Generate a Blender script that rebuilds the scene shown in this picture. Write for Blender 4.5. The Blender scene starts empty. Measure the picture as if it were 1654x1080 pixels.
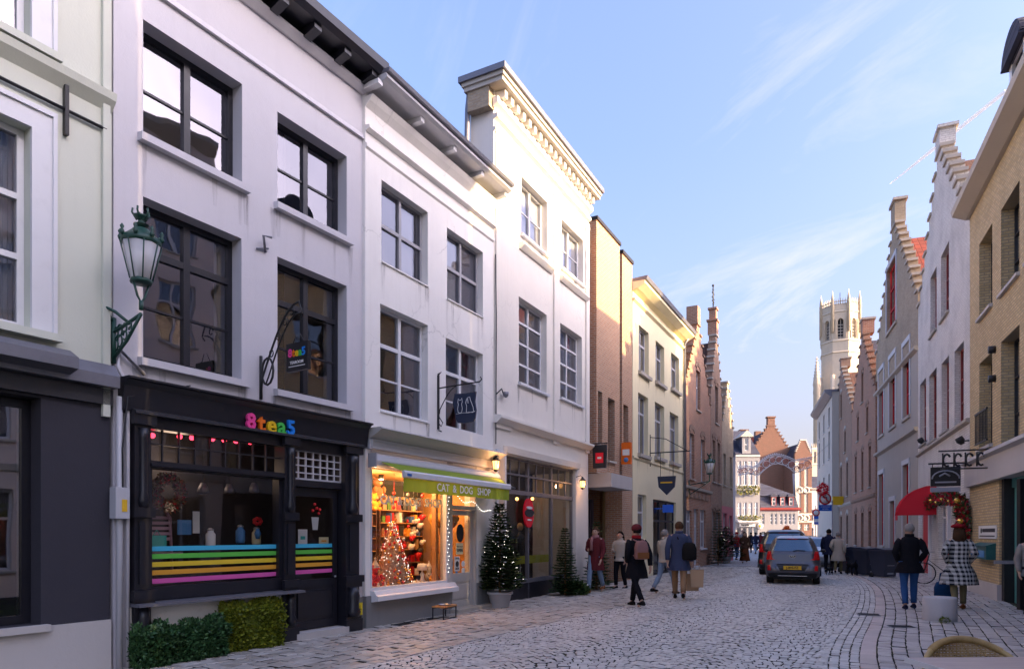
import bpy, math, random
from mathutils import Vector, Matrix
R = math.radians
rnd = random.Random(11)
S = bpy.context.scene
COL = S.collection
# ---------------------------------------------------------------- camera
cam = bpy.data.cameras.new('camera'); cam_o = bpy.data.objects.new('camera', cam); COL.objects.link(cam_o)
cam.lens = 24.0; cam.sensor_width = 36; cam.shift_y = 322/1654; cam.clip_start = .05; cam.clip_end = 20000
cam_o.location = (0, 0, 1.6); cam_o.rotation_euler = (R(90), 0, 0); S.camera = cam_o
# ---------------------------------------------------------------- light
SUN_DIR = Vector((1, -.42, 0)).normalized(); SUN_EL = R(18)
SD = Vector((SUN_DIR.x*math.cos(SUN_EL), SUN_DIR.y*math.cos(SUN_EL), math.sin(SUN_EL)))
sl = bpy.data.lights.new('sun', 'SUN'); sl.energy = 2.2; sl.angle = R(.6); sl.color = (1, .70, .36)
so = bpy.data.objects.new('sun', sl); COL.objects.link(so); so.rotation_euler = SD.to_track_quat('Z', 'Y').to_euler()
wd = bpy.data.worlds.new('World'); S.world = wd; wd.use_nodes = True
nt = wd.node_tree; nd = nt.nodes; lk = nt.links
for n in list(nd): nd.remove(n)
def N(t, **k):
    n = nd.new(t)
    for a, b in k.items():
        if a[0] == '_': n.inputs[a[1:].replace('_', ' ')].default_value = b
        else: setattr(n, a, b)
    return n
out = N('ShaderNodeOutputWorld'); bg = N('ShaderNodeBackground', _Strength=.14)
sky = N('ShaderNodeTexSky', sky_type='NISHITA'); sky.sun_disc = False; sky.sun_elevation = SUN_EL
sky.sun_rotation = math.atan2(SUN_DIR.x, SUN_DIR.y); sky.air_density = 1.0; sky.dust_density = 10.0; sky.ozone_density = 4.5
tc = N('ShaderNodeTexCoord')
# thin high cloud: stretched noise on the sky's own directions, more of it low down and to the bright side
sep = N('ShaderNodeSeparateXYZ'); lk.new(tc.outputs['Generated'], sep.inputs[0])
def M(op, a, b=None, c=None, clamp=False):
    m = N('ShaderNodeMath', operation=op); m.use_clamp = clamp
    for i, v in enumerate((a, b, c)):
        if v is None: continue
        if isinstance(v, (int, float)): m.inputs[i].default_value = v
        else: lk.new(v, m.inputs[i])
    return m.outputs[0]
zz = M('ADD', M('MAXIMUM', sep.outputs['Z'], 0.0), .18)
px_ = M('DIVIDE', sep.outputs['X'], zz); py_ = M('DIVIDE', sep.outputs['Y'], zz)
cmb = N('ShaderNodeCombineXYZ'); lk.new(px_, cmb.inputs[0]); lk.new(py_, cmb.inputs[1])
m0 = N('ShaderNodeMapping'); m0.inputs['Rotation'].default_value = (0, 0, R(-118)); lk.new(cmb.outputs[0], m0.inputs['Vector'])
mp = N('ShaderNodeMapping'); mp.inputs['Scale'].default_value = (.5, 1.7, 1); mp.inputs['Location'].default_value = (.7, 2.2, 0)
lk.new(m0.outputs[0], mp.inputs['Vector'])
no = N('ShaderNodeTexNoise', _Scale=1.15, _Detail=10.0, _Roughness=.66, _Distortion=1.3); lk.new(mp.outputs[0], no.inputs['Vector'])
no2 = N('ShaderNodeTexNoise', _Scale=.55, _Detail=3.0, _Roughness=.5); lk.new(cmb.outputs[0], no2.inputs['Vector'])
c1 = M('MULTIPLY_ADD', no.outputs['Fac'], 4.2, -2.15, True)
c2 = M('MULTIPLY_ADD', no2.outputs['Fac'], 3.0, -1.0, True)
wisps = M('MULTIPLY', c1, c2)
low = M('POWER', M('SUBTRACT', 1.0, M('MAXIMUM', sep.outputs['Z'], 0.0), None, True), 5.0)
hz = M('MULTIPLY', low, .85)
fac = M('MAXIMUM', M('MULTIPLY_ADD', wisps, .85, .03), hz, None, True)
cloud = N('ShaderNodeRGB'); cloud.outputs[0].default_value = (1.34, 1.27, 1.36, 1)
tint = N('ShaderNodeMix', data_type='RGBA', blend_type='MULTIPLY'); tint.inputs['Factor'].default_value = 1
tint.inputs['B'].default_value = (.90, .79, .85, 1)
lk.new(sky.outputs[0], tint.inputs['A'])
mx = N('ShaderNodeMix', data_type='RGBA'); lk.new(fac, mx.inputs['Factor']); lk.new(tint.outputs['Result'], mx.inputs['A']); lk.new(cloud.outputs[0], mx.inputs['B'])
lk.new(mx.outputs['Result'], bg.inputs['Color']); lk.new(bg.outputs[0], out.inputs[0])
vs = S.view_settings; vs.view_transform = 'Standard'; vs.look = 'None'; vs.exposure = 2.65; vs.gamma = 1; vs.use_curve_mapping = False
S.cycles.max_bounces = 6; S.cycles.diffuse_bounces = 3; S.cycles.glossy_bounces = 3; S.cycles.transmission_bounces = 4; S.cycles.transparent_max_bounces = 10
S.cycles.caustics_reflective = False; S.cycles.caustics_refractive = False; S.cycles.sample_clamp_indirect = 6

# ---------------------------------------------------------------- materials
MATS = {}
def srgb(h):
    h = h.lstrip('#'); v = [int(h[i:i+2], 16)/255 for i in (0, 2, 4)]
    return tuple(c/12.92 if c <= .04045 else ((c+.055)/1.055)**2.4 for c in v)
class NT:
    def __init__(s, m): s.m = m; s.t = m.node_tree; s.bs = s.t.nodes['Principled BSDF']; s.tc = s.t.nodes.new('ShaderNodeTexCoord')
    def n(s, t, ins=None, **k):
        x = s.t.nodes.new(t)
        for a, b in k.items(): setattr(x, a, b)
        for a, b in (ins or {}).items():
            if isinstance(b, bpy.types.NodeSocket): s.t.links.new(b, x.inputs[a])
            else: x.inputs[a].default_value = b
        return x
    def math(s, op, a, b=0.0, c=0.0, clamp=False):
        x = s.n('ShaderNodeMath', {0: a, 1: b, 2: c}, operation=op); x.use_clamp = clamp; return x.outputs[0]
    def noise(s, scale, detail=3, rough=.55, vec=None, dist=0.0):
        return s.n('ShaderNodeTexNoise', {'Vector': vec or s.tc.outputs['Object'], 'Scale': scale, 'Detail': detail, 'Roughness': rough, 'Distortion': dist}).outputs['Fac']
    def vmap(s, sc=(1, 1, 1), rot=(0, 0, 0), src=None):
        return s.n('ShaderNodeMapping', {'Vector': src or s.tc.outputs['Object'], 'Scale': sc, 'Rotation': rot}).outputs[0]
    def mix(s, f, a, b, bt='MIX'):
        x = s.n('ShaderNodeMix', {'Factor': f, 'A': a, 'B': b}, data_type='RGBA', blend_type=bt) if False else s.t.nodes.new('ShaderNodeMix')
        x.data_type = 'RGBA'; x.blend_type = bt
        for sock, v in ((x.inputs[0], f), (x.inputs[6], a), (x.inputs[7], b)):
            if isinstance(v, bpy.types.NodeSocket): s.t.links.new(v, sock)
            elif isinstance(v, (int, float)): sock.default_value = v
            else: sock.default_value = (*v[:3], 1)
        return x.outputs[2]
    def ramp(s, f, lo, hi):
        return s.n('ShaderNodeMapRange', {0: f, 1: lo, 2: hi, 3: 0.0, 4: 1.0}).outputs[0]
    def col(s, v): s.t.links.new(v, s.bs.inputs['Base Color'])
    def bump(s, h, st=.3, d=.01):
        b = s.n('ShaderNodeBump', {'Height': h, 'Strength': st, 'Distance': d}); s.t.links.new(b.outputs[0], s.bs.inputs['Normal'])
def new(name, col=(.5, .5, .5), rough=.6, metal=0.0, spec=.5):
    m = bpy.data.materials.new(name); m.use_nodes = True; m.diffuse_color = (*col, 1)
    t = NT(m); t.bs.inputs['Base Color'].default_value = (*col, 1); t.bs.inputs['Roughness'].default_value = rough
    t.bs.inputs['Metallic'].default_value = metal; t.bs.inputs['Specular IOR Level'].default_value = spec
    MATS[name] = m; return m, t
def dk(c, f): return tuple(x*f for x in c)
def plaster(name, col, dirt=.5, rough=.85, streak=.5, bump=.25, patch=(.55, .53, .5), crack=0.0):
    m, t = new(name, col, rough, spec=.25)
    n1 = t.noise(.7, 6, .6); n2 = t.math('ADD', t.math('MULTIPLY', t.noise(1.0, 5, .65, t.vmap((5, 5, .4))), .6), t.math('MULTIPLY', t.noise(.45, 3), .4))
    c = t.mix(t.math('MULTIPLY', t.ramp(n1, .42, .75), .22*dirt), col, dk(col, .72))
    c = t.mix(t.math('MULTIPLY', t.ramp(n2, .52, .8), .4*streak), c, tuple(a*b for a, b in zip(col, patch)))
    if crack:
        wv = t.n('ShaderNodeVectorMath', {0: t.tc.outputs['Object'], 1: t.n('ShaderNodeTexNoise', {'Vector': t.tc.outputs['Object'], 'Scale': 1.6, 'Detail': 5.0}).outputs['Color']}, operation='ADD').outputs[0]
        vr = t.n('ShaderNodeTexVoronoi', {'Vector': wv, 'Scale': .8}, feature='DISTANCE_TO_EDGE').outputs['Distance']
        c = t.mix(t.math('MULTIPLY', t.math('SUBTRACT', 1.0, t.ramp(vr, .0, .012)), t.math('MULTIPLY', t.ramp(t.noise(.5, 2), .5, .6), .45*crack)), c, dk(col, .45))
    n3 = t.noise(9, 8, .7); c = t.mix(t.math('MULTIPLY', t.ramp(n3, .62, .72), .25*dirt), c, dk(col, .6))
    t.col(c); t.bump(t.math('ADD', t.noise(3.0, 4, .5), t.math('MULTIPLY', t.noise(45, 3, .6), .25)), bump, .03); return m
def brick(name, c1, c2, mortar, bw=.22, rh=.07, mo=.011, bump=.5, stain=.5, zone=None):
    m, t = new(name, c1, .9, spec=.2)
    sp = t.n('ShaderNodeSeparateXYZ', {0: t.tc.outputs['Object']})
    v = t.n('ShaderNodeCombineXYZ', {0: t.math('ADD', sp.outputs[0], sp.outputs[1]), 1: sp.outputs[2]}).outputs[0]
    b = t.n('ShaderNodeTexBrick', {'Vector': v, 'Color1': (*c1, 1), 'Color2': (*c2, 1), 'Mortar': (*mortar, 1), 'Scale': 1.0, 'Mortar Size': mo, 'Mortar Smooth': .2, 'Bias': -.1, 'Brick Width': bw, 'Row Height': rh})
    n1 = t.noise(.8, 5, .6); n2 = t.noise(14, 4, .6, t.vmap((1, 1, 2.2)))
    c = t.mix(t.math('MULTIPLY', t.ramp(n2, .38, .72), .55), b.outputs['Color'], t.mix(.5, dk(c2, .5), dk(c1, .6)))
    c = t.mix(t.math('MULTIPLY', t.ramp(n1, .45, .75), .55*stain), c, dk(mortar, .45))
    t.col(c); t.bump(t.math('ADD', t.math('MULTIPLY', b.outputs['Fac'], -1.0), t.math('MULTIPLY', t.noise(40, 3), .4)), bump, .012); return m
def paint(name, col, rough=.45, wear=.3, metal=0.0, sc=6.0):
    m, t = new(name, col, rough, metal)
    n1 = t.noise(sc, 6, .65)
    t.col(t.mix(t.math('MULTIPLY', t.ramp(n1, .5, .8), wear), col, tuple(c*.55+.02 for c in col)))
    r = t.math('MULTIPLY_ADD', t.noise(sc*3, 3), .25, rough-.1); t.t.links.new(r, t.bs.inputs['Roughness']); t.bump(t.noise(sc*8, 3), .08, .005); return m
def emit(name, col, st):
    m, t = new(name, col, .5); t.bs.inputs['Emission Color'].default_value = (*col, 1); t.bs.inputs['Emission Strength'].default_value = st; return m
def glass(name, tintc=(.9, .93, .95), refl=1.0, ior=1.52, wav=.03, gc=(.95, .96, 1, 1)):
    m = bpy.data.materials.new(name); m.use_nodes = True; t = m.node_tree; t.nodes.clear()
    o = t.nodes.new('ShaderNodeOutputMaterial'); tr = t.nodes.new('ShaderNodeBsdfTransparent'); tr.inputs[0].default_value = (*tintc, 1)
    g = t.nodes.new('ShaderNodeBsdfGlossy'); g.inputs['Roughness'].default_value = .015; g.inputs[0].default_value = gc
    f = t.nodes.new('ShaderNodeFresnel'); f.inputs['IOR'].default_value = ior
    ma = t.nodes.new('ShaderNodeMath'); ma.operation = 'MULTIPLY_ADD'; ma.inputs[1].default_value = refl; ma.inputs[2].default_value = .06*refl; ma.use_clamp = True
    tcn = t.nodes.new('ShaderNodeTexCoord'); nn = t.nodes.new('ShaderNodeTexNoise'); nn.inputs['Scale'].default_value = 1.6; nn.inputs['Detail'].default_value = 1
    bp = t.nodes.new('ShaderNodeBump'); bp.inputs['Strength'].default_value = wav; bp.inputs['Distance'].default_value = .06
    t.links.new(tcn.outputs['Object'], nn.inputs['Vector']); t.links.new(nn.outputs['Fac'], bp.inputs['Height']); t.links.new(bp.outputs[0], g.inputs['Normal'])
    mxs = t.nodes.new('ShaderNodeMixShader'); t.links.new(f.outputs[0], ma.inputs[0]); t.links.new(ma.outputs[0], mxs.inputs[0])
    t.links.new(tr.outputs[0], mxs.inputs[1]); t.links.new(g.outputs[0], mxs.inputs[2]); t.links.new(mxs.outputs[0], o.inputs[0])
    MATS[name] = m; return m
def stone(name, cols, rough=.75, sc=18.0, attr=True):
    m, t = new(name, cols[0], rough, spec=.35)
    a = t.n('ShaderNodeAttribute', attribute_name='tone').outputs['Fac'] if attr else t.noise(1.5, 2)
    rp = t.n('ShaderNodeValToRGB', {0: a}); e = rp.color_ramp.elements
    while len(e) < len(cols): e.new(.5)
    for i, c in enumerate(cols): e[i].position = i/(len(cols)-1); e[i].color = (*c, 1)
    W_ = t.tc.outputs['Object']
    g = t.n('ShaderNodeNewGeometry').outputs['Position']
    n1 = t.noise(sc*2.5, 6, .7, g); n2 = t.noise(.9, 4, .6, g)
    c = t.mix(t.math('MULTIPLY', t.ramp(n1, .4, .75), .3), rp.outputs[0], dk(cols[0], .55))
    c = t.mix(t.math('MULTIPLY', t.ramp(n2, .5, .75), .25), c, (.24, .23, .21))
    t.col(c); t.bump(n1, .35, .006)
    t.t.links.new(t.math('MULTIPLY_ADD', t.noise(5, 3, .6, g), .5, rough-.3), t.bs.inputs['Roughness']); return m
def leafm(name, cols):
    m, t = new(name, cols[0], .5, spec=.4)
    a = t.n('ShaderNodeAttribute', attribute_name='tone').outputs['Fac']
    rp = t.n('ShaderNodeValToRGB', {0: a}); e = rp.color_ramp.elements
    while len(e) < len(cols): e.new(.5)
    for i, c in enumerate(cols): e[i].position = i/(len(cols)-1); e[i].color = (*c, 1)
    t.col(rp.outputs[0]); return m
def tiles(name, c1, c2, sx=.24, sz=.30):
    m, t = new(name, c1, .8, spec=.25)
    g = t.tc.outputs['Object']; sp = t.n('ShaderNodeSeparateXYZ', {0: g})
    v = t.n('ShaderNodeCombineXYZ', {0: t.math('ADD', sp.outputs[1], 0.0), 1: sp.outputs[2]}).outputs[0]
    b = t.n('ShaderNodeTexBrick', {'Vector': v, 'Color1': (*c1, 1), 'Color2': (*c2, 1), 'Mortar': (*dk(c1, .35), 1), 'Scale': 1.0, 'Mortar Size': .02, 'Mortar Smooth': .8, 'Brick Width': sx, 'Row Height': sz, 'Bias': 0.0}); b.offset = 0
    t.col(t.mix(t.math('MULTIPLY', t.ramp(t.noise(1.2, 5), .45, .7), .5), b.outputs['Color'], dk(c2, .4)))
    t.bump(t.math('MULTIPLY', b.outputs['Fac'], -1.0), .7, .04); return m

# ---------------------------------------------------------------- mesh builder
class MB:
    def __init__(s): s.v = []; s.f = []; s.t = []; s.tone = 0.5; s.sm = []; s.mi = {}; s.mat2 = None
    def add(s, vs, fs, smooth=False):
        n = len(s.v); s.v += [tuple(v) for v in vs]
        for f in fs: s.f.append([n+i for i in f]); s.t.append(s.tone); s.sm.append(smooth)
        return s
    def box(s, x0, x1, y0, y1, z0, z1):
        if x0 > x1: x0, x1 = x1, x0
        if y0 > y1: y0, y1 = y1, y0
        if z0 > z1: z0, z1 = z1, z0
        return s.add([(x0, y0, z0), (x1, y0, z0), (x1, y1, z0), (x0, y1, z0), (x0, y0, z1), (x1, y0, z1), (x1, y1, z1), (x0, y1, z1)],
                     [(0, 3, 2, 1), (4, 5, 6, 7), (0, 1, 5, 4), (1, 2, 6, 5), (2, 3, 7, 6), (3, 0, 4, 7)])
    def xbox(s, mat, hx, hy, hz):
        vs = [mat @ Vector((a*hx, b*hy, c*hz)) for a, b, c in ((-1, -1, -1), (1, -1, -1), (1, 1, -1), (-1, 1, -1), (-1, -1, 1), (1, -1, 1), (1, 1, 1), (-1, 1, 1))]
        return s.add(vs, [(0, 3, 2, 1), (4, 5, 6, 7), (0, 1, 5, 4), (1, 2, 6, 5), (2, 3, 7, 6), (3, 0, 4, 7)])
    def ex(s, prof, u0, u1):
        """profile of (y,z) points swept along local x"""
        n = len(prof); vs = [(u0, y, z) for y, z in prof]+[(u1, y, z) for y, z in prof]
        fs = [(i, (i+1) % n, n+(i+1) % n, n+i) for i in range(n)]+[tuple(range(n))[::-1], tuple(range(n, 2*n))]
        return s.add(vs, fs)
    def prism(s, poly, y0, y1):
        """polygon of (x,z) extruded along y"""
        n = len(poly); vs = [(x, y0, z) for x, z in poly]+[(x, y1, z) for x, z in poly]
        return s.add(vs, [(i, n+i, n+(i+1) % n, (i+1) % n) for i in range(n)]+[tuple(range(n)), tuple(range(n, 2*n))[::-1]])
    def zprism(s, poly, z0, z1):
        n = len(poly); vs = [(x, y, z0) for x, y in poly]+[(x, y, z1) for x, y in poly]
        return s.add(vs, [(i, (i+1) % n, n+(i+1) % n, n+i) for i in range(n)]+[tuple(range(n))[::-1], tuple(range(n, 2*n))])
    def tube(s, pts, r, n=8, cap=True, closed=False):
        pts = [Vector(p) for p in pts]; rs = r if isinstance(r, (list, tuple)) else [r]*len(pts)
        vs = []; up = None
        for i, p in enumerate(pts):
            a = pts[i-1] if (i or closed) else p; b = pts[(i+1) % len(pts)] if (i+1 < len(pts) or closed) else p
            d = (b-a).normalized() if (b-a).length > 1e-9 else Vector((0, 0, 1))
            if up is None: up = Vector((0, 0, 1)) if abs(d.z) < .9 else Vector((1, 0, 0))
            x = d.cross(up)
            if x.length < 1e-4: x = d.cross(Vector((1, 0, 0)))
            x.normalize(); y = x.cross(d).normalized(); up = y
            for k in range(n):
                t = 2*math.pi*k/n; vs.append(p+x*math.cos(t)*rs[i]+y*math.sin(t)*rs[i])
        m = len(pts); fs = []
        for i in range(m if closed else m-1):
            j = (i+1) % m
            for k in range(n): fs.append((i*n+k, i*n+(k+1) % n, j*n+(k+1) % n, j*n+k))
        if cap and not closed: fs += [tuple(range(n))[::-1], tuple((m-1)*n+k for k in range(n))]
        return s.add(vs, fs, True)
    def lathe(s, prof, c=(0, 0, 0), n=16, ax='z', sx=1, sy=1):
        vs = []
        for r, z in prof:
            for k in range(n):
                t = 2*math.pi*k/n; x, y = r*math.cos(t)*sx, r*math.sin(t)*sy
                q = (x, y, z) if ax == 'z' else ((z, x, y) if ax == 'x' else (x, z, y))
                vs.append((c[0]+q[0], c[1]+q[1], c[2]+q[2]))
        fs = [(i*n+k, i*n+(k+1) % n, (i+1)*n+(k+1) % n, (i+1)*n+k) for i in range(len(prof)-1) for k in range(n)]
        fs += [tuple(range(n))[::-1], tuple((len(prof)-1)*n+k for k in range(n))]
        return s.add(vs, fs, True)
    def ball(s, c, r, n=10, sz=1.0, sx=1.0, sy=1.0):
        m = max(4, n//2); return s.lathe([(max(1e-4, r*math.sin(math.pi*i/m)), -r*sz*math.cos(math.pi*i/m)) for i in range(m+1)], c, n, sx=sx, sy=sy)
    def ico(s, c, r):
        c = Vector(c); vs = [c+Vector(d)*r for d in ((1, 0, 0), (-1, 0, 0), (0, 1, 0), (0, -1, 0), (0, 0, 1), (0, 0, -1))]
        return s.add(vs, [(0, 2, 4), (2, 1, 4), (1, 3, 4), (3, 0, 4), (2, 0, 5), (1, 2, 5), (3, 1, 5), (0, 3, 5)], True)
    def quad(s, a, b, c, d): return s.add([a, b, c, d], [(0, 1, 2, 3)])
    def build(s, name, mat, parent=None, kind=None):
        me = bpy.data.meshes.new(name); me.from_pydata(s.v, [], s.f)
        me.polygons.foreach_set('use_smooth', s.sm)
        at = me.attributes.new('tone', 'FLOAT', 'FACE'); at.data.foreach_set('value', s.t)
        if mat is not None: me.materials.append(mat if not isinstance(mat, str) else MATS[mat])
        if s.mi:
            me.materials.append(MATS[s.mat2])
            for i_ in s.mi: me.polygons[i_].material_index = 1
        me.update(); return link(name, me, parent, kind)
def link(name, me, parent=None, kind=None):
    o = bpy.data.objects.new(name, me); COL.objects.link(o)
    if parent is not None: o.parent = parent
    if kind: o['kind'] = kind
    return o
def tag(o, label=None, cat=None, group=None, kind=None):
    if label: o['label'] = label
    if cat: o['category'] = cat
    if group: o['group'] = group
    if kind: o['kind'] = kind
    return o
def thing(name, loc, rz=0.0, label=None, cat=None, group=None):
    o = bpy.data.objects.new(name, None); COL.objects.link(o); o.location = loc; o.rotation_euler = (0, 0, rz)
    o.empty_display_size = .2
    return tag(o, label, cat, group)
def kids(o): return [c for c in bpy.data.objects if c.parent == o]
def copy_tree(o, parent=None, _m=None):
    if _m is None:
        _m = {}
        for c in bpy.data.objects:
            if c.parent: _m.setdefault(c.parent.name, []).append(c)
    c = o.copy(); COL.objects.link(c)
    if parent is not None: c.parent = parent
    for ch in _m.get(o.name, []): copy_tree(ch, c, _m)
    return c
def box(name, mat, parent, x0, x1, y0, y1, z0, z1, kind=None): return MB().box(x0, x1, y0, y1, z0, z1).build(name, mat, parent, kind)
def text(name, st, size, mat, parent, loc, ex=.01, off=0.0, rot=(R(90), 0, 0), align='CENTER', sx=1.0, space=1.0):
    cu = bpy.data.curves.new(name, 'FONT'); cu.body = st; cu.size = size; cu.extrude = ex; cu.offset = off; cu.align_x = align; cu.align_y = 'CENTER'; cu.space_character = space; cu.resolution_u = 3
    tmp = bpy.data.objects.new('tmp', cu); COL.objects.link(tmp)
    me = bpy.data.meshes.new_from_object(tmp.evaluated_get(bpy.context.evaluated_depsgraph_get()))
    bpy.data.objects.remove(tmp); me.materials.clear(); me.materials.append(MATS[mat] if isinstance(mat, str) else mat)
    o = link(name, me, parent); o.location = loc; o.rotation_euler = rot; o.scale = (sx, 1, 1); return o

# ---------------------------------------------------------------- pixel ray -> point helpers (used to measure the photograph)
def at(px, py, Y): return Vector(((px-827)/1103*Y, Y, 1.6+(862-py)/1103*Y))
def gr(px, py): Y = 1.6*1103/(py-862); return Vector(((px-827)/1103*Y, Y, 0))
class Fac:
    """a facade plane: line X=a+bY of ground, u runs along it to the image right, local y goes into the house"""
    def __init__(s, vp=None, a=None, px0=0, O=None, d=None):
        if O is None:
            s.b = (vp-827)/1103; Y = 1103*a/(px0-vp); O = (a+s.b*Y, Y); L = math.hypot(s.b, 1)
            d = (s.b/L, 1/L) if a < 0 else (-s.b/L, -1/L)
        s.O = Vector((O[0], O[1])); s.d = Vector(d); s.n = Vector((-d[1], d[0]))
    def p(s, px, py=862, w=0.0):
        r = Vector(((px-827)/1103, 1.0)); O = s.O-s.n*w
        # O + u d = t r
        det = s.d.x*(-r.y)-(-r.x)*s.d.y
        u = ((-O.x)*(-r.y)-(-r.x)*(-O.y))/det; t = (s.d.x*(-O.y)-s.d.y*(-O.x))/det
        return u, 1.6+(862-py)/1103*t
    def rect(s, xl, xr, yt, yb, w=0.0):
        u0, zt = s.p(xl, yt, w); _, zb = s.p(xl, yb, w); u1, _ = s.p(xr, yt, w); return (u0, u1, zb, zt)
    def u(s, px, w=0.0): return s.p(px, 862, w)[0]
    def z(s, px, py, w=0.0): return s.p(px, py, w)[1]
    def world(s, u, w=0.0, z=0.0): q = s.O+s.d*u-s.n*w; return Vector((q.x, q.y, z))
    def root(s, name, label, cat, group=None): return thing(name, (s.O.x, s.O.y, 0), math.atan2(s.d.y, s.d.x), label, cat, group)

STAINS = [False]
# ---------------------------------------------------------------- house pieces
def wall(name, mat, parent, rects, holes=(), depth=.28, y=0.0):
    """front wall made of cells of the given rects minus the holes, with real reveals"""
    us = sorted({round(v, 4) for r in list(rects)+list(holes) for v in r[:2]}); zs = sorted({round(v, 4) for r in list(rects)+list(holes) for v in r[2:]})
    def ins(u, z): return any(r[0] < u < r[1] and r[2] < z < r[3] for r in rects) and not any(h[0] < u < h[1] and h[2] < z < h[3] for h in holes)
    nu, nz = len(us)-1, len(zs)-1
    g = [[ins((us[i]+us[i+1])/2, (zs[j]+zs[j+1])/2) for j in range(nz)] for i in range(nu)]
    b = MB(); y0, y1 = y, y+depth
    for i in range(nu):
        for j in range(nz):
            if not g[i][j]: continue
            a, c, e, f = us[i], us[i+1], zs[j], zs[j+1]
            b.quad((a, y0, e), (c, y0, e), (c, y0, f), (a, y0, f)); b.quad((c, y1, e), (a, y1, e), (a, y1, f), (c, y1, f))
            if i == 0 or not g[i-1][j]: b.quad((a, y1, e), (a, y0, e), (a, y0, f), (a, y1, f))
            if i == nu-1 or not g[i+1][j]: b.quad((c, y0, e), (c, y1, e), (c, y1, f), (c, y0, f))
            if j == 0 or not g[i][j-1]: b.quad((a, y1, e), (c, y1, e), (c, y0, e), (a, y0, e))
            if j == nz-1 or not g[i][j+1]: b.quad((a, y0, f), (c, y0, f), (c, y1, f), (a, y1, f))
    return b.build(name, mat, parent)
def window(B, r, fm, cols=2, rows=(), ft=.06, mt=.045, d=.15, gm='pane_glass', sill=None, sm=None, curtain=None, thin=(), thint=.02, pane=True, sw=.08, sh=.08, name='window', blind_or_reflection=None):
    u0, u1, z0, z1 = r; fr = MB(); e = .003
    fr.box(u0+e, u0+ft, d, d+.07, z0+e, z1-e).box(u1-ft, u1-e, d, d+.07, z0+e, z1-e).box(u0+ft, u1-ft, d, d+.07, z1-ft, z1-e).box(u0+ft, u1-ft, d, d+.07, z0+e, z0+ft)
    cu = [u0+ft+(u1-u0-2*ft)*k/cols for k in range(cols+1)]
    rz = [z0+ft]+[z0+(z1-z0)*k for k in rows]+[z1-ft]
    for c in cu[1:-1]: fr.box(c-mt/2*1.5, c+mt/2*1.5, d-.012, d+.065, z0+ft, z1-ft)
    for z in rz[1:-1]: fr.box(u0+ft, u1-ft, d-.008, d+.06, z-mt/2*1.4, z+mt/2*1.4)
    for k in thin: z = z0+(z1-z0)*k; fr.box(u0+ft, u1-ft, d+.01, d+.05, z-thint/2, z+thint/2)
    f = fr.build(name, fm, B)
    if pane:
        for i in range(cols):
            for j in range(len(rz)-1):
                MB().quad((cu[i], d+.03, rz[j]), (cu[i+1], d+.03, rz[j]), (cu[i+1], d+.03, rz[j+1]), (cu[i], d+.03, rz[j+1])).build('pane', gm, f)
    if sill is not None:
        MB().ex([(-sw, z0-sh), (d+.02, z0-sh), (d+.02, z0-.002), (0, z0-.004), (-sw, z0-.02)], u0-sill, u1+sill).build('sill', sm or fm, f)
    if sill is not None and STAINS[0]:
        b = MB(); rs = random.Random(int(u0*971+z0*37))
        for k in range(5):
            x = rs.choice((u0-sill*.6, u1+sill*.5)) + rs.uniform(-.06, .06) if k < 3 else rs.uniform(u0, u1); w_ = rs.uniform(.02, .07); h_ = rs.uniform(.25, .85); zt = z0-sh-.002
            b.add([(x-w_, -.0025-k*.0004, zt), (x+w_, -.0025-k*.0004, zt), (x+w_*.6, -.0025-k*.0004, zt-h_), (x-w_*.5, -.0025-k*.0004, zt-h_)], [(0, 1, 2, 3)])
        b.build('rain_streak', 'rain_stain', f, 'stuff')
    if curtain:
        c = MB(); n = 14
        for (a, b_) in ((u0, u0+(u1-u0)*curtain[0]), (u1-(u1-u0)*curtain[0], u1)):
            for k in range(n):
                x0 = a+(b_-a)*k/n; x1 = a+(b_-a)*(k+1)/n; ya = d+.16+.03*(k % 2); yb = d+.16+.03*((k+1) % 2)
                c.quad((x0, ya, z0), (x1, yb, z0), (x1, yb, z1), (x0, ya, z1))
        c.build('curtain', curtain[1], f)
    if blind_or_reflection:
        for (a, b_, m_) in blind_or_reflection: MB().box(u0+(u1-u0)*a, u0+(u1-u0)*b_, d+.09, d+.10, z0, z1).build('blind_or_reflection', m_, f)
    return f
def shell(B, u0, u1, zt, depth, side, roof, ridge=2.2, y0=.28, par=True, inner='room_dark', zin=None):
    """side walls, back wall, roof and a dark back of the front rooms"""
    b = MB().box(u0, u0+.25, y0, depth, 0, zt).box(u1-.25, u1, y0, depth, 0, zt).box(u0+.25, u1-.25, depth-.25, depth, 0, zt)
    b.build('side_wall', side, B)
    if par:   # ridge parallel to the street
        MB().ex([(y0-.02, zt+.002), (depth+.2, zt+.002), (depth+.2, zt+.12), ((y0+depth)/2, zt+ridge+.1), (y0-.02, zt+.12)], u0+.003, u1-.003).build('roof', roof, B)
    m = MB().box(u0+.26, u1-.26, 1.7, 1.8, 0, zt-.1)
    m.box(u0+.26, u1-.26, .3, 1.7, zt-.2, zt-.1); m.build('room_wall', inner, B)
def gable_roof(B, u0, u1, ze, zr, y0, depth, roof, mat_gable=None):
    c = (u0+u1)/2
    MB().prism([(u0-.1, ze), (c, zr), (u1+.1, ze), (u1+.1, ze-.12), (c, zr-.14), (u0-.1, ze-.12)], y0, depth).build('roof', roof, B)
    MB().prism([(u0, ze-.12), (u1, ze-.12), (c, zr-.14)], depth-.3, depth-.05).build('rear_gable', mat_gable or roof, B)
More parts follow.
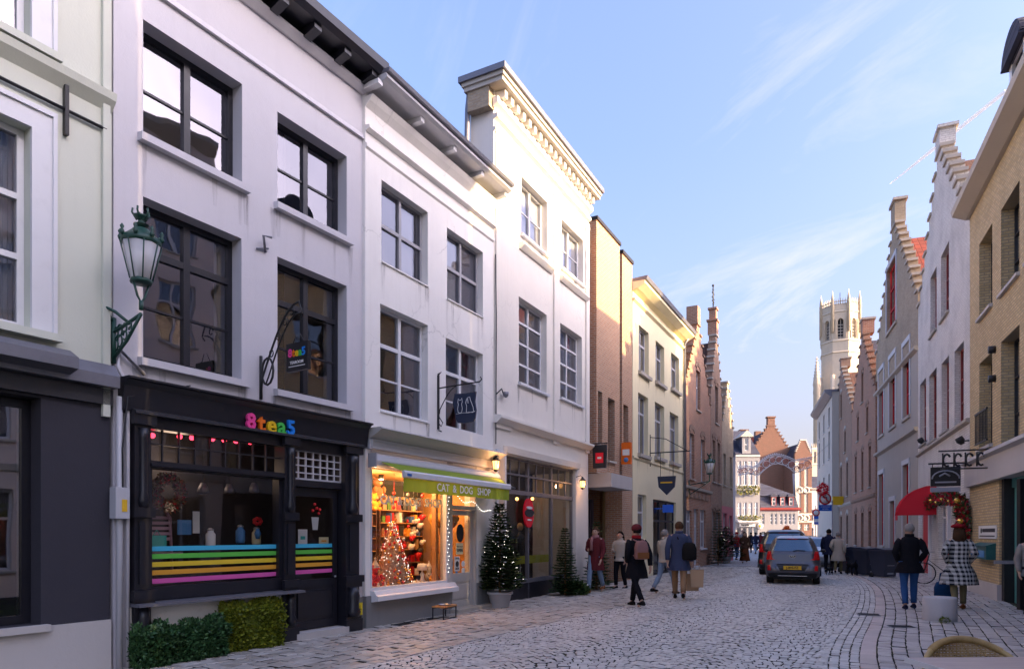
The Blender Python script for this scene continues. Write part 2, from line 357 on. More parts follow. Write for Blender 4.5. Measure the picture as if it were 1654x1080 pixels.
def steps(u0, u1, ze, zt, n, wt):
    """rects of a stepped gable between eaves and top"""
    c = (u0+u1)/2; hw = (u1-u0)/2; o = []
    for k in range(n):
        h0 = ze+(zt-ze)*k/n; h1 = ze+(zt-ze)*(k+1)/n; w = hw+(wt/2-hw)*(k/(n-1))
        o.append((c-w, c+w, h0, h1))
    return o
def caps(B, st, mat, ov=.06, th=.09, y0=-.06, y1=.36, name='coping', lo=None):
    for k, r in enumerate(st):
        nx = st[k+1] if k+1 < len(st) else None
        for (a, c) in (((r[0]-ov, nx[0]-.001), (nx[1]+.001, r[1]+ov)) if nx else ((r[0]-ov, r[1]+ov),)):
            MB().box(a, c, y0, y1, r[3]-.002, r[3]+th).build('coping_stone', mat, B)
# ---------------------------------------------------------------- palette
plaster('plaster_lilac', (.60, .58, .61), 1.0, streak=.4)
plaster('plaster_white', (.85, .82, .78), 1.2, streak=.6, crack=1.0)
plaster('plaster_bright', (.79, .745, .68), 1.0, streak=.5, crack=.5)
plaster('plaster_mint', (.62, .64, .55), .5, streak=.4)
plaster('plaster_cream', (.82, .73, .49), .5, streak=.6)
plaster('plaster_limewash', (.66, .64, .63), 1.3, streak=1.1, bump=.5)
plaster('plinth_grey', (.22, .22, .22), 1.0, streak=.9, bump=.4)
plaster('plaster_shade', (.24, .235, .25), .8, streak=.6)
plaster('render_black', (.045, .043, .055), .8, streak=.3)
plaster('concrete_pale', (.52, .49, .47), 1.0, streak=.9)
plaster('stone_grey', (.45, .405, .35), 1.2, streak=1.0, bump=.5)
plaster('stone_pale', (.52, .48, .42), 1.0, streak=.9)
plaster('belfry_stone', (.60, .51, .39), 1.4, streak=1.0, bump=.6)
brick('brick_tan', (.52, .28, .16), (.40, .20, .115), (.50, .42, .34), mo=.014)
brick('brick_red', (.46, .20, .11), (.30, .12, .07), (.46, .38, .31), mo=.014, stain=.7)
brick('brick_brown', (.38, .215, .14), (.25, .14, .095), (.38, .31, .25), mo=.014, stain=.8)
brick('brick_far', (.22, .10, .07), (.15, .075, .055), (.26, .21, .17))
brick('brick_yellow', (.74, .57, .31), (.58, .42, .21), (.42, .35, .24), mo=.014)
brick('brick_buff', (.50, .40, .28), (.38, .29, .20), (.42, .36, .28), mo=.014, stain=.8)
brick('brick_old_white', (.86, .83, .78), (.79, .75, .70), (.62, .58, .53), stain=.8, bump=.9)
paint('paint_black', (.012, .012, .018), .32, .25)
paint('paint_charcoal', (.03, .029, .035), .4, .3)
paint('paint_white', (.68, .68, .70), .45, .2)
paint('paint_grey', (.36, .35, .37), .45, .25)
paint('paint_palegrey', (.50, .50, .53), .45, .2)
paint('paint_beige', (.46, .44, .42), .5, .2)
paint('paint_red', (.55, .012, .015), .7, .1)
paint('paint_redbrown', (.26, .035, .03), .5, .3)
paint('paint_teal', (.10, .33, .30), .4, .2)
paint('paint_green', (.012, .06, .045), .4, .3)
paint('iron_black', (.012, .012, .014), .5, .3)
paint('zinc', (.20, .20, .23), .5, .4, .6)
paint('steel', (.45, .45, .47), .3, .2, .9)
paint('oak', (.38, .22, .11), .5, .5)
paint('warm_wood', (.45, .22, .08), .5, .3)
new('room_dark', (.035, .033, .036), .9)
new('room_mid', (.10, .09, .085), .9)
new('curtain_white', (.55, .55, .58), .9); new('blind_grey', (.20, .20, .24), .9); new('blind_or_reflection_white', (.72, .72, .74), .8)  # the last white serves real blinds and painted glass reflections
tiles('roof_pantile', (.30, .07, .045), (.20, .055, .04)); tiles('roof_tile_brown', (.16, .075, .05), (.10, .06, .05), .18, .12)
tiles('roof_slate', (.07, .075, .11), (.05, .05, .075), .25, .18)
glass('pane_glass', (.80, .83, .88), 2.0, wav=.08, gc=(.68, .67, .74, 1)); glass('shop_glass', (.97, .97, .97), .55); glass('dark_glass', (.35, .38, .42), 2.4); glass('lamp_glass', (.93, .94, .95), .8)
new('sett_side', (.05, .045, .038), .95, spec=.1)
stone('sett_road', [(.43, .415, .39), (.54, .52, .49), (.64, .62, .585), (.48, .455, .425), (.58, .56, .53)], .5)
stone('sett_walk', [(.34, .30, .26), (.46, .42, .37), (.57, .53, .48), (.40, .355, .31), (.52, .48, .44)], .46)
stone('sett_right', [(.38, .34, .32), (.48, .44, .41), (.57, .53, .50), (.46, .41, .39)], .46)
stone('band_stone', [(.52, .43, .39), (.58, .49, .45), (.49, .42, .38)], .55)
mj, tj = new('joint_earth', (.035, .033, .028), .95, spec=.15)
g_ = tj.n('ShaderNodeNewGeometry').outputs['Position']
tj.col(tj.mix(tj.ramp(tj.noise(1.3, 4, .6, g_), .48, .62), (.033, .030, .027), (.045, .06, .018))); tj.bump(tj.noise(60, 4, .7, g_), .6, .01)
mf, tf = new('far_setts', (.25, .24, .24), .8, spec=.25)
g_ = tf.n('ShaderNodeNewGeometry').outputs['Position']
vo = tf.n('ShaderNodeTexVoronoi', {'Vector': g_, 'Scale': 8.0}, feature='DISTANCE_TO_EDGE'); vc = tf.n('ShaderNodeTexVoronoi', {'Vector': g_, 'Scale': 8.0})
tf.col(tf.mix(tf.ramp(vo.outputs['Distance'], .02, .09), (.15, .14, .135), tf.mix(vc.outputs['Color'], (.38, .37, .37), (.48, .47, .47))))

mst, tst = new('rain_stain', (.10, .095, .09), .95, spec=.05)
go_ = tst.tc.outputs['Generated']; tst.t.links.new(tst.math('MULTIPLY', tst.math('MULTIPLY', tst.n('ShaderNodeSeparateXYZ', {0: go_}).outputs[2], .32), tst.ramp(tst.noise(3.0, 4, .6, tst.vmap((9, 9, .8))), .3, .7)), tst.bs.inputs['Alpha'])
# ---------------------------------------------------------------- facades planes
F1 = Fac(1500, -9.5, 183)      # tea shop and the mint house
F2 = Fac(1431, -8.71, 590)     # pet shop
F3 = Fac(1407, -8.38, 797)     # the rest of this side
G1 = Fac(1300, 4.6, 1567)      # yellow brick
G2 = Fac(1300, 4.6, 1483)      # white gable
G3 = Fac(1223, 6.53, 1415)     # grey stone, red windows
G4 = Fac(1215, 6.7, 1345)      # brick houses

# ---------------------------------------------------------------- ground
box('ground', 'joint_earth', None, -3000, 3000, -300, 6000, -.6, 0, 'structure')
def curb_x(Y): return -6.73+.61*Y if Y < 20 else 5.47+.526*(Y-20)
BAND = [(-2, 1.2), (3, 2.55), (5.5, 3.15), (8.13, 4.08), (12, 6.44), (13.9, 7.5), (16.65, 9.0), (21, 11.2), (28, 13.9), (37.5, 17.6), (60, 26.5)]
def lerp_tab(T, Y):
    for (a, b), (c, d) in zip(T, T[1:]):
        if Y <= c: return b+(d-b)*(Y-a)/(c-a)
    return T[-1][1]
def smooth_tab(T, Y): return sum(lerp_tab(T, Y+d) for d in (-1.2, -.6, 0, .6, 1.2))/5
_bt = [(y*.5, sum(lerp_tab(BAND, y*.5+d*.5) for d in range(-5, 6))/11) for y in range(-2, 118)]
def band_x(Y): return lerp_tab(_bt, Y)
def facL(Y): return (-9.5+.61*Y) if Y < 11.5 else ((-8.71+.5476*Y) if Y < 15.16 else -8.38+.5258*Y)
def facR(Y): return 4.6+.4288*Y if Y < 27.7 else 6.53+.359*Y
def sett(b, cx, cy, ang, hw, hl, top, r, ch=.009, jit=.006):
    """one stone: chamfered top on four sloping sides, slightly uneven"""
    ca, sa = math.cos(ang), math.sin(ang); vs = []
    J = lambda: r.uniform(-jit, jit)
    cor = [(-hw+J(), -hl+J()), (hw+J(), -hl+J()), (hw+J(), hl+J()), (-hw+J(), hl+J())]
    tx, ty = r.uniform(-.05, .05), r.uniform(-.05, .05)
    for (x, y) in cor: vs.append((cx+x*ca-y*sa, cy+x*sa+y*ca, .0))
    for (x, y) in cor: vs.append((cx+x*ca-y*sa, cy+x*sa+y*ca, top*.74))
    for (x, y) in cor:
        x -= math.copysign(ch, x); y -= math.copysign(ch, y); vs.append((cx+x*ca-y*sa, cy+x*sa+y*ca, top+x*tx+y*ty))
    b.mat2 = 'sett_side'; n0 = len(b.f)
    for i_ in range(4): b.mi[n0+i_] = 1
    b.add(vs, [(0, 1, 5, 4), (1, 2, 6, 5), (2, 3, 7, 6), (3, 0, 4, 7), (4, 5, 9, 8), (5, 6, 10, 9), (6, 7, 11, 10), (7, 4, 8, 11), (8, 9, 10, 11)])
def vis(x, y):
    if y < 6.6: return False
    q = 827+1103*x/y; return -60 < q < 1720
def lay(items, name, mat, surf, cap=296):
    """items = (x,y,ang,hw,hl,top); the nearest are stones of their own, the rest one mass"""
    items.sort(key=lambda t: t[0]**2+t[1]**2); near = [t for t in items if 30 < 827+1103*t[0]/t[1] < 1640 and 862+1765/t[1] < 1084][:cap]; ns = set(map(id, near))
    r = random.Random(5); var = []
    for t in near:
        b = MB(); b.tone = r.random(); x, y, a, hw, hl, top = t
        sett(b, 0, 0, a, hw, hl, top, r); o = b.build('sett', mat, surf); o.location = (x, y, 0)
    b = MB()
    for t in items:
        if id(t) in ns: continue
        b.tone = r.random(); sett(b, *t[:5], t[5], r, jit=.007)
    b.build('setts', mat, surf, 'stuff')
def strip(name, fa, fb, y0, y1, z, mat, n=60):
    b = MB(); ys = [y0+(y1-y0)*k/n for k in range(n+1)]
    for p, q in zip(ys, ys[1:]): b.quad((fa(p), p, z), (fb(p), p, z), (fb(q), q, z), (fa(q), q, z))
    return b.build(name, mat, None, 'structure')
walkL = strip('left_pavement', lambda y: facL(y)-.3, curb_x, -4, 60, .004, 'joint_earth')
road = strip('road', curb_x, band_x, -4, 60, .004, 'joint_earth')
walkR = strip('right_pavement', band_x, lambda y: facR(y)+.3, -4, 60, .004, 'joint_earth')
sq = strip('square', lambda y: facL(y)-.1 if y < 43 else -60, lambda y: facR(y) if y < 57 else 80, 33.5, 200, .018, 'far_setts', 90)
rr = random.Random(3)
# left pavement: courses parallel to the fronts
it = []
for Yd in [6.0]:
    th = math.atan2(1, .58); L = 36.0; s = 0.0; ux, uy = math.cos(th), math.sin(th)
    row = 0
    while row < 26:
        c = row*.168; s = rr.uniform(0, .2)
        while s < 33:
            w = rr.uniform(.15, .25); y = 4.6+s*.862
            x0 = curb_x(y)-.09-c*1.16; mx_ = curb_x(y+.1)-curb_x(y); a = math.atan2(.1, mx_)
            if x0 > facL(y)-.05 and vis(x0, y): it.append((x0, y, a, w/2-.006, .168/2-.009, .022+rr.uniform(0, .014)))
            s += w
        row += 1
lay(it, 'left', 'sett_walk', walkL)
# road: small setts laid in repeating arcs
it = []; th = math.atan2(1, .58); T = Vector((math.cos(th), math.sin(th))); Nn = Vector((T.y, -T.x)); P0 = Vector((curb_x(5.0), 5.0))
SPAN = 1.75; RISE = .46; st = .098
s = -4.0
while s < 36:
    c = .02; k = 0
    while c < 9:
        w = rr.uniform(.085, .125); cc = c+w/2; f = (cc/SPAN) % 1.0; g = 2*f-1
        off = RISE*(1-g*g)
        slope = RISE*(-2*g)*2/SPAN
        p = P0+T*(s+off)+Nn*cc; y = p.y
        bx = band_x(y); x = p.x
        if curb_x(y)+.06 < x < bx-.54 and vis(x, y) and y < 35:
            ln = math.hypot(1, slope)
            a = math.atan2(Nn.y+T.y*slope, Nn.x+T.x*slope)
            it.append((x+rr.uniform(-.004, .004), y+rr.uniform(-.004, .004), a+rr.uniform(-.04, .04), w*min(ln, 1.18)/2-.006, st/min(ln, 1.3)/2-.0052, .020+rr.uniform(0, .013)))
        c += w
    s += st
# dark course along the left edge
s = 0.0
while s < 33:
    w = rr.uniform(.12, .2); y = 5+s*.862; x = curb_x(y)+.0
    if vis(x, y): it.append((x, y, math.atan2(.1, curb_x(y+.1)-curb_x(y)), w/2-.006, .045, .018))
    s += w
# three straight courses beside the pale band
def band_pt(y, o):
    dx = band_x(y+.1)-band_x(y-.1); L = math.hypot(dx, .2); n = Vector((.2/L, -dx/L)); return band_x(y)+n.x*o, y+n.y*o, math.atan2(.2, dx)
for o in (-.50, -.385, -.27, -.155):
    y = 6.0
    while y < 35:
        w = rr.uniform(.12, .2); x, yy, a = band_pt(y, o)
        if vis(x, yy): it.append((x, yy, a, w/2-.006, .052, .018+rr.uniform(0, .006)))
        y += w*math.sin(a)
lay(it, 'road', 'sett_road', road)
# right: pale band, then courses following it
b = MB(); y = 6.0; bands = []
while y < 35:
    w = rr.uniform(.3, .5); x, yy, a = band_pt(y+w*.4, 0)
    if vis(x, yy): bands.append((x, yy, a, w/2-.006, .095, .022))
    y += w*math.sin(a)
for t in bands:
    b = MB(); b.tone = rr.random(); sett(b, 0, 0, t[2], t[3], t[4], t[5], rr, jit=.003); o = b.build('band_slab', 'band_stone', walkR); o.location = (t[0], t[1], 0)
it = []; row = 0
while row < 46:
    o = .194+row*.178; y = 5.5+rr.uniform(0, .2); row += 1
    while y < 35:
        w = rr.uniform(.12, .26); x, yy, a = band_pt(y, o)
        if x < facR(yy)+.05 and vis(x, yy) and yy > 5.5: it.append((x, yy, a, w/2-.007, .178/2-.008, .022+rr.uniform(0, .014)))
        y += w*math.sin(a)
lay(it, 'right', 'sett_right', walkR)
# ================================================================ mint house (nearest, mostly out of frame)
U = F1.u
B = F1.root('mint_house', 'pale mint green house with white window surrounds over a charcoal shopfront', 'house')
wl = (-9.0, -.02)
hA = F1.rect(0, 48, 185, 520); hA = (hA[1]-1.15, hA[1], hA[2], hA[3]); hB = F1.rect(0, 40, -160, 68); hB = (hA[0], hA[1], F1.z(40, 62)-.02, F1.z(40, 62)+2.0)
hs = [hA, hB]
for k in (1, 2, 3): hs += [(h[0]-2.3*k, h[1]-2.3*k, h[2], h[3]) for h in (hA, hB)]
zf = F1.z(100, 575)
hs = [h for h in hs if h[0] > wl[0]+.3]
wall('wall', 'plaster_mint', B, [(wl[0], wl[1], zf, 10.2)], hs)
for h in hs:
    window(B, h, 'paint_white', 2, (.36, .66), .07, sill=None, d=.12, curtain=(.3, 'curtain_white'))
    s = MB(); w = .2; s.box(h[0]-w, h[0]-.002, -.04, .02, h[2], h[3]+w).box(h[1]+.002, h[1]+w, -.04, .02, h[2], h[3]+w).box(h[0]-.002, h[1]+.002, -.04, .02, h[3]+.002, h[3]+w)
    s.box(h[0]-w-.04, h[0]-w, -.065, .02, h[2], h[3]+w+.05).box(h[1]+w, h[1]+w+.04, -.065, .02, h[2], h[3]+w+.05).box(h[0]-w, h[1]+w, -.065, .02, h[3]+w, h[3]+w+.05); s.build('window_surround', 'paint_white', B)
    MB().ex([(-.14, h[2]-.1), (.1, h[2]-.1), (.1, h[2]-.002), (-.14, h[2]-.02)], h[0]-.26, h[1]+.26).build('sill', 'plaster_mint', B)
zc = F1.z(100, 130)
MB().ex([(-.10, zc+.02), (0, zc-.09), (0, zc+.1), (-.12, zc+.1)], wl[0], -.02).build('string_course', 'plaster_mint', B)
MB().tube([(u, -.035, zc-.32) for u in (wl[0], -.1)], .018, 6).build('cable', 'iron_black', B)
MB().box(U(104)-.02, U(104)+.02, -.06, 0, F1.z(104, 220), F1.z(104, 140)).build('wall_anchor', 'iron_black', B)
zl = F1.z(100, 640); zt_ = F1.z(150, 1000)
pr = (F1.u(68), -.06, 0, 0)
wall('shopfront_wall', 'render_black', B, [(wl[0], -.04, F1.z(120, 1005), zf-.003)], [(wl[0]+.5, U(66), F1.z(66, 1008), zl-.05)], .3, y=.004)
wall('plinth', 'concrete_pale', B, [(wl[0], -.04, 0, F1.z(120, 1005)-.003)], [], .34, y=-.03)
MB().box(wl[0]+.5, U(66)+.06, -.09, .2, F1.z(66, 1008)-.07, F1.z(66, 1008)).build('window_sill', 'concrete_pale', B)
window(B, (U(66)-1.35, U(66), F1.z(66, 1008)+.003, zl-.06), 'paint_black', 1, (), .09, d=.22, gm='dark_glass')
window(B, (wl[0]+.5, U(66)-1.4, F1.z(66, 1008)+.003, zl-.06), 'paint_black', 3, (), .09, d=.22, gm='dark_glass')
MB().box(wl[0], -.03, -.05, -.002, zl-.02, zl+.16).build('fascia_board', 'paint_charcoal', B)
MB().ex([(-.16, zl+.17), (-.003, zl+.17), (-.003, zf+.0), (-.05, zf), (-.16, zl+.3)], wl[0], -.01).build('shopfront_cornice', 'zinc', B)
MB().ex([(-.34, zf-.18), (-.16, zf-.22), (-.05, zf-.16), (-.05, zf+.0), (-.16, zf+.04), (-.34, zf-.06)], wl[0], U(120)-.12).build('awning_cassette', 'zinc', B)
shell(B, wl[0], wl[1], 10.2, 9, 'plaster_mint', 'roof_slate')
p = MB(); p.box(-.14, -.06, -.05, -.002, 2.95, 10.1); p.build('downpipe', 'plaster_mint', B)

# ================================================================ tea shop house
STAINS[0] = True
B = F1.root('tea_shop_house', 'lilac white three storey house with black framed windows above a black tea shop front', 'house')
UE = F1.u(590); ZT = 9.06; zs = 3.44
W1 = F1.rect(231, 391, 31, 217); W2 = F1.rect(448, 560, 180, 328); W3 = F1.rect(231, 390, 317, 577); W4 = F1.rect(448, 560, 414, 628)
up = [W1, W2, W3, W4]
wall('wall', 'plaster_lilac', B, [(0, UE, zs, ZT)], up)
wall('pier', 'plaster_lilac', B, [(.002, U(205)-.0, 0, zs-.003)], [], .28)
wall('pier', 'plaster_lilac', B, [(U(577), UE, .55, zs-.003)], [], .28)
wall('pier_plinth', 'plinth_grey', B, [(U(577), UE, 0, .547)], [], .30, y=-.02)
for w in up:
    lo = w in (W3, W4)
    window(B, w, 'paint_black', 2, (.70,) if lo else (), .075, .06, d=.2, thin=(.35,) if lo else (.48,), thint=.03, sill=.07, sm='plaster_lilac', sh=.11, sw=.10, curtain=(.12, 'curtain_white') if lo else None)
za = F1.z(587, 222)
MB().ex([(-.05, za-.05), (0, za-.05), (0, za+.02), (-.02, za+.04)], 0, UE).build('string_course', 'plaster_lilac', B)
zb = F1.z(592, 150)
MB().ex([(-.12, zb-.02), (-.04, zb-.1), (0, zb-.1), (0, zb+.02), (-.12, zb+.02)], 0, UE+.03).build('cornice_moulding', 'plaster_lilac', B)
b = MB().ex([(-.40, zb+.13), (.3, zb+.13), (.3, zb+.20), (-.46, zb+.36), (-.46, zb+.22)], -.05, UE+.08); b.build('eaves_gutter', 'paint_black', B)
wall('frieze', 'plaster_lilac', B, [(0, UE, ZT+.001, zb+.128)], [], .28)
for k in range(7):
    u = .35+(UE-.5)*k/6
    MB().ex([(-.36, zb+.128), (-.01, zb+.128), (-.01, zb-.02), (-.12, zb-.01), (-.24, zb+.02), (-.36, zb+.05)], u-.07, u+.07).build('eaves_bracket', 'paint_black', B)
shell(B, 0, UE, zb+.24, 9, 'plaster_lilac', 'roof_slate', 1.8)
# wall tie
MB().tube([(U(427), -.02, F1.z(427, 408)), (U(418), -.10, F1.z(418, 383)), (U(431), -.1, F1.z(431, 386))], .018, 6).tube([(U(412), -.03, F1.z(412, 402)), (U(431), -.03, F1.z(431, 402))], .014, 6).build('wall_anchor', 'zinc', B)
# --- shopfront joinery
zsl = .79; zl0 = 2.40; pz = .16
pb = 'paint_black'
def pil(u0, u1, name='pilaster'):
    m = MB().box(u0, u1, -.10, .12, .0, 3.02); c = (u0+u1)/2; w = (u1-u0)/2
    m.box(c-w-.03, c+w+.03, -.15, -.098, 0, .22); m.box(c-w-.02, c+w+.02, -.135, -.098, .22, .26); m.box(c-w-.05, c+w+.05, -.17, -.098, .82, .93); m.box(c-w-.03, c+w+.03, -.14, -.098, .74, .82)
    m.lathe([(w*.62, .26), (w*.8, .34), (w*.55, .42), (w*.7, .6), (w*.5, .74)], (c, -.12, 0), 12)
    m.box(c-w*.55, c+w*.55, -.125, -.098, 1.0, 1.75); m.box(c-w-.03, c+w+.03, -.15, -.098, 1.80, 1.92); m.lathe([(w*.5, 1.92), (w*.66, 2.0), (w*.42, 2.12), (w*.42, 2.75), (w*.62, 2.86)], (c, -.11, 0), 12)
    m.box(c-w-.04, c+w+.04, -.16, -.098, 2.9, 3.018)
    return m.build(name, pb, B)
pil(U(210), U(236)); pil(U(452), U(470)); pil(U(551), U(573))
MB().ex([(-.20, 3.40), (-.14, 3.34), (-.10, 3.05), (-.002, 3.03), (-.002, 3.435), (-.24, 3.435), (-.24, 3.41)], U(190), U(586)).build('fascia', pb, B)
MB().ex([(-.19, 3.02), (-.10, 3.02), (.1, 3.02), (.1, 3.08), (-.12, 3.08), (-.19, 3.05)], U(205), U(577)).build('fascia_moulding', 'paint_charcoal', B)
box('fascia_backing', pb, B, U(205), U(577), -.0, .27, 3.081, 3.438)
wa = (U(236), U(452)); fz = .96
# large display window
f = MB().box(wa[0], wa[1], -.09, .1, zl0, zl0+.09).box(wa[0], wa[1], -.06, .1, zl0+.48, 3.018).box(wa[0], wa[1], -.05, .1, zsl, fz).box(wa[0], wa[0]+.05, -.04, .1, fz, zl0).box(wa[1]-.05, wa[1], -.04, .1, fz, zl0).box(wa[0]-.01, wa[1]+.01, -.13, .0, zl0+.02, zl0+.055)
f = f.build('display_window', pb, B)
MB().quad((wa[0], .03, fz), (wa[1], .03, fz), (wa[1], .03, zl0), (wa[0], .03, zl0)).build('pane', 'shop_glass', f)
b = MB(); n = 9
for k in range(1, n): u = wa[0]+(wa[1]-wa[0])*k/n; b.box(u-.009, u+.009, .02, .05, zl0+.09, zl0+.48)
b.box(wa[0], wa[1], .02, .05, zl0+.30, zl0+.318); b.build('glazing_bars', 'paint_charcoal', f)
MB().quad((wa[0], .055, zl0+.09), (wa[1], .055, zl0+.09), (wa[1], .055, zl0+.48), (wa[0], .055, zl0+.48)).build('transom_pane', 'shop_glass', f)
MB().ex([(-.26, zsl-.05), (.1, zsl-.05), (.1, zsl), (-.26, zsl-.02)], U(205), U(474)).build('window_ledge', 'zinc', B)
wall('stall_riser', 'plaster_white', B, [(U(205), U(452), 0, zsl-.052)], [], .25, y=-.03)
STR = [('stripe_blue', (.05, .42, .62), 1.42), ('stripe_green', (.10, .48, .06), 1.325), ('stripe_yellow', (.72, .52, .03), 1.225), ('stripe_orange', (.70, .33, .03), 1.125), ('stripe_pink', (.65, .10, .38), 1.02)]
for n_, c_, z_ in STR:
    new(n_, c_, .5); box('window_stripe', n_, B, wa[0]+.05, wa[1]-.05, .022, .028, z_-.03, z_+.03)
# door with leaded light above
da = (U(470), U(551)); dz = 2.32
f = MB().box(da[0], da[1], -.02, .1, dz, dz+.1).box(da[0], da[1], -.05, .1, 2.86, 3.018).build('door_frame', pb, B)
m = MB(); m.box(da[0], da[1], .0, .02, 2.42, 2.45)
for k in range(8): u = da[0]+(da[1]-da[0])*k/7; m.box(u-.009, u+.009, .0, .03, dz+.1, 2.86)
for k in range(5): z = dz+.1+(2.86-dz-.1)*k/4; m.box(da[0], da[1], .0, .03, z-.009, z+.009)
m.build('leaded_light', 'paint_palegrey', f)
for k in range(7):
    for j in range(4):
        u = da[0]+(da[1]-da[0])*k/7; v = da[0]+(da[1]-da[0])*(k+1)/7; z = dz+.1+(2.86-dz-.1)*j/4; z2 = dz+.1+(2.86-dz-.1)*(j+1)/4
        MB().quad((u, .035, z), (v, .035, z), (v, .035, z2), (u, .035, z2)).build('pane', 'shop_glass', f)
d0, d1 = da[0]+.03, da[1]-.03
dr = MB().box(d0, d0+.09, .06, .11, .14, dz-.01).box(d1-.09, d1, .06, .11, .14, dz-.01).box(d0+.09, d1-.09, .06, .11, dz-.14, dz-.01).box(d0+.09, d1-.09, .06, .11, .78, .90).box(d0+.09, d1-.09, .06, .11, .14, .26).box(d0+.09, d1-.09, .075, .1, .26, .78).box(d0+.15, d1-.15, .055, .075, .32, .72)
dr = dr.build('door', pb, B)
MB().quad((d0+.09, .09, .90), (d1-.09, .09, .90), (d1-.09, .09, dz-.14), (d0+.09, .09, dz-.14)).build('pane', 'shop_glass', dr)
for n_, c_, z_ in STR: box('door_stripe', n_, dr, d0+.09, d1-.09, .082, .087, z_-.03, z_+.03)
MB().tube([(d0+.045, .05, 1.02), (d0+.045, .01, 1.03), (d0+.045, .01, 1.17), (d0+.045, .05, 1.18)], .01, 6).build('handle', 'steel', dr)
MB().ball((U(545), .05, .92), .02).build('door_knob', 'steel', dr)
box('door_step', 'concrete_pale', B, da[0]-.02, da[1]+.02, -.16, .12, .0, .12)
# coloured letters
x = U(397); cs = [('8', (.85, .06, .30)), ('t', (.85, .16, .01)), ('e', (.80, .50, .01)), ('a', (.06, .50, .08)), ('5', (.01, .22, .75))]
for i, (ch, c_) in enumerate(cs):
    m, t = new('letter_'+str(i), c_, .35); text('letter', ch, .33 if ch not in '85' else .29, 'letter_'+str(i), B, (U(393)+i*.172, -.155, F1.z(420, 687)+.0), .022, .009)
# room behind
ro = MB().box(.3, UE-.3, 3.0, 3.1, .0, 3.3).box(.28, .38, .3, 3, 0, 3.3).box(UE-.38, UE-.28, .3, 3, 0, 3.3).box(.3, UE-.3, .28, 3, 3.2, 3.3).box(.3, UE-.3, .28, 3, .0, .12); ro.build('shop_room', 'room_dark', B)
TEA = B
# electrical riser at the joint between the houses
E = thing('cable_riser', F1.world(U(183), 0), math.atan2(F1.d.y, F1.d.x), 'pale conduit with a small meter box climbing the joint of mint house and tea shop', 'cable riser')
MB().tube([(U(188)-U(183), -.06, 0), (U(188)-U(183), -.06, 1.95), (U(188)-U(183)-.0, -.06, 3.2)], .035, 8).build('conduit', 'paint_palegrey', E)
MB().tube([(.13, -.06, 0), (.135, -.06, 3.1), (.12, -.06, 3.35), (.02, -.06, 3.55), (.05, -.05, 3.75), (.35, -.04, 3.52)], .022, 8).build('cable', 'plaster_lilac', E)
MB().tube([(.06, -.09, 1.9), (.05, -.1, 2.6), (.10, -.12, 3.2), (.55, -.10, 3.36), (.95, -.03, 3.5)], .009, 6).build('loose_cable', 'iron_black', E)
MB().box(-.06, .10, -.16, -.03, 1.78, 2.14).build('meter_box', 'paint_palegrey', E)
new('sticker_yellow', (.75, .45, .02), .5); box('warning_sticker', 'sticker_yellow', E, .01, .07, -.165, -.16, 1.86, 2.0)

# ================================================================ pet shop house
B = F2.root('pet_shop_house', 'narrow white house with pale window frames above the pet shop and green awning', 'house')
U = F2.u; UE = F2.u(797); zs = F2.z(590, 690)
V1 = F2.rect(616, 691, 290, 420); V2 = F2.rect(722, 780, 367, 480); V3 = F2.rect(614, 691, 490, 661); V4 = F2.rect(720, 780, 545, 688)
ZT = 8.86
wall('wall', 'plaster_white', B, [(0, UE, zs, ZT)], [V1, V2, V3, V4])
window(B, V1, 'paint_grey', 2, (.5,), .05, .045, d=.14, sill=.0, sm='plaster_white', sh=.04, sw=.03, blind_or_reflection=[(0, .5, 'blind_grey'), (.52, .86, 'blind_or_reflection_white')], curtain=None, thint=.02)  # grey half is a blind; white panel paints a bright reflection in the glass
window(B, V2, 'paint_grey', 2, (.5,), .05, .045, d=.14, sill=.0, sm='plaster_white', sh=.04, sw=.03, blind_or_reflection=[(.5, 1, 'blind_grey'), (.1, .46, 'blind_or_reflection_white')])  # white panel again stands for a reflection, painted behind the pane
window(B, V3, 'paint_white', 2, (.64,), .055, .05, d=.14, sill=.0, sm='plaster_white', sh=.04, sw=.03, thin=(.32,), thint=.03, blind_or_reflection=[(.62, .98, 'blind_grey')])
window(B, V4, 'paint_white', 2, (.64,), .055, .05, d=.14, thin=(.32,), thint=.03, blind_or_reflection=[(.6, .98, 'blind_grey')])
for (px, py, o) in ((592, 205, .09), (590, 232, .035)):
    z = F2.z(px, py); MB().ex([(-o, z-.04), (0, z-.07), (0, z+.03), (-o, z+.01)], 0, UE).build('string_course', 'plaster_white', B)
z = F2.z(592, 155)-.07
MB().ex([(-.10, z-.03), (0, z-.12), (0, z+.05), (-.16, z+.05)], .0, UE+.0).build('cornice_moulding', 'plaster_white', B)
wall('frieze', 'plaster_white', B, [(0, UE, ZT+.001, z+.2)], [], .28)
MB().ex([(-.40, z+.20), (-.003, z+.20), (.3, z+.20), (.3, z+.28), (-.44, z+.31), (-.46, z+.24)], .0, UE+.02).build('eaves_cornice', 'paint_palegrey', B)
MB().ex([(-.50, z+.325), (-.4, z+.315), (.28, z+.285), (.28, z+.30), (-.4, z+.38), (-.52, z+.38)], -.0, UE+.04).build('gutter', 'zinc', B)
for px in (610, 676, 727, 771, 808):
    u = min(U(px)-.35, UE-.02); MB().ex([(-.35, z+.197), (-.04, z+.197), (-.04, z+.11), (-.35, z+.12)], u-.055, u+.055).build('eaves_bracket', 'paint_white', B)
shell(B, 0, UE, z+.3, 9, 'plaster_white', 'roof_slate', 1.8)
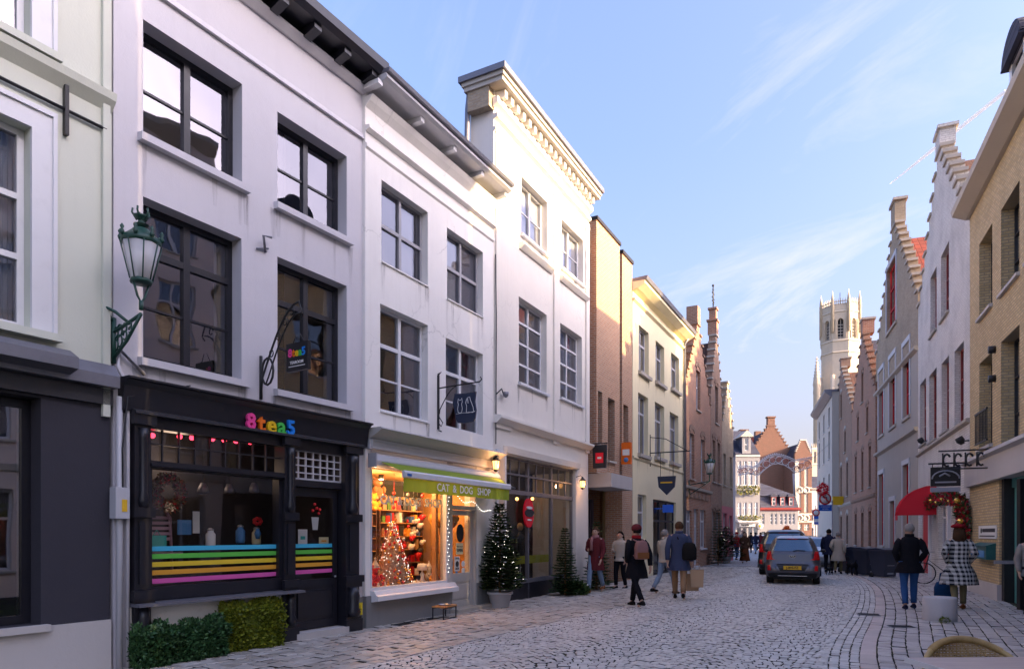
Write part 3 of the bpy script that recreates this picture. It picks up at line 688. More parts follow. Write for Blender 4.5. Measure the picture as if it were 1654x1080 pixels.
# shop cornice and fascia
zc0 = F2.z(590, 697)
MB().ex([(-.34, zs-.03), (-.18, zs-.12), (-.08, zs-.17), (-.002, zs-.17), (-.002, zs-.003), (-.30, zs+.0)], .03, UE+.04).build('shop_cornice', 'paint_beige', B)
zf1 = zs-.17; zf0 = F2.z(592, 722)-.02
fb = MB().box(.04, UE-.01, -.06, .25, zf0, zf1-.002).build('fascia_panel', 'paint_palegrey', B)
m = MB(); e = .05
m.box(.08, UE-.05, -.085, -.058, zf1-.04, zf1-.01).box(.08, UE-.05, -.085, -.058, zf0+.01, zf0+.04).box(.08, .12, -.085, -.058, zf0+.04, zf1-.04).box(UE-.09, UE-.05, -.085, -.058, zf0+.04, zf1-.04); m.build('fascia_moulding', 'paint_palegrey', B)
wl_, wr_ = U(598), U(722); d0_, d1_ = U(731), U(768); zb_ = .66; zt2 = zf0-.002
wall('shop_wall', 'plaster_white', B, [(.0, UE, .56, zt2)], [(wl_, d1_+.04, .559, zt2-.04)], .30)
wall('plinth', 'plinth_grey', B, [(0, d0_-.05, 0, .557), (d1_+.04, UE, 0, .557)], [], .32, y=-.025)
MB().ex([(-.17, zb_-.19), (-.03, zb_-.21), (.25, zb_-.21), (.25, zb_-.02), (-.08, zb_-.02), (-.13, zb_-.09), (-.17, zb_-.11)], wl_-.002, d0_-.03).build('window_sill', 'paint_white', B)
f = MB().box(wl_, wl_+.035, -.01, .08, zb_-.02, zt2).box(wl_+.035, wr_-.035, -.01, .08, zb_-.02, zb_+.03).box(wl_, wr_, -.01, .08, zt2-.14, zt2-.045)
f = f.box(wr_-.035, wr_, -.01, .08, zb_-.02, zt2-.14).build('display_window', 'paint_white', B)
MB().quad((wl_, .03, zb_), (wr_, .03, zb_), (wr_, .03, zt2-.1), (wl_, .03, zt2-.1)).build('pane', 'shop_glass', f)
f = MB().box(wr_+.001, d0_-.05, .0, .16, .0, zt2).box(d0_-.05, d0_, -.0, .14, .0, zt2).box(d1_, d1_+.04, .0, .14, 0, zt2).box(d0_, d1_, 0, .14, 2.10, 2.18).box(d0_, d1_, 0, .14, zt2-.12, zt2-.045).build('door_frame', 'paint_beige', B)
MB().quad((d0_, .06, 2.18), (d1_, .06, 2.18), (d1_, .06, zt2-.12), (d0_, .06, zt2-.12)).build('transom_pane', 'shop_glass', f)
dr = MB().box(d0_+.01, d0_+.09, .08, .13, .1, 2.09).box(d1_-.09, d1_-.01, .08, .13, .1, 2.09).box(d0_+.09, d1_-.09, .08, .13, 1.99, 2.09).box(d0_+.09, d1_-.09, .08, .13, .62, .80).box(d0_+.09, d1_-.09, .08, .13, .1, .22).box(d0_+.09, d1_-.09, .1, .12, .22, .62).box(d0_+.14, d1_-.14, .085, .1, .27, .57).build('door', 'paint_beige', B)
MB().quad((d0_+.09, .10, .8), (d1_-.09, .10, .8), (d1_-.09, .10, 1.99), (d0_+.09, .10, 1.99)).build('pane', 'shop_glass', dr)
MB().box(d0_+.03, d0_+.05, .02, .08, .95, 1.1).build('handle', 'steel', dr)
box('door_step', 'stone_grey', B, d0_-.12, UE-.0, -.22, .1, .0, .10)
# door notices
new('paper_white', (.75, .75, .72), .7); new('paper_cream', (.70, .62, .36), .7); new('ink', (.02, .02, .025), .7); new('paper_blue', (.08, .25, .5), .6)
dc = (d0_+d1_)/2; y_ = .095
b = MB(); b.prism([(dc-.02+.14*math.cos(a)*1, 1.62+.19*math.sin(a)) for a in [R(k*30) for k in range(12)]], y_-.006, y_); b.build('round_notice', 'ink', dr)
o = box('open_notice', 'paper_cream', dr, dc-.17, dc+.10, y_-.006, y_, 1.18, 1.42); text('lettering', 'Now we are', .045, 'ink', dr, (dc-.035, y_-.009, 1.345), .001); text('lettering', 'OPEN', .085, 'ink', dr, (dc-.035, y_-.009, 1.26), .001, .002)
o = box('club_notice', 'paper_white', dr, dc-.23, dc-.04, y_-.006, y_, .84, 1.14); b = MB(); b.lathe([(.06, 0), (.06, .004)], (dc-.135, y_-.011, .99), 12, 'y'); b.box(dc-.17, dc-.1, y_-.009, y_-.006, .93, 1.02); b.build('dog_mark', 'ink', dr); text('lettering', 'LION', .06, 'ink', dr, (dc-.135, y_-.009, .89), .001, .003); text('lettering', 'DOGS', .05, 'ink', dr, (dc-.135, y_-.009, 1.10), .001, .002)
for (dx, z, r) in ((.10, .98, .065), (.1, .84, .065)): MB().prism([(dc+dx+r*math.cos(R(a)), z+r*math.sin(R(a))) for a in range(0, 360, 24)], y_-.005, y_).build('round_sticker', 'paper_white', dr)
MB().prism([(dc-.15+.04*math.cos(R(a)), .80+.045*math.sin(R(a))) for a in range(0, 360, 40)], y_-.005, y_).build('small_sticker', 'paper_blue', dr)
# awning
AW = F2.root('shop_awning', 'lime green folding awning lettered CAT & DOG SHOP over the lit pet shop window', 'awning')
new('awning_green', (.30, .42, .02), .8); mm, tt = new('awning_cloth', (.27, .37, .03), .85); tt.bump(tt.noise(6, 5, .6, tt.vmap((5, 1, 1))), .6, .03)
tl = mm.node_tree.nodes.new('ShaderNodeBsdfTranslucent'); tl.inputs[0].default_value = (.30, .42, .04, 1); ms_ = mm.node_tree.nodes.new('ShaderNodeMixShader'); ms_.inputs[0].default_value = .22; ou_ = mm.node_tree.nodes['Material Output']; mm.node_tree.links.new(tt.bs.outputs[0], ms_.inputs[1]); mm.node_tree.links.new(tl.outputs[0], ms_.inputs[2]); mm.node_tree.links.new(ms_.outputs[0], ou_.inputs[0])
uL, uR = U(600, .1), UE-.06; zk = F2.z(600, 741, .1); wF = .60; uLf, uRf = U(652, wF), U(822, wF); zF = F2.z(652, 763, wF)
MB().ex([(-.22, zk-.02), (-.20, zk-.10), (-.1, zk-.13), (-.06, zk-.13), (-.06, zk+.09), (-.12, zk+.10), (-.20, zk+.05)], uL, uR).build('cassette', 'paint_palegrey', AW)
MB().box(uL-.03, uL, -.22, -.05, zk-.14, zk+.10).build('cassette_end', 'paint_grey', AW)
MB().add([(uL+.12, -.19, zk-.03), (uR, -.19, zk-.03), (uRf, -wF, zF+.02), (uLf, -wF, zF+.02), (uL+.12, -.19, zk-.035), (uR, -.19, zk-.035), (uRf, -wF, zF+.015), (uLf, -wF, zF+.015)], [(0, 1, 2, 3), (7, 6, 5, 4), (0, 3, 7, 4), (1, 5, 6, 2)]).build('canopy', 'awning_cloth', AW)
MB().ex([(-wF-.04, zF-.07), (-wF+.02, zF-.08), (-wF+.02, zF+.03), (-wF-.02, zF+.04), (-wF-.045, zF+.01)], uLf-.02, uRf+.02).build('front_bar', 'paint_white', AW)
new('tag_blue', (.02, .12, .4), .5); box('maker_tag', 'tag_blue', AW, uLf+.04, uLf+.16, -wF-.05, -wF-.044, zF-.05, zF-.01)
for s_ in (uL+.25, uR-.1): MB().tube([(s_, -.15, zk-.07), (s_+(.25 if s_ < 1 else -.25), -.34, zk-.12), (s_+.1, -wF+.02, zF-.03)], .018, 6).build('folding_arm', 'steel', AW)
b = MB(); n = 60; hv = .225
def vy(k, j): return -wF-.0+.018*math.sin(k*1.15)*j/3+.012*math.sin(k*.43+1)*j/3
for k in range(n):
    x0 = uLf+(uRf+.02-uLf)*k/n; x1 = uLf+(uRf+.02-uLf)*(k+1)/n
    for j in range(3):
        z0 = zF-.08-hv*j/3; z1 = zF-.08-hv*(j+1)/3; b.add([(x0, vy(k, j), z0), (x1, vy(k+1, j), z0), (x1, vy(k+1, j+1), z1), (x0, vy(k, j+1), z1)], [(0, 1, 2, 3)], True)
va = b.build('valance', 'awning_cloth', AW)
new('letter_white', (.8, .8, .8), .6)
text('lettering', 'CAT  &  DOG   SHOP', .20, 'letter_white', AW, ((U(688, wF)+U(802, wF))/2, -wF-.028, zF-.19), .001, .002, sx=1.0)
# window lettering
mo_, to_ = new('letter_silver', (.85, .84, .82), .6)
text('window_lettering', 'CAT & DOG  SHOP', .215, 'letter_silver', B, ((U(608)+U(722))/2-.03, .02, F2.z(612, 807)), .003, .006)
PET = B
# left bracket lamp between pet shop and clothes shop is built below
# ================================================================ clothes shop house
B = F3.root('tall_white_house', 'tallest white rendered house, with a deep dentil cornice and wide grey shop window', 'house')
U = F3.u; UE = F3.u(950); ZC = 11.0
X1 = F3.rect(842, 884, 284, 376); X2 = F3.rect(907, 942, 353, 431); X3 = F3.rect(838, 883, 478, 616); X4 = F3.rect(905, 940, 521, 640)
zs = F3.z(800, 722)
wall('wall', 'plaster_bright', B, [(0, UE, zs, ZC)], [X1, X2, X3, X4])
window(B, X1, 'paint_white', 2, (), .06, .05, d=.16, sill=.05, blind_or_reflection=[(0, .5, 'blind_or_reflection_white'), (.5, .98, 'blind_or_reflection_white')], thin=(.5,))
window(B, X2, 'paint_white', 2, (), .06, .05, d=.16, sill=.05, blind_or_reflection=[(0, .98, 'blind_or_reflection_white')], thin=(.5,))
for X in (X3, X4): window(B, X, 'paint_white', 2, (.25, .5, .75), .06, .035, d=.16, sill=.05, curtain=(.5, 'curtain_white'))
for X in (X1, X2): z = X[2]-.28; MB().ex([(-.13, z-.04), (-.05, z-.14), (0, z-.14), (0, z+.02), (-.13, z)], X[0]-.12, X[1]+.22).build('sill_moulding', 'plaster_bright', B)
for (a, b_) in ((U(799), U(824)), (U(893), U(901)), (UE-.25, UE)): box('pilaster_strip', 'plaster_bright', B, a, b_, -.05, 0, zs+.45, ZC-.25)
for z, o, h in ((ZC-.42, .06, .06), (ZC-.15, .10, .08)): MB().ex([(-o, z), (0, z-.05), (0, z+h), (-o, z+h)], 0, UE).build('string_course', 'plaster_bright', B)
# parapet block with dentils
zt = 11.82; box('parapet', 'plaster_bright', B, -.0, UE, -.02, .6, ZC+.001, ZC+.438)
k = 0; u = .06
while u < UE: box('dentil', 'plaster_bright', B, u, u+.13, -.26, -.02, ZC+.26, ZC+.43); u += .30; k += 1
MB().ex([(-.14, ZC+.12), (-.02, ZC+.05), (-.02, ZC+.26), (-.14, ZC+.26)], -.06, UE+.04).build('bed_moulding', 'plaster_bright', B)
MB().box(-.24, UE+.06, -.36, .62, ZC+.44, ZC+.54).box(-.28, UE+.09, -.40, .66, ZC+.54, ZC+.63).build('cornice', 'plaster_stone' if 'plaster_stone' in MATS else 'stone_pale', B)
MB().box(-.33, UE+.13, -.46, .72, ZC+.63, ZC+.76).build('eaves_gutter', 'zinc', B)
box('attic_block', 'brick_buff', B, -.20, -.001, .0, .55, ZC+.0, ZC+.438)
box('return_wall', 'plaster_bright', B, .0, .3, .281, .6, 9.905, ZC); shell(B, 0, UE, 9.9, 9, 'plaster_bright', 'roof_slate', 1.4)
MB().tube([(-.12, .55, ZC+.5), (-.12, .6, ZC+.1), (-.12, .62, 10.2), (-.12, .8, 9.9), (-.12, 1.3, 9.75), (-.12, 2.2, 9.7)], .06, 8).build('downpipe', 'zinc', B)
# cable and spotlight cluster at the joint
MB().tube([(.04, -.04, 3.6), (.03, -.05, 4.6), (.05, -.05, 6.5), (.02, -.04, 7.8)], .012, 6).tube([(.04, -.04, 4.7), (.2, -.1, 4.85), (.35, -.08, 4.7)], .014, 6).build('cable', 'iron_black', B)
MB().lathe([(.02, -.06), (.06, -.02), (.07, .06)], (.28, -.16, 4.72), 10).build('spotlight', 'zinc', B)
zfa = F3.z(790, 668)
MB().ex([(-.20, zfa-.06), (-.08, zfa-.16), (0, zfa-.16), (0, zfa+.03), (-.20, zfa+.0)], 0, UE).build('fascia_cornice', 'plaster_bright', B)
s0, s1 = U(816), U(930); n0, n1 = U(803), U(813)
wall('shop_wall', 'plaster_bright', B, [(0, UE, 0, zs-.003)], [(n0, n1, 1.0, 3.42), (s0, s1, 0.0, 3.42)], .3)
for (a, b_) in ((n0-.08, n0-.003), (n1+.003, n1+.08)): box('narrow_window_trim', 'paint_white', B, a, b_, -.04, 0, .9, 3.5)
box('narrow_window_trim', 'paint_white', B, n0-.003, n1+.003, -.04, 0, 3.423, 3.5)
window(B, (n0, n1, 1.0, 3.42), 'paint_white', 1, (.62, .82), .04, .04, d=.12)
MB().ex([(-.09, 3.45), (0, 3.43), (0, 3.62), (-.12, 3.6)], s0-.1, s1+.1).build('shop_lintel', 'plaster_bright', B)
f = MB()
for k in range(4): u = s0+(s1-s0)*k/3; f.box(max(s0, u-.04), min(s1, u+.04), .1, .18, .0, 3.418)
for z in (.40, 2.55, 3.0, 3.36): f.box(s0, s1, .09, .18, z, z+(.10 if z in (.4, 2.55) else .04))
for k in range(1, 9): u = s0+(s1-s0)*k/9; f.box(u-.014, u+.014, .11, .15, 2.65, 3.36)
f = f.build('shopfront_frame', 'zinc', B)
for k in range(3):
    for (z0, z1) in ((.5, 2.55), (2.65, 3.0), (3.04, 3.36)): MB().quad((s0+(s1-s0)*k/3, .14, z0), (s0+(s1-s0)*(k+1)/3, .14, z0), (s0+(s1-s0)*(k+1)/3, .14, z1), (s0+(s1-s0)*k/3, .14, z1)).build('pane', 'shop_glass', f)
box('stall_board', 'paint_black', B, s0, s1, .1, .2, 0, .398)
new('yellow_board', (.35, .36, .03), .6)
box('display_rail', 'yellow_board', B, s0+.1, s1-1.0, .35, .42, .85, 1.05)
box('ceiling_panel', 'room_mid', B, .3, UE-.3, .3, 3, 3.4, 3.5); box('shop_floor', 'room_mid', B, .3, UE-.3, .3, 4, .0, .1)
# red lips sign
m, t = new('lips_red', (.75, .01, .03), .3); L = F3.root('lips_sign', 'oval red sign with a dark band hanging inside the clothes shop window', 'sign')
uc, zc_ = U(856), F3.z(856, 828)
def oval(a, b_, z0=0): return [(uc+a*math.cos(R(k)), zc_+z0+b_*math.sin(R(k))) for k in range(0, 360, 15)]
MB().prism(oval(.27, .36), .02, .06).build('plate', 'lips_red', L); MB().prism(oval(.25, .10), .005, .019).build('band', 'ink', L); MB().prism(oval(.16, .035, .13), .005, .019).build('highlight_band', 'paper_white', L); MB().prism(oval(.12, .02, -.17), .005, .019).build('lettering_bar', 'paper_white', L)
CLO = B
# ================================================================ brick infill block with stepped bays
B = F3.root('brick_block', 'modern orange brick block of narrow stepped bays with a garage passage', 'house')
U = F3.u; a0 = U(950)+.0; a1 = U(1022)
bays = [(a0+.002, U(960), .28, 10.9), (U(960)+.001, U(963.5), 1.2, 10.4), (U(963.5)+.001, U(1001), -.0, 11.25), (U(1001)+.001, U(1005), 1.0, 10.3), (U(1005)+.001, a1-.05, .0, 11.15)]
gz = F3.z(966, 787)
wins = [F3.rect(966, 973, 630, 716), F3.rect(982, 993, 641, 742), F3.rect(1007, 1015, 652, 722)]
wall('wall', 'brick_tan', B, [(bays[2][0], bays[2][1], gz+.45, 11.2)], [w for w in wins[:2]], .6)
wall('wall', 'brick_tan', B, [(bays[4][0], bays[4][1], 0, 11.05)], [wins[2]], .6)
wall('wall', 'brick_tan', B, [(bays[0][0], bays[0][1], 0, 10.9)], [], .6, y=.2)
for w in wins: window(B, w, 'iron_black', 1, (), .03, d=.3, gm='dark_glass', sill=.02, sm='stone_pale')
new('panel_orange', (.36, .12, .03), .5)
for i in (1, 3): box('recess_panel', 'panel_orange', B, bays[i][0], bays[i][1], .9, 1.0, 6.5, bays[i][3]); box('recess_panel', 'brick_brown', B, bays[i][0], bays[i][1], .6, 1.0, 3.2, 6.49)
for i in (0, 2, 4): box('coping', 'iron_black', B, bays[i][0]-.03, bays[i][1]+.03, bays[i][2]-.05, bays[i][2]+.7, bays[i][3]-.06 if i == 0 else (11.2 if i == 2 else 11.05), (11.02 if i == 0 else 11.3 if i == 2 else 11.16))
box('entrance_slab', 'concrete_pale', B, U(962), a1-1.6, -.5, .5, gz, gz+.42)
new('garage_plum', (.07, .05, .065), .5); wall('garage_door', 'garage_plum', B, [(U(973), U(1004), 0, gz-.25)], [], .06, y=1.0)
m = MB()
for k in range(9): u = U(973)+(U(1004)-U(973))*k/9; m.box(u, u+.02, .98, .999, .05, gz-.3)
m.build('door_slats', 'paint_charcoal', B)
box('passage_wall', 'room_dark', B, a0+.3, a1-.3, 1.8, 1.9, 0, 6); box('side_wall', 'brick_tan', B, a0+.01, a0+.3, 1.1, 9, 0, 10.2); box('side_wall', 'brick_tan', B, a1-.35, a1-.06, 1.1, 9, 0, 10.2)
box('back_wall', 'brick_tan', B, a0+.01, a1-.06, 1.95, 9, 3, 10.0)
# ================================================================ cream house
B = F3.root('cream_house', 'cream rendered house with three grey windows on each upper floor and a small shop below', 'house')
c0, c1 = a1+.0, U(1104); ze = 10.35
tops = [F3.rect(1032, 1048, 524, 598), F3.rect(1059, 1073, 549, 614), F3.rect(1084, 1097, 568, 625)]; mids = [F3.rect(1031, 1047, 633, 731), F3.rect(1058, 1073, 648, 736), F3.rect(1082, 1096, 664, 744)]
low = [F3.rect(1030, 1044, 797, 870), (U(1055), U(1092), .0, 2.95)]
wall('wall', 'plaster_cream', B, [(c0, c1, 0, ze)], tops+mids+low)
for w in tops: window(B, w, 'paint_palegrey', 2, (.65,), .06, .05, d=.16, sill=.08, sm='stone_grey', sh=.14, sw=.12, curtain=(.3, 'curtain_white'))
for w in mids: window(B, w, 'paint_palegrey', 2, (.7,), .06, .05, d=.16, sill=.08, sm='stone_grey', sh=.14, sw=.12, curtain=(.3, 'curtain_white'))
window(B, low[0], 'paint_white', 1, (.6,), .08, .05, d=.14, blind_or_reflection=[(0, 1, 'blind_or_reflection_white')])
window(B, low[1], 'paint_charcoal', 3, (.16, .72), .08, .06, d=.1, gm='shop_glass')
for z, o in ((ze-.5, .1), (4.3, .05)): MB().ex([(-o, z), (0, z-.06), (0, z+.06), (-o, z+.05)], c0, c1).build('string_course', 'plaster_cream', B)
MB().ex([(-.45, ze), (-.2, ze-.14), (-.003, ze-.2), (-.003, ze-.002), (.3, ze+.0), (.3, ze+.1), (-.45, ze+.1)], c0-.05, c1+.1).build('cornice', 'plaster_cream', B)
MB().ex([(-.52, ze+.11), (.2, ze+.105), (.2, ze+.2), (-.55, ze+.24)], c0-.05, c1+.15).build('gutter', 'zinc', B)
shell(B, c0, c1, ze+.1, 9, 'plaster_cream', 'roof_tile_brown', 2.2)
for u in (c0+2.4, c0+4.2): box('chimney', 'brick_brown', B, u, u+.5, 2.6, 3.2, ze+.6, ze+3.0)
MB().tube([(c1-.1, -.08, 0), (c1-.1, -.08, ze-.3), (c1-.1, -.3, ze)], .06, 8).build('downpipe', 'zinc', B)
STAINS[0] = False
# ================================================================ red brick stepped gable house
def archwin(B, r, fm, cols=2, rows=(.6,), d=.14, arch='brick_brown', gm='pane_glass', sill='stone_grey', curtain=(.3, 'curtain_white')):
    w = window(B, r, fm, cols, rows, .05, .045, d=d, gm=gm, sill=.06, sm=sill, curtain=curtain)
    u0, u1, z0, z1 = r; c = (u0+u1)/2; h = (u1-u0)/2; b = MB(); n = 9
    for k in range(n):
        a, e = math.pi*(.12+.76*k/n), math.pi*(.12+.76*(k+.86)/n); ri, ro = h*1.02, h*1.02+.24; q = z1-h*.34
        b.prism([(c-ri*math.cos(a), q+ri*math.sin(a)*.55+.10), (c-ri*math.cos(e), q+ri*math.sin(e)*.55+.10), (c-ro*math.cos(e), q+ro*math.sin(e)*.62+.14), (c-ro*math.cos(a), q+ro*math.sin(a)*.62+.14)][::-1], -.03, .01)
    b.build('arch', arch, B, 'stuff'); return w
B = F3.root('red_gable_house', 'red brick house with a stepped gable and pale wooden shopfront, next to the cream house', 'house')
g0, g1 = c1+.06, U(1148); ze = 7.9; gw = g1-g0
st = steps(g0, g1, ze, 11.7, 9, .55)
rw = [(g0+.28*gw-.45, g0+.28*gw+.45, 4.2, 6.3), (g0+.68*gw-.45, g0+.68*gw+.45, 4.2, 6.3), (g0+.5*gw-.45, g0+.5*gw+.45, 7.6, 9.5)]
lw = [(g0+.45, g0+1.55, 1.0, 2.7), (g0+2.0, g0+2.9, .1, 2.8), (g0+3.3, g0+4.6, .9, 2.8)]
wall('wall', 'brick_red', B, [(g0, g1, 0, ze+.002)]+st, rw+lw, .36)
caps(B, st, 'brick_brown'); box('chimney', 'brick_brown', B, (g0+g1)/2-.32, (g0+g1)/2+.32, -.04, .5, 11.8, 12.6)
for w in rw: archwin(B, w, 'paint_white')
for w in lw: window(B, w, 'paint_white', 2, (.7,), .09, .06, d=.1, sill=.04)
for k in range(6): u = g0+.5+k*.85; MB().prism([(u+.32*math.cos(R(a)), 3.3+.32*math.sin(R(a))) for a in range(0, 181, 20)], -.05, .0).build('blind_arch', 'brick_brown', B)
MB().ex([(-.10, 3.7), (0, 3.66), (0, 3.84), (-.12, 3.82)], g0, g1).build('string_course', 'stone_grey', B)
gable_roof(B, g0+.1, g1-.1, ze, 11.4, .37, 10, 'roof_tile_brown', 'brick_red'); box('side_wall', 'brick_red', B, g0, g0+.3, .37, 10, 0, ze-.15); box('side_wall', 'brick_red', B, g1-.3, g1, .37, 10, 0, ze-.15); box('room_wall', 'room_dark', B, g0+.3, g1-.3, 1.6, 1.7, 0, ze)
B = F3.root('spire_gable_house', 'tall narrow brown brick gable house topped with a pinnacle and iron weather vane', 'house')
h0, h1 = g1+.05, U(1166); ze = 8.9; st = steps(h0, h1, ze, 12.3, 8, .5); c = (h0+h1)/2
rw = [(h0+.45, h0+1.2, 4.4, 6.6), (h1-1.2, h1-.45, 4.4, 6.6), (c-.4, c+.4, 7.6, 9.6), (h0+.4, h0+1.3, .2, 2.8), (h1-1.5, h1-.4, .8, 2.8)]
wall('wall', 'brick_brown', B, [(h0, h1, 0, ze+.002)]+st, rw, .36); caps(B, st, 'stone_grey')
for w in rw: archwin(B, w, 'paint_grey')
m = MB().box(c-.26, c+.26, -.05, .42, 12.39, 13.1).box(c-.32, c+.32, -.1, .48, 13.1, 13.2).box(c-.2, c+.2, -.0, .36, 13.2, 13.75).box(c-.26, c+.26, -.06, .42, 13.75, 13.85); m.build('pinnacle', 'brick_red', B)
m = MB().tube([(c, .18, 13.85), (c, .18, 15.1)], .03, 6).tube([(c-.3, .18, 14.4), (c+.3, .18, 14.4)], .025, 6).ball((c, .18, 15.1), .07, 8)
for s_ in (-1, 1): m.tube([(c+s_*.1*math.cos(R(a))+s_*.14, .18, 14.62+.13*math.sin(R(a))) for a in range(0, 300, 40)], .02, 5).tube([(c+s_*.1*math.cos(R(a))+s_*.14, .18, 14.18+.1*math.sin(R(a))) for a in range(0, 300, 40)], .02, 5)
m.tube([(c-.12+0, .18, 14.85), (c+.16, .18, 14.9)], .03, 5); m.build('weather_vane', 'iron_black', B)
gable_roof(B, h0+.1, h1-.1, ze, 12.0, .37, 9, 'roof_tile_brown', 'brick_brown'); box('side_wall', 'brick_brown', B, h0, h0+.3, .37, 9, 0, ze-.15); box('side_wall', 'brick_brown', B, h1-.3, h1, .37, 9, 0, ze-.15); box('room_wall', 'room_dark', B, h0+.3, h1-.3, 1.6, 1.7, 0, ze)
B = F3.root('corner_house', 'narrow buff house at the far end of the terrace with a pink lower front', 'house')
k0, k1 = h1+.05, U(1184.5); ze = 7.6; st = steps(k0, k1, ze, 10.4, 7, .5)
rw = [(k0+.4, k0+1.2, 4.4, 6.2), (k1-1.2, k1-.4, 4.4, 6.2), (k0+.4, k0+1.5, .1, 2.8), (k1-1.3, k1-.3, .9, 2.7)]
wall('wall', 'brick_buff', B, [(k0, k1, 3.2, ze+.002)]+st, rw, .36); new('front_pink', (.5, .16, .18), .7); wall('shopfront_wall', 'front_pink', B, [(k0, k1, 0, 3.198)], rw, .36)
caps(B, st, 'stone_grey')
for w in rw: window(B, w, 'paint_white', 2, (.6,), .06, d=.14, sill=.05, sm='stone_grey')
gable_roof(B, k0+.1, k1-.1, ze, 10.1, .37, 9, 'roof_slate', 'brick_buff'); box('side_wall', 'plaster_lilac', B, k0, k0+.3, .37, 9, 0, ze-.15); box('side_wall', 'plaster_lilac', B, k1-.3, k1, .37, 9, 0, ze-.15); box('room_wall', 'room_dark', B, k0+.3, k1-.3, 1.6, 1.7, 0, ze)

# ================================================================ right side: yellow brick house
B = G1.root('yellow_brick_house', 'yellow brick house with dark windows and a concrete band over a teal door', 'house')
U = G1.u; e1 = U(1654)+2.2; zl1 = G1.z(1567, 750); zl0 = G1.z(1567, 787); ze = G1.z(1567, 345)
P1 = G1.rect(1582, 1603, 395, 515); P2 = G1.rect(1617, 1647, 340, 475); P3 = G1.rect(1582, 1603, 588, 725); P4 = G1.rect(1617, 1647, 553, 730)
hh = [P1, P2, P3, P4]
for k in (1, 2): hh += [(P2[0]+2.1*k, P2[1]+2.1*k, P2[2], P2[3]), (P4[0]+2.1*k, P4[1]+2.1*k, P4[2], P4[3])]
e1 = hh[-1][1]+.6
wall('wall', 'brick_yellow', B, [(0, e1, zl1+.002, ze)], hh, .4)
for h in hh: window(B, h, 'iron_black', 2, (.33, .66), .05, .03, d=.26, sill=.05, sm='concrete_pale', sh=.09, gm='dark_glass')
m = MB(); m.box(P3[0]+.05, P3[1]-.05, -.12, -.08, P3[2]+.85, P3[2]+.9).box(P3[0]+.05, P3[1]-.05, -.12, -.08, P3[2]+.08, P3[2]+.12)
for k in range(9): u = P3[0]+.06+(P3[1]-P3[0]-.12)*k/8; m.box(u-.012, u+.012, -.11, -.09, P3[2]+.12, P3[2]+.85)
m.build('balcony_railing', 'iron_black', B)
for z in (5.35, 6.05): MB().lathe([(.09, -.14), (.09, 0)], (U(1608), 0, z), 12, 'y').build('wall_light', 'iron_black', B)
box('concrete_band', 'concrete_pale', B, -.1, e1, -.12, .5, zl0, zl1)
MB().ex([(-.22, zl1), (-.12, zl1-.06), (-.12, zl1+.1), (-.2, zl1+.09)], -.1, e1).build('band_drip', 'concrete_pale', B)
wall('pillar', 'brick_yellow', B, [(0, U(1614), .40, zl0-.002)], [], .45)
wall('pillar_plinth', 'concrete_pale', B, [(-.0, U(1614), 0, .398)], [], .49, y=-.04)
box('door_post', 'iron_black', B, U(1614)+.002, U(1618), .05, .4, 0, zl0-.003)
wall('teal_door', 'paint_teal', B, [(U(1618)+.003, U(1648), .0, zl0-.22)], [], .08, y=.25)
m = MB()
for k in range(1, 5): u = U(1618)+(U(1648)-U(1618))*k/5; m.box(u-.012, u+.012, .235, .249, .05, zl0-.25)
m.box(U(1618)+.003, U(1648), .2, .3, zl0-.218, zl0-.003); m.build('door_battens', 'paint_teal', B)
new('latch_cream', (.6, .5, .3), .5); m = MB().box(U(1632)-.08, U(1632)+.08, .19, .235, 1.95, 2.13); m.build('latch_box', 'latch_cream', B)
MB().tube([(U(1632)-.02, .22, 2.13), (U(1632)-.02, .22, 3.0)], .012, 5).build('latch_cord', 'paint_charcoal', B)
wall('shutter_frame', 'iron_black', B, [(U(1648)+.003, e1, 0, zl0-.003)], [(U(1654)+.4, e1-.4, .7, 2.6)], .3, y=.08)
window(B, (U(1654)+.4, e1-.4, .7, 2.6), 'paint_charcoal', 3, (), .06, d=.2, gm='dark_glass')
ns = G1.rect(1583, 1611, 849, 869); o = box('notice_board', 'paper_white', B, ns[0], ns[1], -.03, -.001, ns[2], ns[3]); MB().lathe([(.07, -.004), (.07, 0)], (ns[0]+.3, -.031, (ns[2]+ns[3])/2+.04), 10, 'y').box(ns[0]+.42, ns[1]-.06, -.034, -.031, (ns[2]+ns[3])/2+.0, (ns[2]+ns[3])/2+.09).box(ns[0]+.12, ns[1]-.1, -.034, -.031, ns[2]+.05, ns[2]+.08).build('notice_print', 'ink', o)
nm_ = G1.rect(1582, 1609, 877, 900); new('box_green', (.012, .10, .10), .4); o = MB().box(nm_[0], nm_[1], -.2, -.001, nm_[2], nm_[3]-.05).ex([(-.24, nm_[3]-.049), (-.001, nm_[3]-.049), (-.001, nm_[3]+.03)], nm_[0]-.02, nm_[1]+.02).build('letter_box', 'box_green', B); box('letter_box_label', 'paper_blue', o, nm_[0]+.08, nm_[1]-.2, -.204, -.2, nm_[2]+.05, nm_[3]-.16)
MB().ex([(-.42, ze+.0), (-.1, ze-.14), (-.003, ze-.14), (-.003, ze-.0), (.4, ze), (.4, ze+.12), (-.45, ze+.14)], -.08, e1+.05).build('cornice', 'stone_pale', B)
mh = 2.2
MB().ex([(.1, ze+.13), (9, ze+.13), (8.2, ze+1.5), (.6, ze+1.5)], 0, e1).build('mansard_roof', 'roof_slate', B)
box('side_wall', 'brick_yellow', B, 0, .3, .41, 9, 0, ze+.1); box('side_wall', 'brick_yellow', B, e1-.3, e1, .41, 9, 0, ze+.1); box('back_wall', 'brick_yellow', B, .3, e1-.3, 8.7, 9, 0, ze+.1); box('room_wall', 'room_dark', B, .3, e1-.3, 1.7, 1.8, 0, ze)
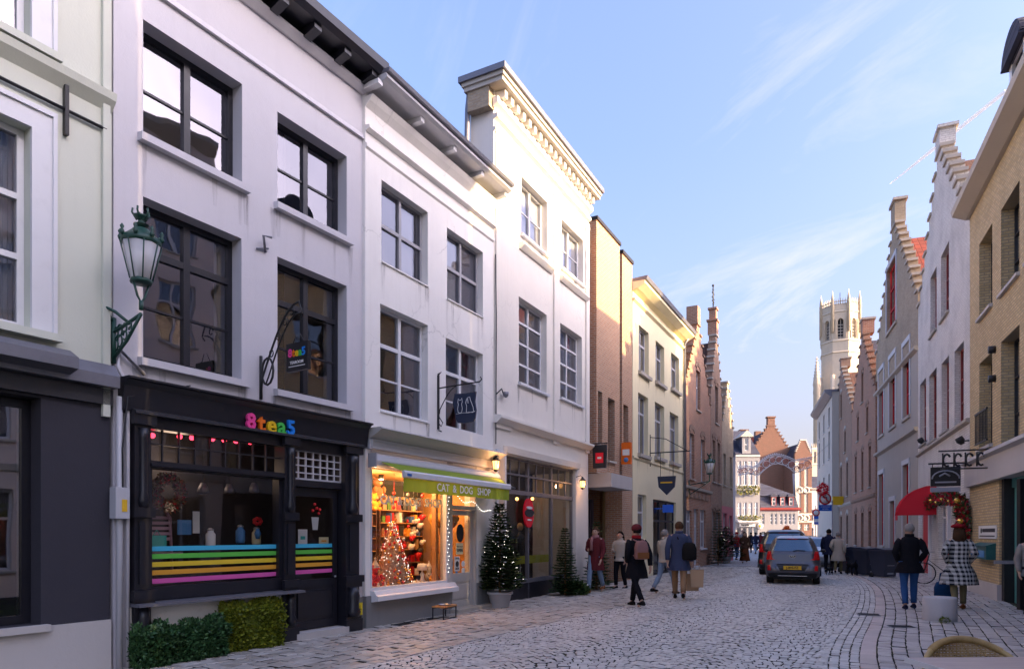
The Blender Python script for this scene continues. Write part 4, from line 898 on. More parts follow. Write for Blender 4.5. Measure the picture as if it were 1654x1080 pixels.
for uc_, wd_ in ((U(1643, -.3)+.1, 1.3), (U(1643, -.3)+3.4, 1.3)):
    m = MB(); zb0 = ze+.14; zt0 = G1.z(1640, 92, -.3); x0, x1 = uc_-wd_/2, uc_+wd_/2
    wr = (x0+.2, x1-.2, zb0+.25, zt0-.05); wall('dormer_front', 'paint_white', B, [(x0, x1, zb0, zt0)], [wr], .2, y=.28)
    window(B, wr, 'paint_black', 2, (.5,), .05, .03, d=.36, gm='dark_glass')
    arc = [(uc_-(wd_/2+.14)*math.cos(R(a)), zt0+.55*math.sin(R(a))) for a in range(0, 181, 15)]
    m.prism(arc[::-1], .14, 1.6); m.build('dormer_roof', 'roof_slate', B)
    b = MB().box(x0-.1, x1+.1, .12, .3, zt0-.05, zt0+.0).box(x0-.02, x0-.002, .30, 1.5, zb0, zt0-.06).box(x1+.002, x1+.02, .30, 1.5, zb0, zt0-.06); b.build('dormer_cheek', 'roof_slate', B)
MB().box(U(1606), U(1606)+.5, .5, 1.2, ze+.15, ze+1.5).box(U(1606)-.06, U(1606)+.56, .42, 1.28, ze+1.5, ze+1.58).build('roof_vent', 'roof_slate', B)
YEL = B; YEND = e1
# neighbours on this side that stand beyond the picture edge; they shade the street and show in the window glass
def plain_house(F, u0, u1, ze, wallm, framem, name, label, n, floors, rh=2.8, rm='roof_tile_brown'):
    B = F.root(name, label, 'house'); hs = []
    for k in range(n):
        c = u0+(u1-u0)*(k+.5)/n
        for fz in floors: hs.append((c-.55, c+.55, fz, fz+1.9))
        hs.append((c-.6, c+.6, .7, 2.7))
    wall('wall', wallm, B, [(u0, u1, 0, ze)], hs, .35)
    for h in hs: window(B, h, framem, 2, (.65,), .07, .05, d=.15, sill=.08, sm='stone_pale', curtain=(.2, 'curtain_white'))
    MB().ex([(-.35, ze), (-.05, ze-.25), (0, ze-.25), (0, ze), (.35, ze), (.35, ze+.15), (-.38, ze+.15)], u0, u1).build('cornice', 'stone_pale', B)
    MB().ex([(-.06, 3.2), (0, 3.15), (0, 3.4), (-.08, 3.38)], u0, u1).build('string_course', 'stone_pale', B)
    shell(B, u0, u1, ze, 9, wallm, rm, rh); return B
u1_ = G1.u(1654)+2.2; q = YEND+.05
plaster('plaster_rose', (.80, .68, .62), .5, streak=.5)
plain_house(G1, q, q+7.0, 13.5, 'plaster_rose', 'paint_white', 'rose_neighbour_house', 'rose rendered house just past the yellow brick house, beyond the frame', 3, (4.0, 7.2, 10.0))
plain_house(G1, q+7.05, q+16, 11.3, 'plaster_cream', 'paint_white', 'cream_neighbour_house', 'cream rendered house two doors past the yellow brick house, beyond the frame', 4, (4.2, 7.3))
# ================================================================ white limewashed gable house
B = G2.root('white_gable_house', 'whitewashed brick house with a tall stepped gable, over a red awning and garland', 'house')
U = G2.u; w0, w1 = 0.02, U(1567)-.03; ze = 10.3; st = steps(w0, w1, ze, 14.6, 9, .9); c = (w0+w1)/2
A = [G2.rect(1486, 1496, 622, 720), G2.rect(1501, 1513, 608, 715), G2.rect(1521, 1533, 588, 700), G2.rect(1542, 1557, 568, 690)]
T2 = [G2.rect(1503, 1513, 450, 545), G2.rect(1520, 1533, 415, 520)]
zg = G2.z(1483, 735); D1 = (U(1490), U(1502), .12, 2.55); D2 = (U(1516), U(1528), .8, 2.6); D3 = (U(1537), U(1550), .12, 2.4)
wall('wall', 'brick_old_white', B, [(w0, w1, 0, ze+.002)]+st, A+T2+[D1, D2, D3], .38)
caps(B, st, 'stone_grey', .1, .1); m = MB().box(c-.42, c+.42, -.05, .42, 14.7, 15.25).box(c-.5, c+.5, -.12, .5, 15.25, 15.36); m.build('gable_pinnacle', 'brick_old_white', B)
for w in A+T2: window(B, w, 'paint_redbrown', 2, (.3, .6), .07, .03, d=.16, sill=.06, sm='stone_grey', curtain=(.25, 'curtain_white'))
MB().ex([(-.10, zg-.04), (0, zg-.1), (0, zg+.05), (-.1, zg+.04)], w0, w1).build('string_course', 'stone_grey', B)
d = MB().box(D1[0], D1[1], .03, .10, D1[2], D1[3]).box(D1[0]+.15, D1[1]-.15, .01, .03, .3, 1.1).box(D1[0]+.15, D1[1]-.15, .01, .03, 1.3, 2.35).build('red_door', 'paint_red', B)
window(B, D2, 'paint_white', 1, (.75,), .09, d=.12); window(B, D3, 'paint_white', 1, (.4,), .1, d=.12)
for u in (D1[1]+.15, D3[0]-.28): box('pilaster', 'paint_white', B, u, u+.22, -.08, 0, 0, 2.7)
gable_roof(B, w0+.1, w1-.1, ze, 14.2, .39, 11, 'roof_tile_brown', 'brick_old_white'); box('side_wall', 'brick_old_white', B, w0, w0+.3, .39, 11, 0, ze-.15); box('side_wall', 'brick_old_white', B, w1-.3, w1, .39, 11, 0, ze-.15); box('room_wall', 'room_dark', B, w0+.3, w1-.3, 1.6, 1.7, 0, ze)
WH = B
# ================================================================ grey stone house with red windows
B = G3.root('red_window_house', 'grey stone house with tall red framed windows and a buff stepped gable', 'house')
U = G3.u; w0, w1 = 0.02, U(1483)-.04; ze = 11.0; st = steps(w0, w1, ze, 16.2, 11, 1.1); c = (w0+w1)/2; zm = G3.z(1445, 562)
A = [G3.rect(1420, 1428, 603, 705), G3.rect(1437, 1447, 582, 692), G3.rect(1459, 1470, 562, 677)]
T2 = [G3.rect(1433, 1448, 440, 540)]
Gd = [G3.rect(1420, 1428, 767, 880), (U(1438), U(1446), .8, 3.2), G3.rect(1459, 1469, 752, 870)]
zc_ = G3.z(1483, 690)
wall('wall', 'stone_grey', B, [(w0, w1, 0, 9.25)], A+Gd, .38); wall('gable_wall', 'brick_buff', B, [(w0, w1, 9.252, ze+.002)]+st, T2, .38)
caps(B, st, 'stone_grey', .12, .1); box('gable_pinnacle', 'brick_buff', B, c-.5, c+.5, -.04, .42, 16.3, 17.3); box('pinnacle_cap', 'stone_grey', B, c-.6, c+.6, -.12, .5, 17.3, 17.42)
for w in A+T2+Gd:
    window(B, w, 'paint_red', 2, (.33, .66), .10, .05, d=.14, sill=.1, sm='stone_grey', sh=.14)
    for s_ in (w[0]-.16, w[1]+.002): box('window_jamb', 'paint_palegrey', B, s_, s_+.158, -.04, .0, w[2], w[3])
    box('window_head', 'paint_palegrey', B, w[0]-.16, w[1]+.16, -.05, 0, w[3]+.002, w[3]+.22)
for z in (zc_, 9.2): MB().ex([(-.14, z-.06), (0, z-.16), (0, z+.06), (-.14, z+.05)], w0, w1).build('string_course', 'stone_grey', B)
gable_roof(B, w0+.1, w1-.1, ze, 15.6, .39, 12, 'roof_pantile', 'brick_buff'); box('side_wall', 'brick_buff', B, w0, w0+.3, .39, 12, 0, ze-.15); box('side_wall', 'brick_buff', B, w1-.3, w1, .39, 12, 0, ze-.15); box('room_wall', 'room_dark', B, w0+.3, w1-.3, 1.6, 1.7, 0, ze)
# ================================================================ two brick gables further on
def brick_gable(F, w0, w1, ze, zt, name, label, mats, top=.9, arch=True):
    B = F.root(name, label, 'house'); st = steps(w0, w1, ze, zt, 9, .9); c = (w0+w1)/2; g = w1-w0
    hs = [(w0+g*f-.42, w0+g*f+.42, z0, z0+h) for f, z0, h in ((.2, 4.3, 2.3), (.5, 4.3, 2.3), (.8, 4.3, 2.3), (.3, 7.5, 1.5), (.7, 7.5, 1.5), (.5, ze+.3, 1.8))]
    lo = [(w0+g*f-.5, w0+g*f+.5, .1 if f == .5 else .9, 2.9) for f in (.2, .5, .8)]
    wall('wall', mats[0], B, [(w0, w1, 0, ze+.002)]+st, hs+lo, .36); caps(B, st, mats[1], .08, .1)
    box('chimney', mats[0], B, c-.42, c+.42, -.04, .6, zt+.1, zt+top); box('chimney_cap', 'stone_grey', B, c-.5, c+.5, -.1, .68, zt+top, zt+top+.12)
    for h in hs+lo: archwin(B, h, 'paint_green' if h in hs else 'paint_charcoal', 2, (.5,), arch=mats[1])
    MB().ex([(-.08, 3.7), (0, 3.6), (0, 3.85), (-.1, 3.82)], w0, w1).build('string_course', mats[1], B)
    gable_roof(B, w0+.1, w1-.1, ze, zt-.3, .37, 10, mats[2], mats[0]); box('side_wall', mats[0], B, w0, w0+.3, .37, 10, 0, ze-.15); box('side_wall', mats[0], B, w1-.3, w1, .37, 10, 0, ze-.15); box('room_wall', 'room_dark', B, w0+.3, w1-.3, 1.6, 1.7, 0, ze)
    return B
U = G4.u
B = brick_gable(G4, U(1376), U(1414), 9.3, 13.6, 'arched_brick_house', 'red brick stepped gable house with arched openings and a tall chimney, before the belfry', ('brick_red', 'brick_brown', 'roof_slate'))
BW = brick_gable(G4, .02, U(1376)-.05, 10.0, 14.0, 'far_brick_house', 'brown brick stepped gable house carrying a yellow sign, furthest brick gable on its side', ('brick_brown', 'stone_grey', 'roof_tile_brown'), .7)
new('sign_yellow', (.80, .50, .02), .5)
sg = thing('yellow_sign', at(1355, 808, 50), 0, 'yellow rectangular projecting sign on the far brown brick gable', 'sign')
box('sign_board', 'sign_yellow', sg, -.45, .45, -.04, .04, -.32, .32); MB().tube([(.45, 0, .2), (1.6, 0.2, .2)], .03, 6).build('bracket', 'iron_black', sg)
# pale tall house before the square
b_ = Fac(1200, 6.9, 1320)
B = b_.root('pale_corner_house', 'tall pale grey rendered house with a projecting eaves cornice below the belfry', 'house')
U = b_.u; u1 = U(1344); ze = 12.6; hs = []
for k in range(3):
    for fz, h in ((4.2, 2.2), (7.6, 2.2), (10.2, 1.5)): c = (k+.5)*u1/3; hs.append((c-.5, c+.5, fz, fz+h))
wall('wall', 'stone_pale', B, [(0, u1, 0, ze)], hs, .35)
for h in hs: window(B, h, 'paint_palegrey', 2, (.6,), .07, .05, sill=.06)
MB().ex([(-.5, ze), (-.1, ze-.35), (0, ze-.35), (0, ze), (.4, ze), (.4, ze+.2), (-.55, ze+.2)], -.4, u1+.05).build('cornice', 'zinc', B)
shell(B, 0, u1, ze, 9, 'stone_pale', 'roof_slate', 2.5)
# ================================================================ belfry
B = thing('belfry', (at(1357, 862, 232).x, 232, 0), R(-24), 'tall pale stone belfry with an octagonal lantern stage and spiked parapet', 'tower')
def ring(r, n=8, rot=22.5): return [(r*math.cos(R(rot+360*k/n)), r*math.sin(R(rot+360*k/n))) for k in range(n)]
def zpx(y): return 1.6+(862-y)/1103*232
ro = 6.3; z0, z1 = zpx(610), zpx(500)
# octagon: each face is a wall with an arched opening
oct_in = MB().zprism(ring(ro-1.3), z0, z1-1); oct_in.build('belfry_core', 'room_dark', B)
ap = ro*math.cos(R(22.5)); fl = 2*ro*math.sin(R(22.5))
for k in range(8):
    a = R(45*k-90); f = Fac(O=(0, 0), d=(1, 0))
    b = MB(); hw = fl/2; zc = zpx(553); zt = zpx(527); ow = .95
    def P(x, y, z): return (x*math.cos(a+R(90))-(-ap+y)*math.sin(a+R(90)), x*math.sin(a+R(90))+(-ap+y)*math.cos(a+R(90)), z)
    arc = [(-ow, zc)]+[(-ow*math.cos(R(t)), zt+1.2*math.sin(R(t))) for t in range(0, 181, 20)]+[(ow, zc)]
    # outer frame around the arch
    L_ = [(-hw, z0), (-hw, z1)]; 
    vs = [P(x, 0, z) for x, z in arc]; vi = [P(x*.86, .9, z) for x, z in arc]
    nA = len(arc); top = [P(-hw+2*hw*i/(nA-1), 0, z1) for i in range(nA)]
    b.add(vs+top, [(i, nA+i, nA+i+1, i+1) for i in range(nA-1)])
    b.quad(P(-hw, 0, z0), P(-hw, 0, z1), P(-ow, 0, zc), P(-ow, 0, z0)); b.quad(P(hw, 0, z0), P(ow, 0, z0), P(ow, 0, zc), P(hw, 0, z1)); b.quad(P(-ow, 0, z0), P(-ow, 0, zc), P(ow, 0, zc), P(ow, 0, z0))
    b.add(vs+vi, [(i, i+1, nA+i+1, nA+i) for i in range(nA-1)])
    for zz_ in (zpx(511), zpx(557), zpx(575)): b.add([P(x, y, z) for x, y, z in ((-hw, -.25, zz_), (hw, -.25, zz_), (hw, 0, zz_+.5), (-hw, 0, zz_+.5), (-hw, 0, zz_-.2), (hw, 0, zz_-.2))], [(0, 1, 2, 3), (0, 4, 5, 1)])
    for s_ in (-1, 1):
        for w_, d_ in ((ow+.25, .18), (ow+.55, .3)): b.add([P(s_*w_, -d_, zc), P(s_*(w_+.16), -d_, zc), P(s_*(w_+.16), -d_, zt+1.0), P(s_*w_, -d_, zt+1.0), P(s_*w_, 0, zc), P(s_*(w_+.16), 0, zc), P(s_*(w_+.16), 0, zt+1), P(s_*w_, 0, zt+1)], [(0, 1, 2, 3), (0, 3, 7, 4), (1, 5, 6, 2), (3, 2, 6, 7)])
    b.build('lantern_face', 'belfry_stone', B)
    m = MB(); m.add([P(x, .5, z) for x, z in ((-.08, zc), (.08, zc), (.08, zt+1), (-.08, zt+1))], [(0, 1, 2, 3)])
    for j in range(5): zj = zc+.4+j*1.0; m.add([P(x, .5, z) for x, z in ((-ow, zj), (ow, zj), (ow, zj+.25), (-ow, zj+.25))], [(0, 1, 2, 3)])
    m.build('louvre', 'stone_grey', B)
    # parapet tracery
    m = MB(); npp = 7
    for j in range(npp):
        x = -hw+.35+(2*hw-.7)*j/(npp-1)
        m.add([P(x-.13, 0, z1), P(x+.13, 0, z1), P(x+.13, .3, z1), P(x-.13, .3, z1), P(x-.13, 0, z1+1.5), P(x+.13, 0, z1+1.5), P(x+.13, .3, z1+1.5), P(x-.13, .3, z1+1.5), P(x, .15, z1+2.5)], [(0, 1, 5, 4), (1, 2, 6, 5), (2, 3, 7, 6), (3, 0, 4, 7), (4, 5, 8), (5, 6, 8), (6, 7, 8), (7, 4, 8)])
    for (za_, zb_) in ((z1-.05, z1+.4), (z1+1.05, z1+1.3)): m.add([P(x, y, z) for x in (-hw, hw) for y in (0, .3) for z in (za_, zb_)], [(0, 4, 5, 1), (2, 3, 7, 6), (1, 5, 7, 3), (0, 2, 6, 4)])
    m.build('parapet', 'belfry_stone', B)
    x, y = ring(ro+.05)[k]; m = MB(); m.lathe([(.55, z1-9), (.55, z1+.5), (.62, z1+.6), (.42, z1+1.6), (.5, z1+1.7), (.05, z1+4.9)], (x, y, 0), 6); m.build('pinnacle', 'belfry_stone', B)
b = MB().zprism(ring(ro*1.0), zpx(690), z0-.01)
for k in range(8):
    x, y = ring(ro)[k]; b.lathe([(.8, zpx(690)), (.7, z0)], (x, y, 0), 6)
b.build('lower_octagon', 'belfry_stone', B)
b = MB().box(-7.4, 7.4, -7.4, 7.4, 0, zpx(660)).build('tower_body', 'belfry_stone', B)
for x in (-7.2, 7.2):
    for y in (-7.2, 7.2):
        m = MB().lathe([(1.1, 0), (1.1, zpx(628)), (1.3, zpx(625)), (1.0, zpx(615)), (.1, zpx(585))], (x, y, 0), 8)
        for j in range(7):
            for q in range(4): m.ico((x+(1.0-.12*j)*math.cos(q*1.57), y+(1.0-.12*j)*math.sin(q*1.57), zpx(614)+j*1.05), .22)
        m.tube([(x, y, zpx(585)), (x, y, zpx(580))], .12, 5); m.build('corner_turret', 'belfry_stone', B)
MB().tube([(0, 0, z1), (0, 0, z1+5.8)], .1, 5).build('flagpole', 'iron_black', B)
# ================================================================ houses across the square
def ffac(px0, Y): p = at(px0, 862, Y); return Fac(O=(p.x, p.y), d=(1, 0))
A_ = ffac(1188, 84); U = A_.u
B = A_.root('white_hotel', 'white building across the square with flower boxes, a sloping roof and one pedimented dormer', 'house')
w1 = U(1227.5); ze = A_.z(1200, 733)
cols = [1194, 1203, 1212, 1221]; hs = [A_.rect(c-3, c+3, 744+0, 783) for c in cols]+[A_.rect(c-3, c+3, 811, 832) for c in cols]; gr_ = [A_.rect(1190+9*k, 1197+9*k, 851, 872) for k in range(4)]
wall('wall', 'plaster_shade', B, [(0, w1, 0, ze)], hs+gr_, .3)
for h in hs: window(B, h, 'paint_white', 2, (.6,), .07, .08, d=.1, sill=.05, gm='dark_glass')
for h in gr_: window(B, h, 'paint_grey', 1, (), .08, d=.1, gm='dark_glass')
for z in (A_.z(1200, 790), A_.z(1200, 839), ze-.2): MB().ex([(-.15, z-.1), (0, z-.2), (0, z+.1), (-.15, z+.1)], 0, w1).build('string_course', 'stone_pale', B)
MB().ex([(-1.1, A_.z(1200, 843)), (-.1, A_.z(1200, 838)), (-.02, A_.z(1200, 843))], 0.1, w1-.2).build('awning', 'concrete_pale', B)
sb = A_.rect(1194, 1219, 845, 849); o = box('shop_sign', 'paper_white', B, sb[0], sb[1], -.2, -.02, sb[2]-.05, sb[3]+.1); text('lettering', 'barade', .34, 'ink', o, ((sb[0]+sb[1])/2-.3, -.22, (sb[2]+sb[3])/2), .01, .01)
wr = MB().lathe([(.35, -.1), (.35, 0)], (U(1227), -.1, A_.z(1227, 849)), 14, 'y'); wr.build('round_sign', 'paper_white', B)
MB().lathe([(.18, -.12), (.18, -.1)], (U(1227), -.1, A_.z(1227, 849)), 10, 'y').build('round_sign_mark', 'sign_yellow', B)
MB().ex([(-.1, ze), (5, ze+3.6), (10, ze), (10, ze-.2), (-.1, ze-.1)], 0, w1).build('roof', 'roof_slate', B)
dr = A_.rect(1199, 1213, 705, 727); wall('dormer_front', 'plaster_shade', B, [(dr[0], dr[1], ze+.0, dr[3])], [(dr[0]+.3, dr[1]-.3, dr[2], dr[3]-.2)], .2, y=-.0)
window(B, (dr[0]+.3, dr[1]-.3, dr[2], dr[3]-.2), 'paint_white', 1, (.5,), .06, d=.1, gm='dark_glass'); MB().prism([(dr[0]-.3, dr[3]), (dr[1]+.3, dr[3]), ((dr[0]+dr[1])/2, dr[3]+.8)], -.2, 2.5).build('dormer_pediment', 'stone_grey', B)
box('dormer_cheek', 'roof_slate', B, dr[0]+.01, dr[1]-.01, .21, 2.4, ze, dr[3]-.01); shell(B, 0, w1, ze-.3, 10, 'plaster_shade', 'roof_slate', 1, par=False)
leafm('leaf_mixed', [(.03, .06, .015), (.06, .10, .02), (.25, .22, .03), (.4, .35, .05)])
leafm('leaf_box', [(.015, .05, .018), (.03, .09, .03), (.05, .13, .04), (.10, .18, .07)]); leafm('leaf_gold', [(.09, .12, .01), (.16, .20, .015), (.26, .27, .02), (.07, .10, .01)])
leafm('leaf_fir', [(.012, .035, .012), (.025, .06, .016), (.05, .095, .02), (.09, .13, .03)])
def clump(b, c, rx, ry, rz, n, s, r, flat=0.0):
    for _ in range(n):
        while True:
            x, y, z = r.uniform(-1, 1), r.uniform(-1, 1), r.uniform(-1, 1)
            if .35 < x*x+y*y+z*z < 1: break
        p = Vector((c[0]+x*rx, c[1]+y*ry, c[2]+z*rz)); d = Vector((x+r.uniform(-.8, .8), y+r.uniform(-.8, .8), z+r.uniform(-.6, .9))).normalized(); t = d.cross(Vector((r.uniform(-1, 1), r.uniform(-1, 1), r.uniform(-1, 1)))).normalized()
        k = s*r.uniform(.6, 1.3); b.tone = r.random(); b.add([p-t*k*.45, p+d*k*.5-t*k*.1, p+d*k, p+t*k*.45], [(0, 1, 2, 3)])
rv = random.Random(9)
for c, z in [(c, A_.z(1200, 791)) for c in cols]:
    fb = MB(); clump(fb, (U(c), -.3, z), .33, .3, .55, 90, .2, rv); fb = fb.build('flower_box', 'leaf_mixed', None, 'thing'); q = A_.world(0); fb.location = (q.x, q.y, 0)
    tag(fb, {1194: 'trailing flower box under the first tall window of the white hotel, nearest the terrace', 1203: 'trailing flower box under the second tall window of the white hotel', 1212: 'trailing flower box under the third tall window of the white hotel', 1221: 'trailing flower box under the last tall window of the white hotel, by the slate house'}[c], 'flower box', 'flower boxes on the white hotel')
fb = MB(); clump(fb, ((U(1192)+U(1226))/2, -.5, A_.z(1200, 836)), 1.5, .3, .3, 200, .22, rv); fb = fb.build('planter_row', 'leaf_mixed'); q = A_.world(0); fb.location = (q.x, q.y, 0); tag(fb, 'long row of green and yellow planting above the shop awning of the white hotel', 'planter')
# slate roofed house
A_ = ffac(1228, 86); U = A_.u
B = A_.root('slate_mansard_house', 'low pale house with a blue slate mansard roof and three small red dormers', 'house')
w1 = U(1289); ze = A_.z(1250, 822)
hs = [A_.rect(c-2.2, c+2.2, 829, 846) for c in (1233, 1246.5, 1253.5, 1262, 1269, 1276, 1282)]; lo = [A_.rect(1230, 1236, 858, 872)]+[A_.rect(c-4, c+4, 856, 870) for c in (1250, 1264, 1278)]
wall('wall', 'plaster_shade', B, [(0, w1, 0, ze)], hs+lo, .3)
for h in hs: window(B, h, 'paint_white', 1, (.35, .66), .06, .05, d=.1, gm='dark_glass')
for h in lo: window(B, h, 'paint_charcoal', 1, (), .08, d=.1, gm='dark_glass')
MB().ex([(-.35, ze-.02), (0, ze-.2), (0, ze), (.3, ze), (.3, ze+.22), (-.4, ze+.2)], -.1, w1+.3).build('eaves_board', 'paint_redbrown', B)
z2 = A_.z(1250, 800); z3 = A_.z(1240, 779)
b = MB().ex([(-.2, ze+.21), (9, ze+.21), (8, z2), (.8, z2)], .0, w1); b.build('mansard_roof', 'roof_slate', B)
MB().add([(-.1, .6, z2), (w1+.2, .6, z2), (w1+.2, 8, z2), (-.1, 8, z2), (-.1, 4, z3+.6), (w1*.35, 4, z3+.2)], [(0, 1, 5, 4), (1, 2, 5), (2, 3, 4, 5), (0, 4, 3), (0, 3, 2, 1)]).build('roof', 'roof_slate', B)
for c in (1250, 1264, 1278):
    r = A_.rect(c-3, c+3, 803, 816); wall('dormer_front', 'paint_redbrown', B, [(r[0]-.06, r[1]+.06, r[2]-.06, r[3]+.06)], [r], .12, y=-.05); window(B, r, 'paint_white', 1, (.5,), .06, d=.0, gm='dark_glass')
    MB().prism([(r[0]-.2, r[3]+.12)]+[((r[0]+r[1])/2-(.24+(r[1]-r[0])/2)*math.cos(R(t)), r[3]+.12+.35*math.sin(R(t))) for t in range(10, 171, 20)]+[(r[1]+.2, r[3]+.12)], -.15, 1.2).box(r[0]-.1, r[1]+.1, .08, 1.1, r[2]-.1, r[3]+.12).build('dormer_roof', 'roof_slate', B)
shell(B, 0, w1, ze-.2, 9, 'plaster_shade', 'roof_slate', 1, par=False)
# large stepped gable house
A_ = ffac(1205, 97); U = A_.u
B = A_.root('great_gable_house', 'large red brick house with a long tiled roof behind the slate mansard house', 'house')
cg, c0, c1 = U(1246), U(1203), U(1289); zt = A_.z(1246, 688); ze = A_.z(1246, 750)
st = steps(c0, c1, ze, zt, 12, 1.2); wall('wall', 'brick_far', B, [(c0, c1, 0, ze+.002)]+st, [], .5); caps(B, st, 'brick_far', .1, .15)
MB().box(cg-.5, cg+.5, -.05, .6, zt+.1, zt+1.2).box(cg-.6, cg+.6, -.15, .7, zt+1.2, zt+1.4).build('chimney', 'brick_far', B)
zr = zt-.4
MB().prism([(c0+.2, ze), (cg, zr), (c1-.2, ze)], .51, 13).build('roof', 'roof_slate', B)
# long roof running away to the side
xa, xb = U(1184), cg
MB().add([(xa, 1.2, A_.z(1200, 757)), (cg-1, 1.2, A_.z(1200, 757)), (cg-.6, 5.5, zr-.3), (xa, 5.5, zr-2.2)], [(0, 1, 2, 3)]).add([(xa, 5.5, zr-2.2), (cg-.6, 5.5, zr-.3), (cg-1, 9.8, ze), (xa, 9.8, ze)], [(0, 1, 2, 3)]).build('tiled_roof', 'roof_pantile', B)
box('wing_wall', 'brick_far', B, xa, c0-.01, 1.3, 9.6, 0, A_.z(1200, 758))
for px, top in ((1222, 686), (1183.5, 681)): z = A_.z(px, top); MB().box(U(px)-.55, U(px)+.55, 5, 6, zr-3, z).box(U(px)-.65, U(px)+.65, 4.9, 6.1, z, z+.15).build('chimney', 'brick_far', B)
# second gable and the front facing the square
A2 = ffac(1284, 93); U2 = A2.u; off = A2.O-A_.O
hz = [A2.rect(c-3, c+3, 756, 785) for c in (1291, 1302)]+[A2.rect(c-3, c+3, 797, 827) for c in (1291, 1302)]+[A2.rect(c-4, c+4, 846, 856) for c in (1291.5, 1303)]
B2 = A2.root('red_front_house', 'narrow red brick front with pale stone window crosses facing the square', 'house')
w1 = U2(1311.5); z0_ = A2.z(1300, 742); st = [(U2(1284), w1, z0_, z0_+.9)]+steps(U2(1286), w1-.2, z0_+.9, A2.z(1296, 711), 7, .7)
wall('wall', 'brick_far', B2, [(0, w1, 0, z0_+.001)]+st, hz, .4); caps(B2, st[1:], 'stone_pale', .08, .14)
for h in hz: window(B2, h, 'stone_pale', 2, (.5,), .12, .12, d=.1, gm='dark_glass')
for z in (A2.z(1300, 788), A2.z(1300, 794), A2.z(1300, 830), A2.z(1300, 842)): box('stone_band', 'stone_pale', B2, 0, w1, -.06, 0, z-.1, z+.12)
for c in (1291, 1302): 
    for py in (791, 836): MB().lathe([(.5, -.08), (.35, -.14), (.3, 0)], (U2(c), 0, A2.z(c, py)), 10, 'y').build('stone_medallion', 'stone_pale', B2)
box('corner_strip', 'stone_pale', B2, 0, .5, -.08, 0, 0, z0_)
box('side_wall', 'brick_far', B2, .01, .4, .41, 10, 0, z0_); box('side_wall', 'brick_far', B2, w1-.4, w1-.01, .41, 10, 0, z0_); box('room_wall', 'room_dark', B2, .4, w1-.4, 1.5, 1.6, 0, z0_)
MB().prism([(.2, z0_+.5), (w1/2, A2.z(1296, 714)), (w1-.2, z0_+.5)], .41, 12).build('roof', 'roof_slate', B2)
b = MB(); zt2 = A_.z(1277, 690); st3 = steps(U(1266), U(1300), A_.z(1277, 735), zt2, 8, .9); o = wall('rear_gable', 'brick_far', B, st3, [], .5, y=13.5); o2 = box('chimney', 'brick_far', B, U(1275), U(1275)+.9, 13.4, 14.2, zt2-.2, zt2+1.5)
# small pale turret of the hall by the belfry and the low houses that close the view
A3 = ffac(1312, 130); B3 = A3.root('hall_turret', 'slim pale stone turret with tiny pinnacles standing between the red front and the corner house', 'tower')
w1 = A3.u(1322); zt = A3.z(1316, 722); hsx = (w1*.3, w1*.7, zt-3.0, zt-.8)
wall('wall', 'belfry_stone', B3, [(0, w1, 0, zt)], [hsx], .3); box('turret_body', 'belfry_stone', B3, 0, w1, .31, 1.4, 0, zt-4)
for k in range(4): MB().lathe([(.12, zt), (.02, zt+.8)], (w1*k/3, .15, 0), 6).build('pinnacle', 'belfry_stone', B3)
for z in (zt-3.4, zt-7, zt-.5): box('stone_band', 'stone_pale', B3, -.1, w1+.1, -.1, .0, z, z+.3)
A4 = ffac(1296, 120); plain_house(A4, 0, 14, 9.5, 'concrete_pale', 'paint_grey', 'far_pale_house', 'low pale house closing the far side of the square behind the cars', 5, (4.0,), 2.5, 'roof_slate')
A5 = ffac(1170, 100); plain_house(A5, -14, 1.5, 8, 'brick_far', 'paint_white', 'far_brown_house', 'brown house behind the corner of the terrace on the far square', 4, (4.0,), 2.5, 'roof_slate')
mfr = new('frosted', (.85, .85, .88), .12)[0]; mfr.node_tree.nodes['Principled BSDF'].inputs['Alpha'].default_value = .55
# ================================================================ wall lantern between mint house and tea shop
def lantern(p, label, s=1.0, rz=0):
    L = thing('wall_lantern', p, rz, label, 'street lamp'); g = 'paint_green'
    def sc(pr): return [(r*s, z*s) for r, z in pr]
    MB().lathe(sc([(.13, -.05), (.145, -.02), (.13, .01)]), n=8).build('lower_rim', g, L)
    MB().lathe(sc([(.245, .47), (.26, .50), (.255, .54), (.20, .58), (.13, .64), (.10, .68), (.05, .70)]), n=8).build('cap', g, L)
    for k in range(8):
        a = R(45*k+22.5)
        MB().tube([(.135*s*math.cos(a), .135*s*math.sin(a), 0), (.25*s*math.cos(a), .25*s*math.sin(a), .48*s)], .009*s, 5).build('cage_bar', g, L)
        b = MB(); a = R(45*k); x, y = .255*s*math.cos(a), .255*s*math.sin(a); b.lathe(sc([(.02, .52), (.035, .56), (.015, .60), (.03, .63), (.004, .67)]), (x, y, 0), 6); b.build('crest', g, L)
    MB().lathe(sc([(.13, .01), (.24, .47)]), n=8).build('glass_pane', 'frosted', L)
    MB().lathe(sc([(.03, .0), (.03, .12), (.045, .14), (.05, .25), (.02, .3)]), n=10).build('bulb', 'paper_white', L)
    m = MB().lathe(sc([(.03, .68), (.05, .72), (.10, .74), (.05, .76), (.035, .80), (.09, .84), (.10, .86), (.02, .88)]), n=8)
    for k in range(5): a = R(72*k); m.tube([(.05*s*math.cos(a), .05*s*math.sin(a), .8*s), (.11*s*math.cos(a), .11*s*math.sin(a), .9*s), (.10*s*math.cos(a), .10*s*math.sin(a), .95*s)], .014*s, 5)
    m.build('crown', g, L)
    MB().tube([(-.11*s, 0, -.02), (-.05*s, 0, -.22*s), (0, 0, -.3*s), (.05*s, 0, -.22*s), (.11*s, 0, -.02)], .016*s, 6).tube([(0, 0, -.28*s), (0, 0, -.40*s)], .03*s, 8).build('yoke', g, L)
    return L
q = F1.world(F1.u(186), 0); LW = .53; zl_ = 4.46
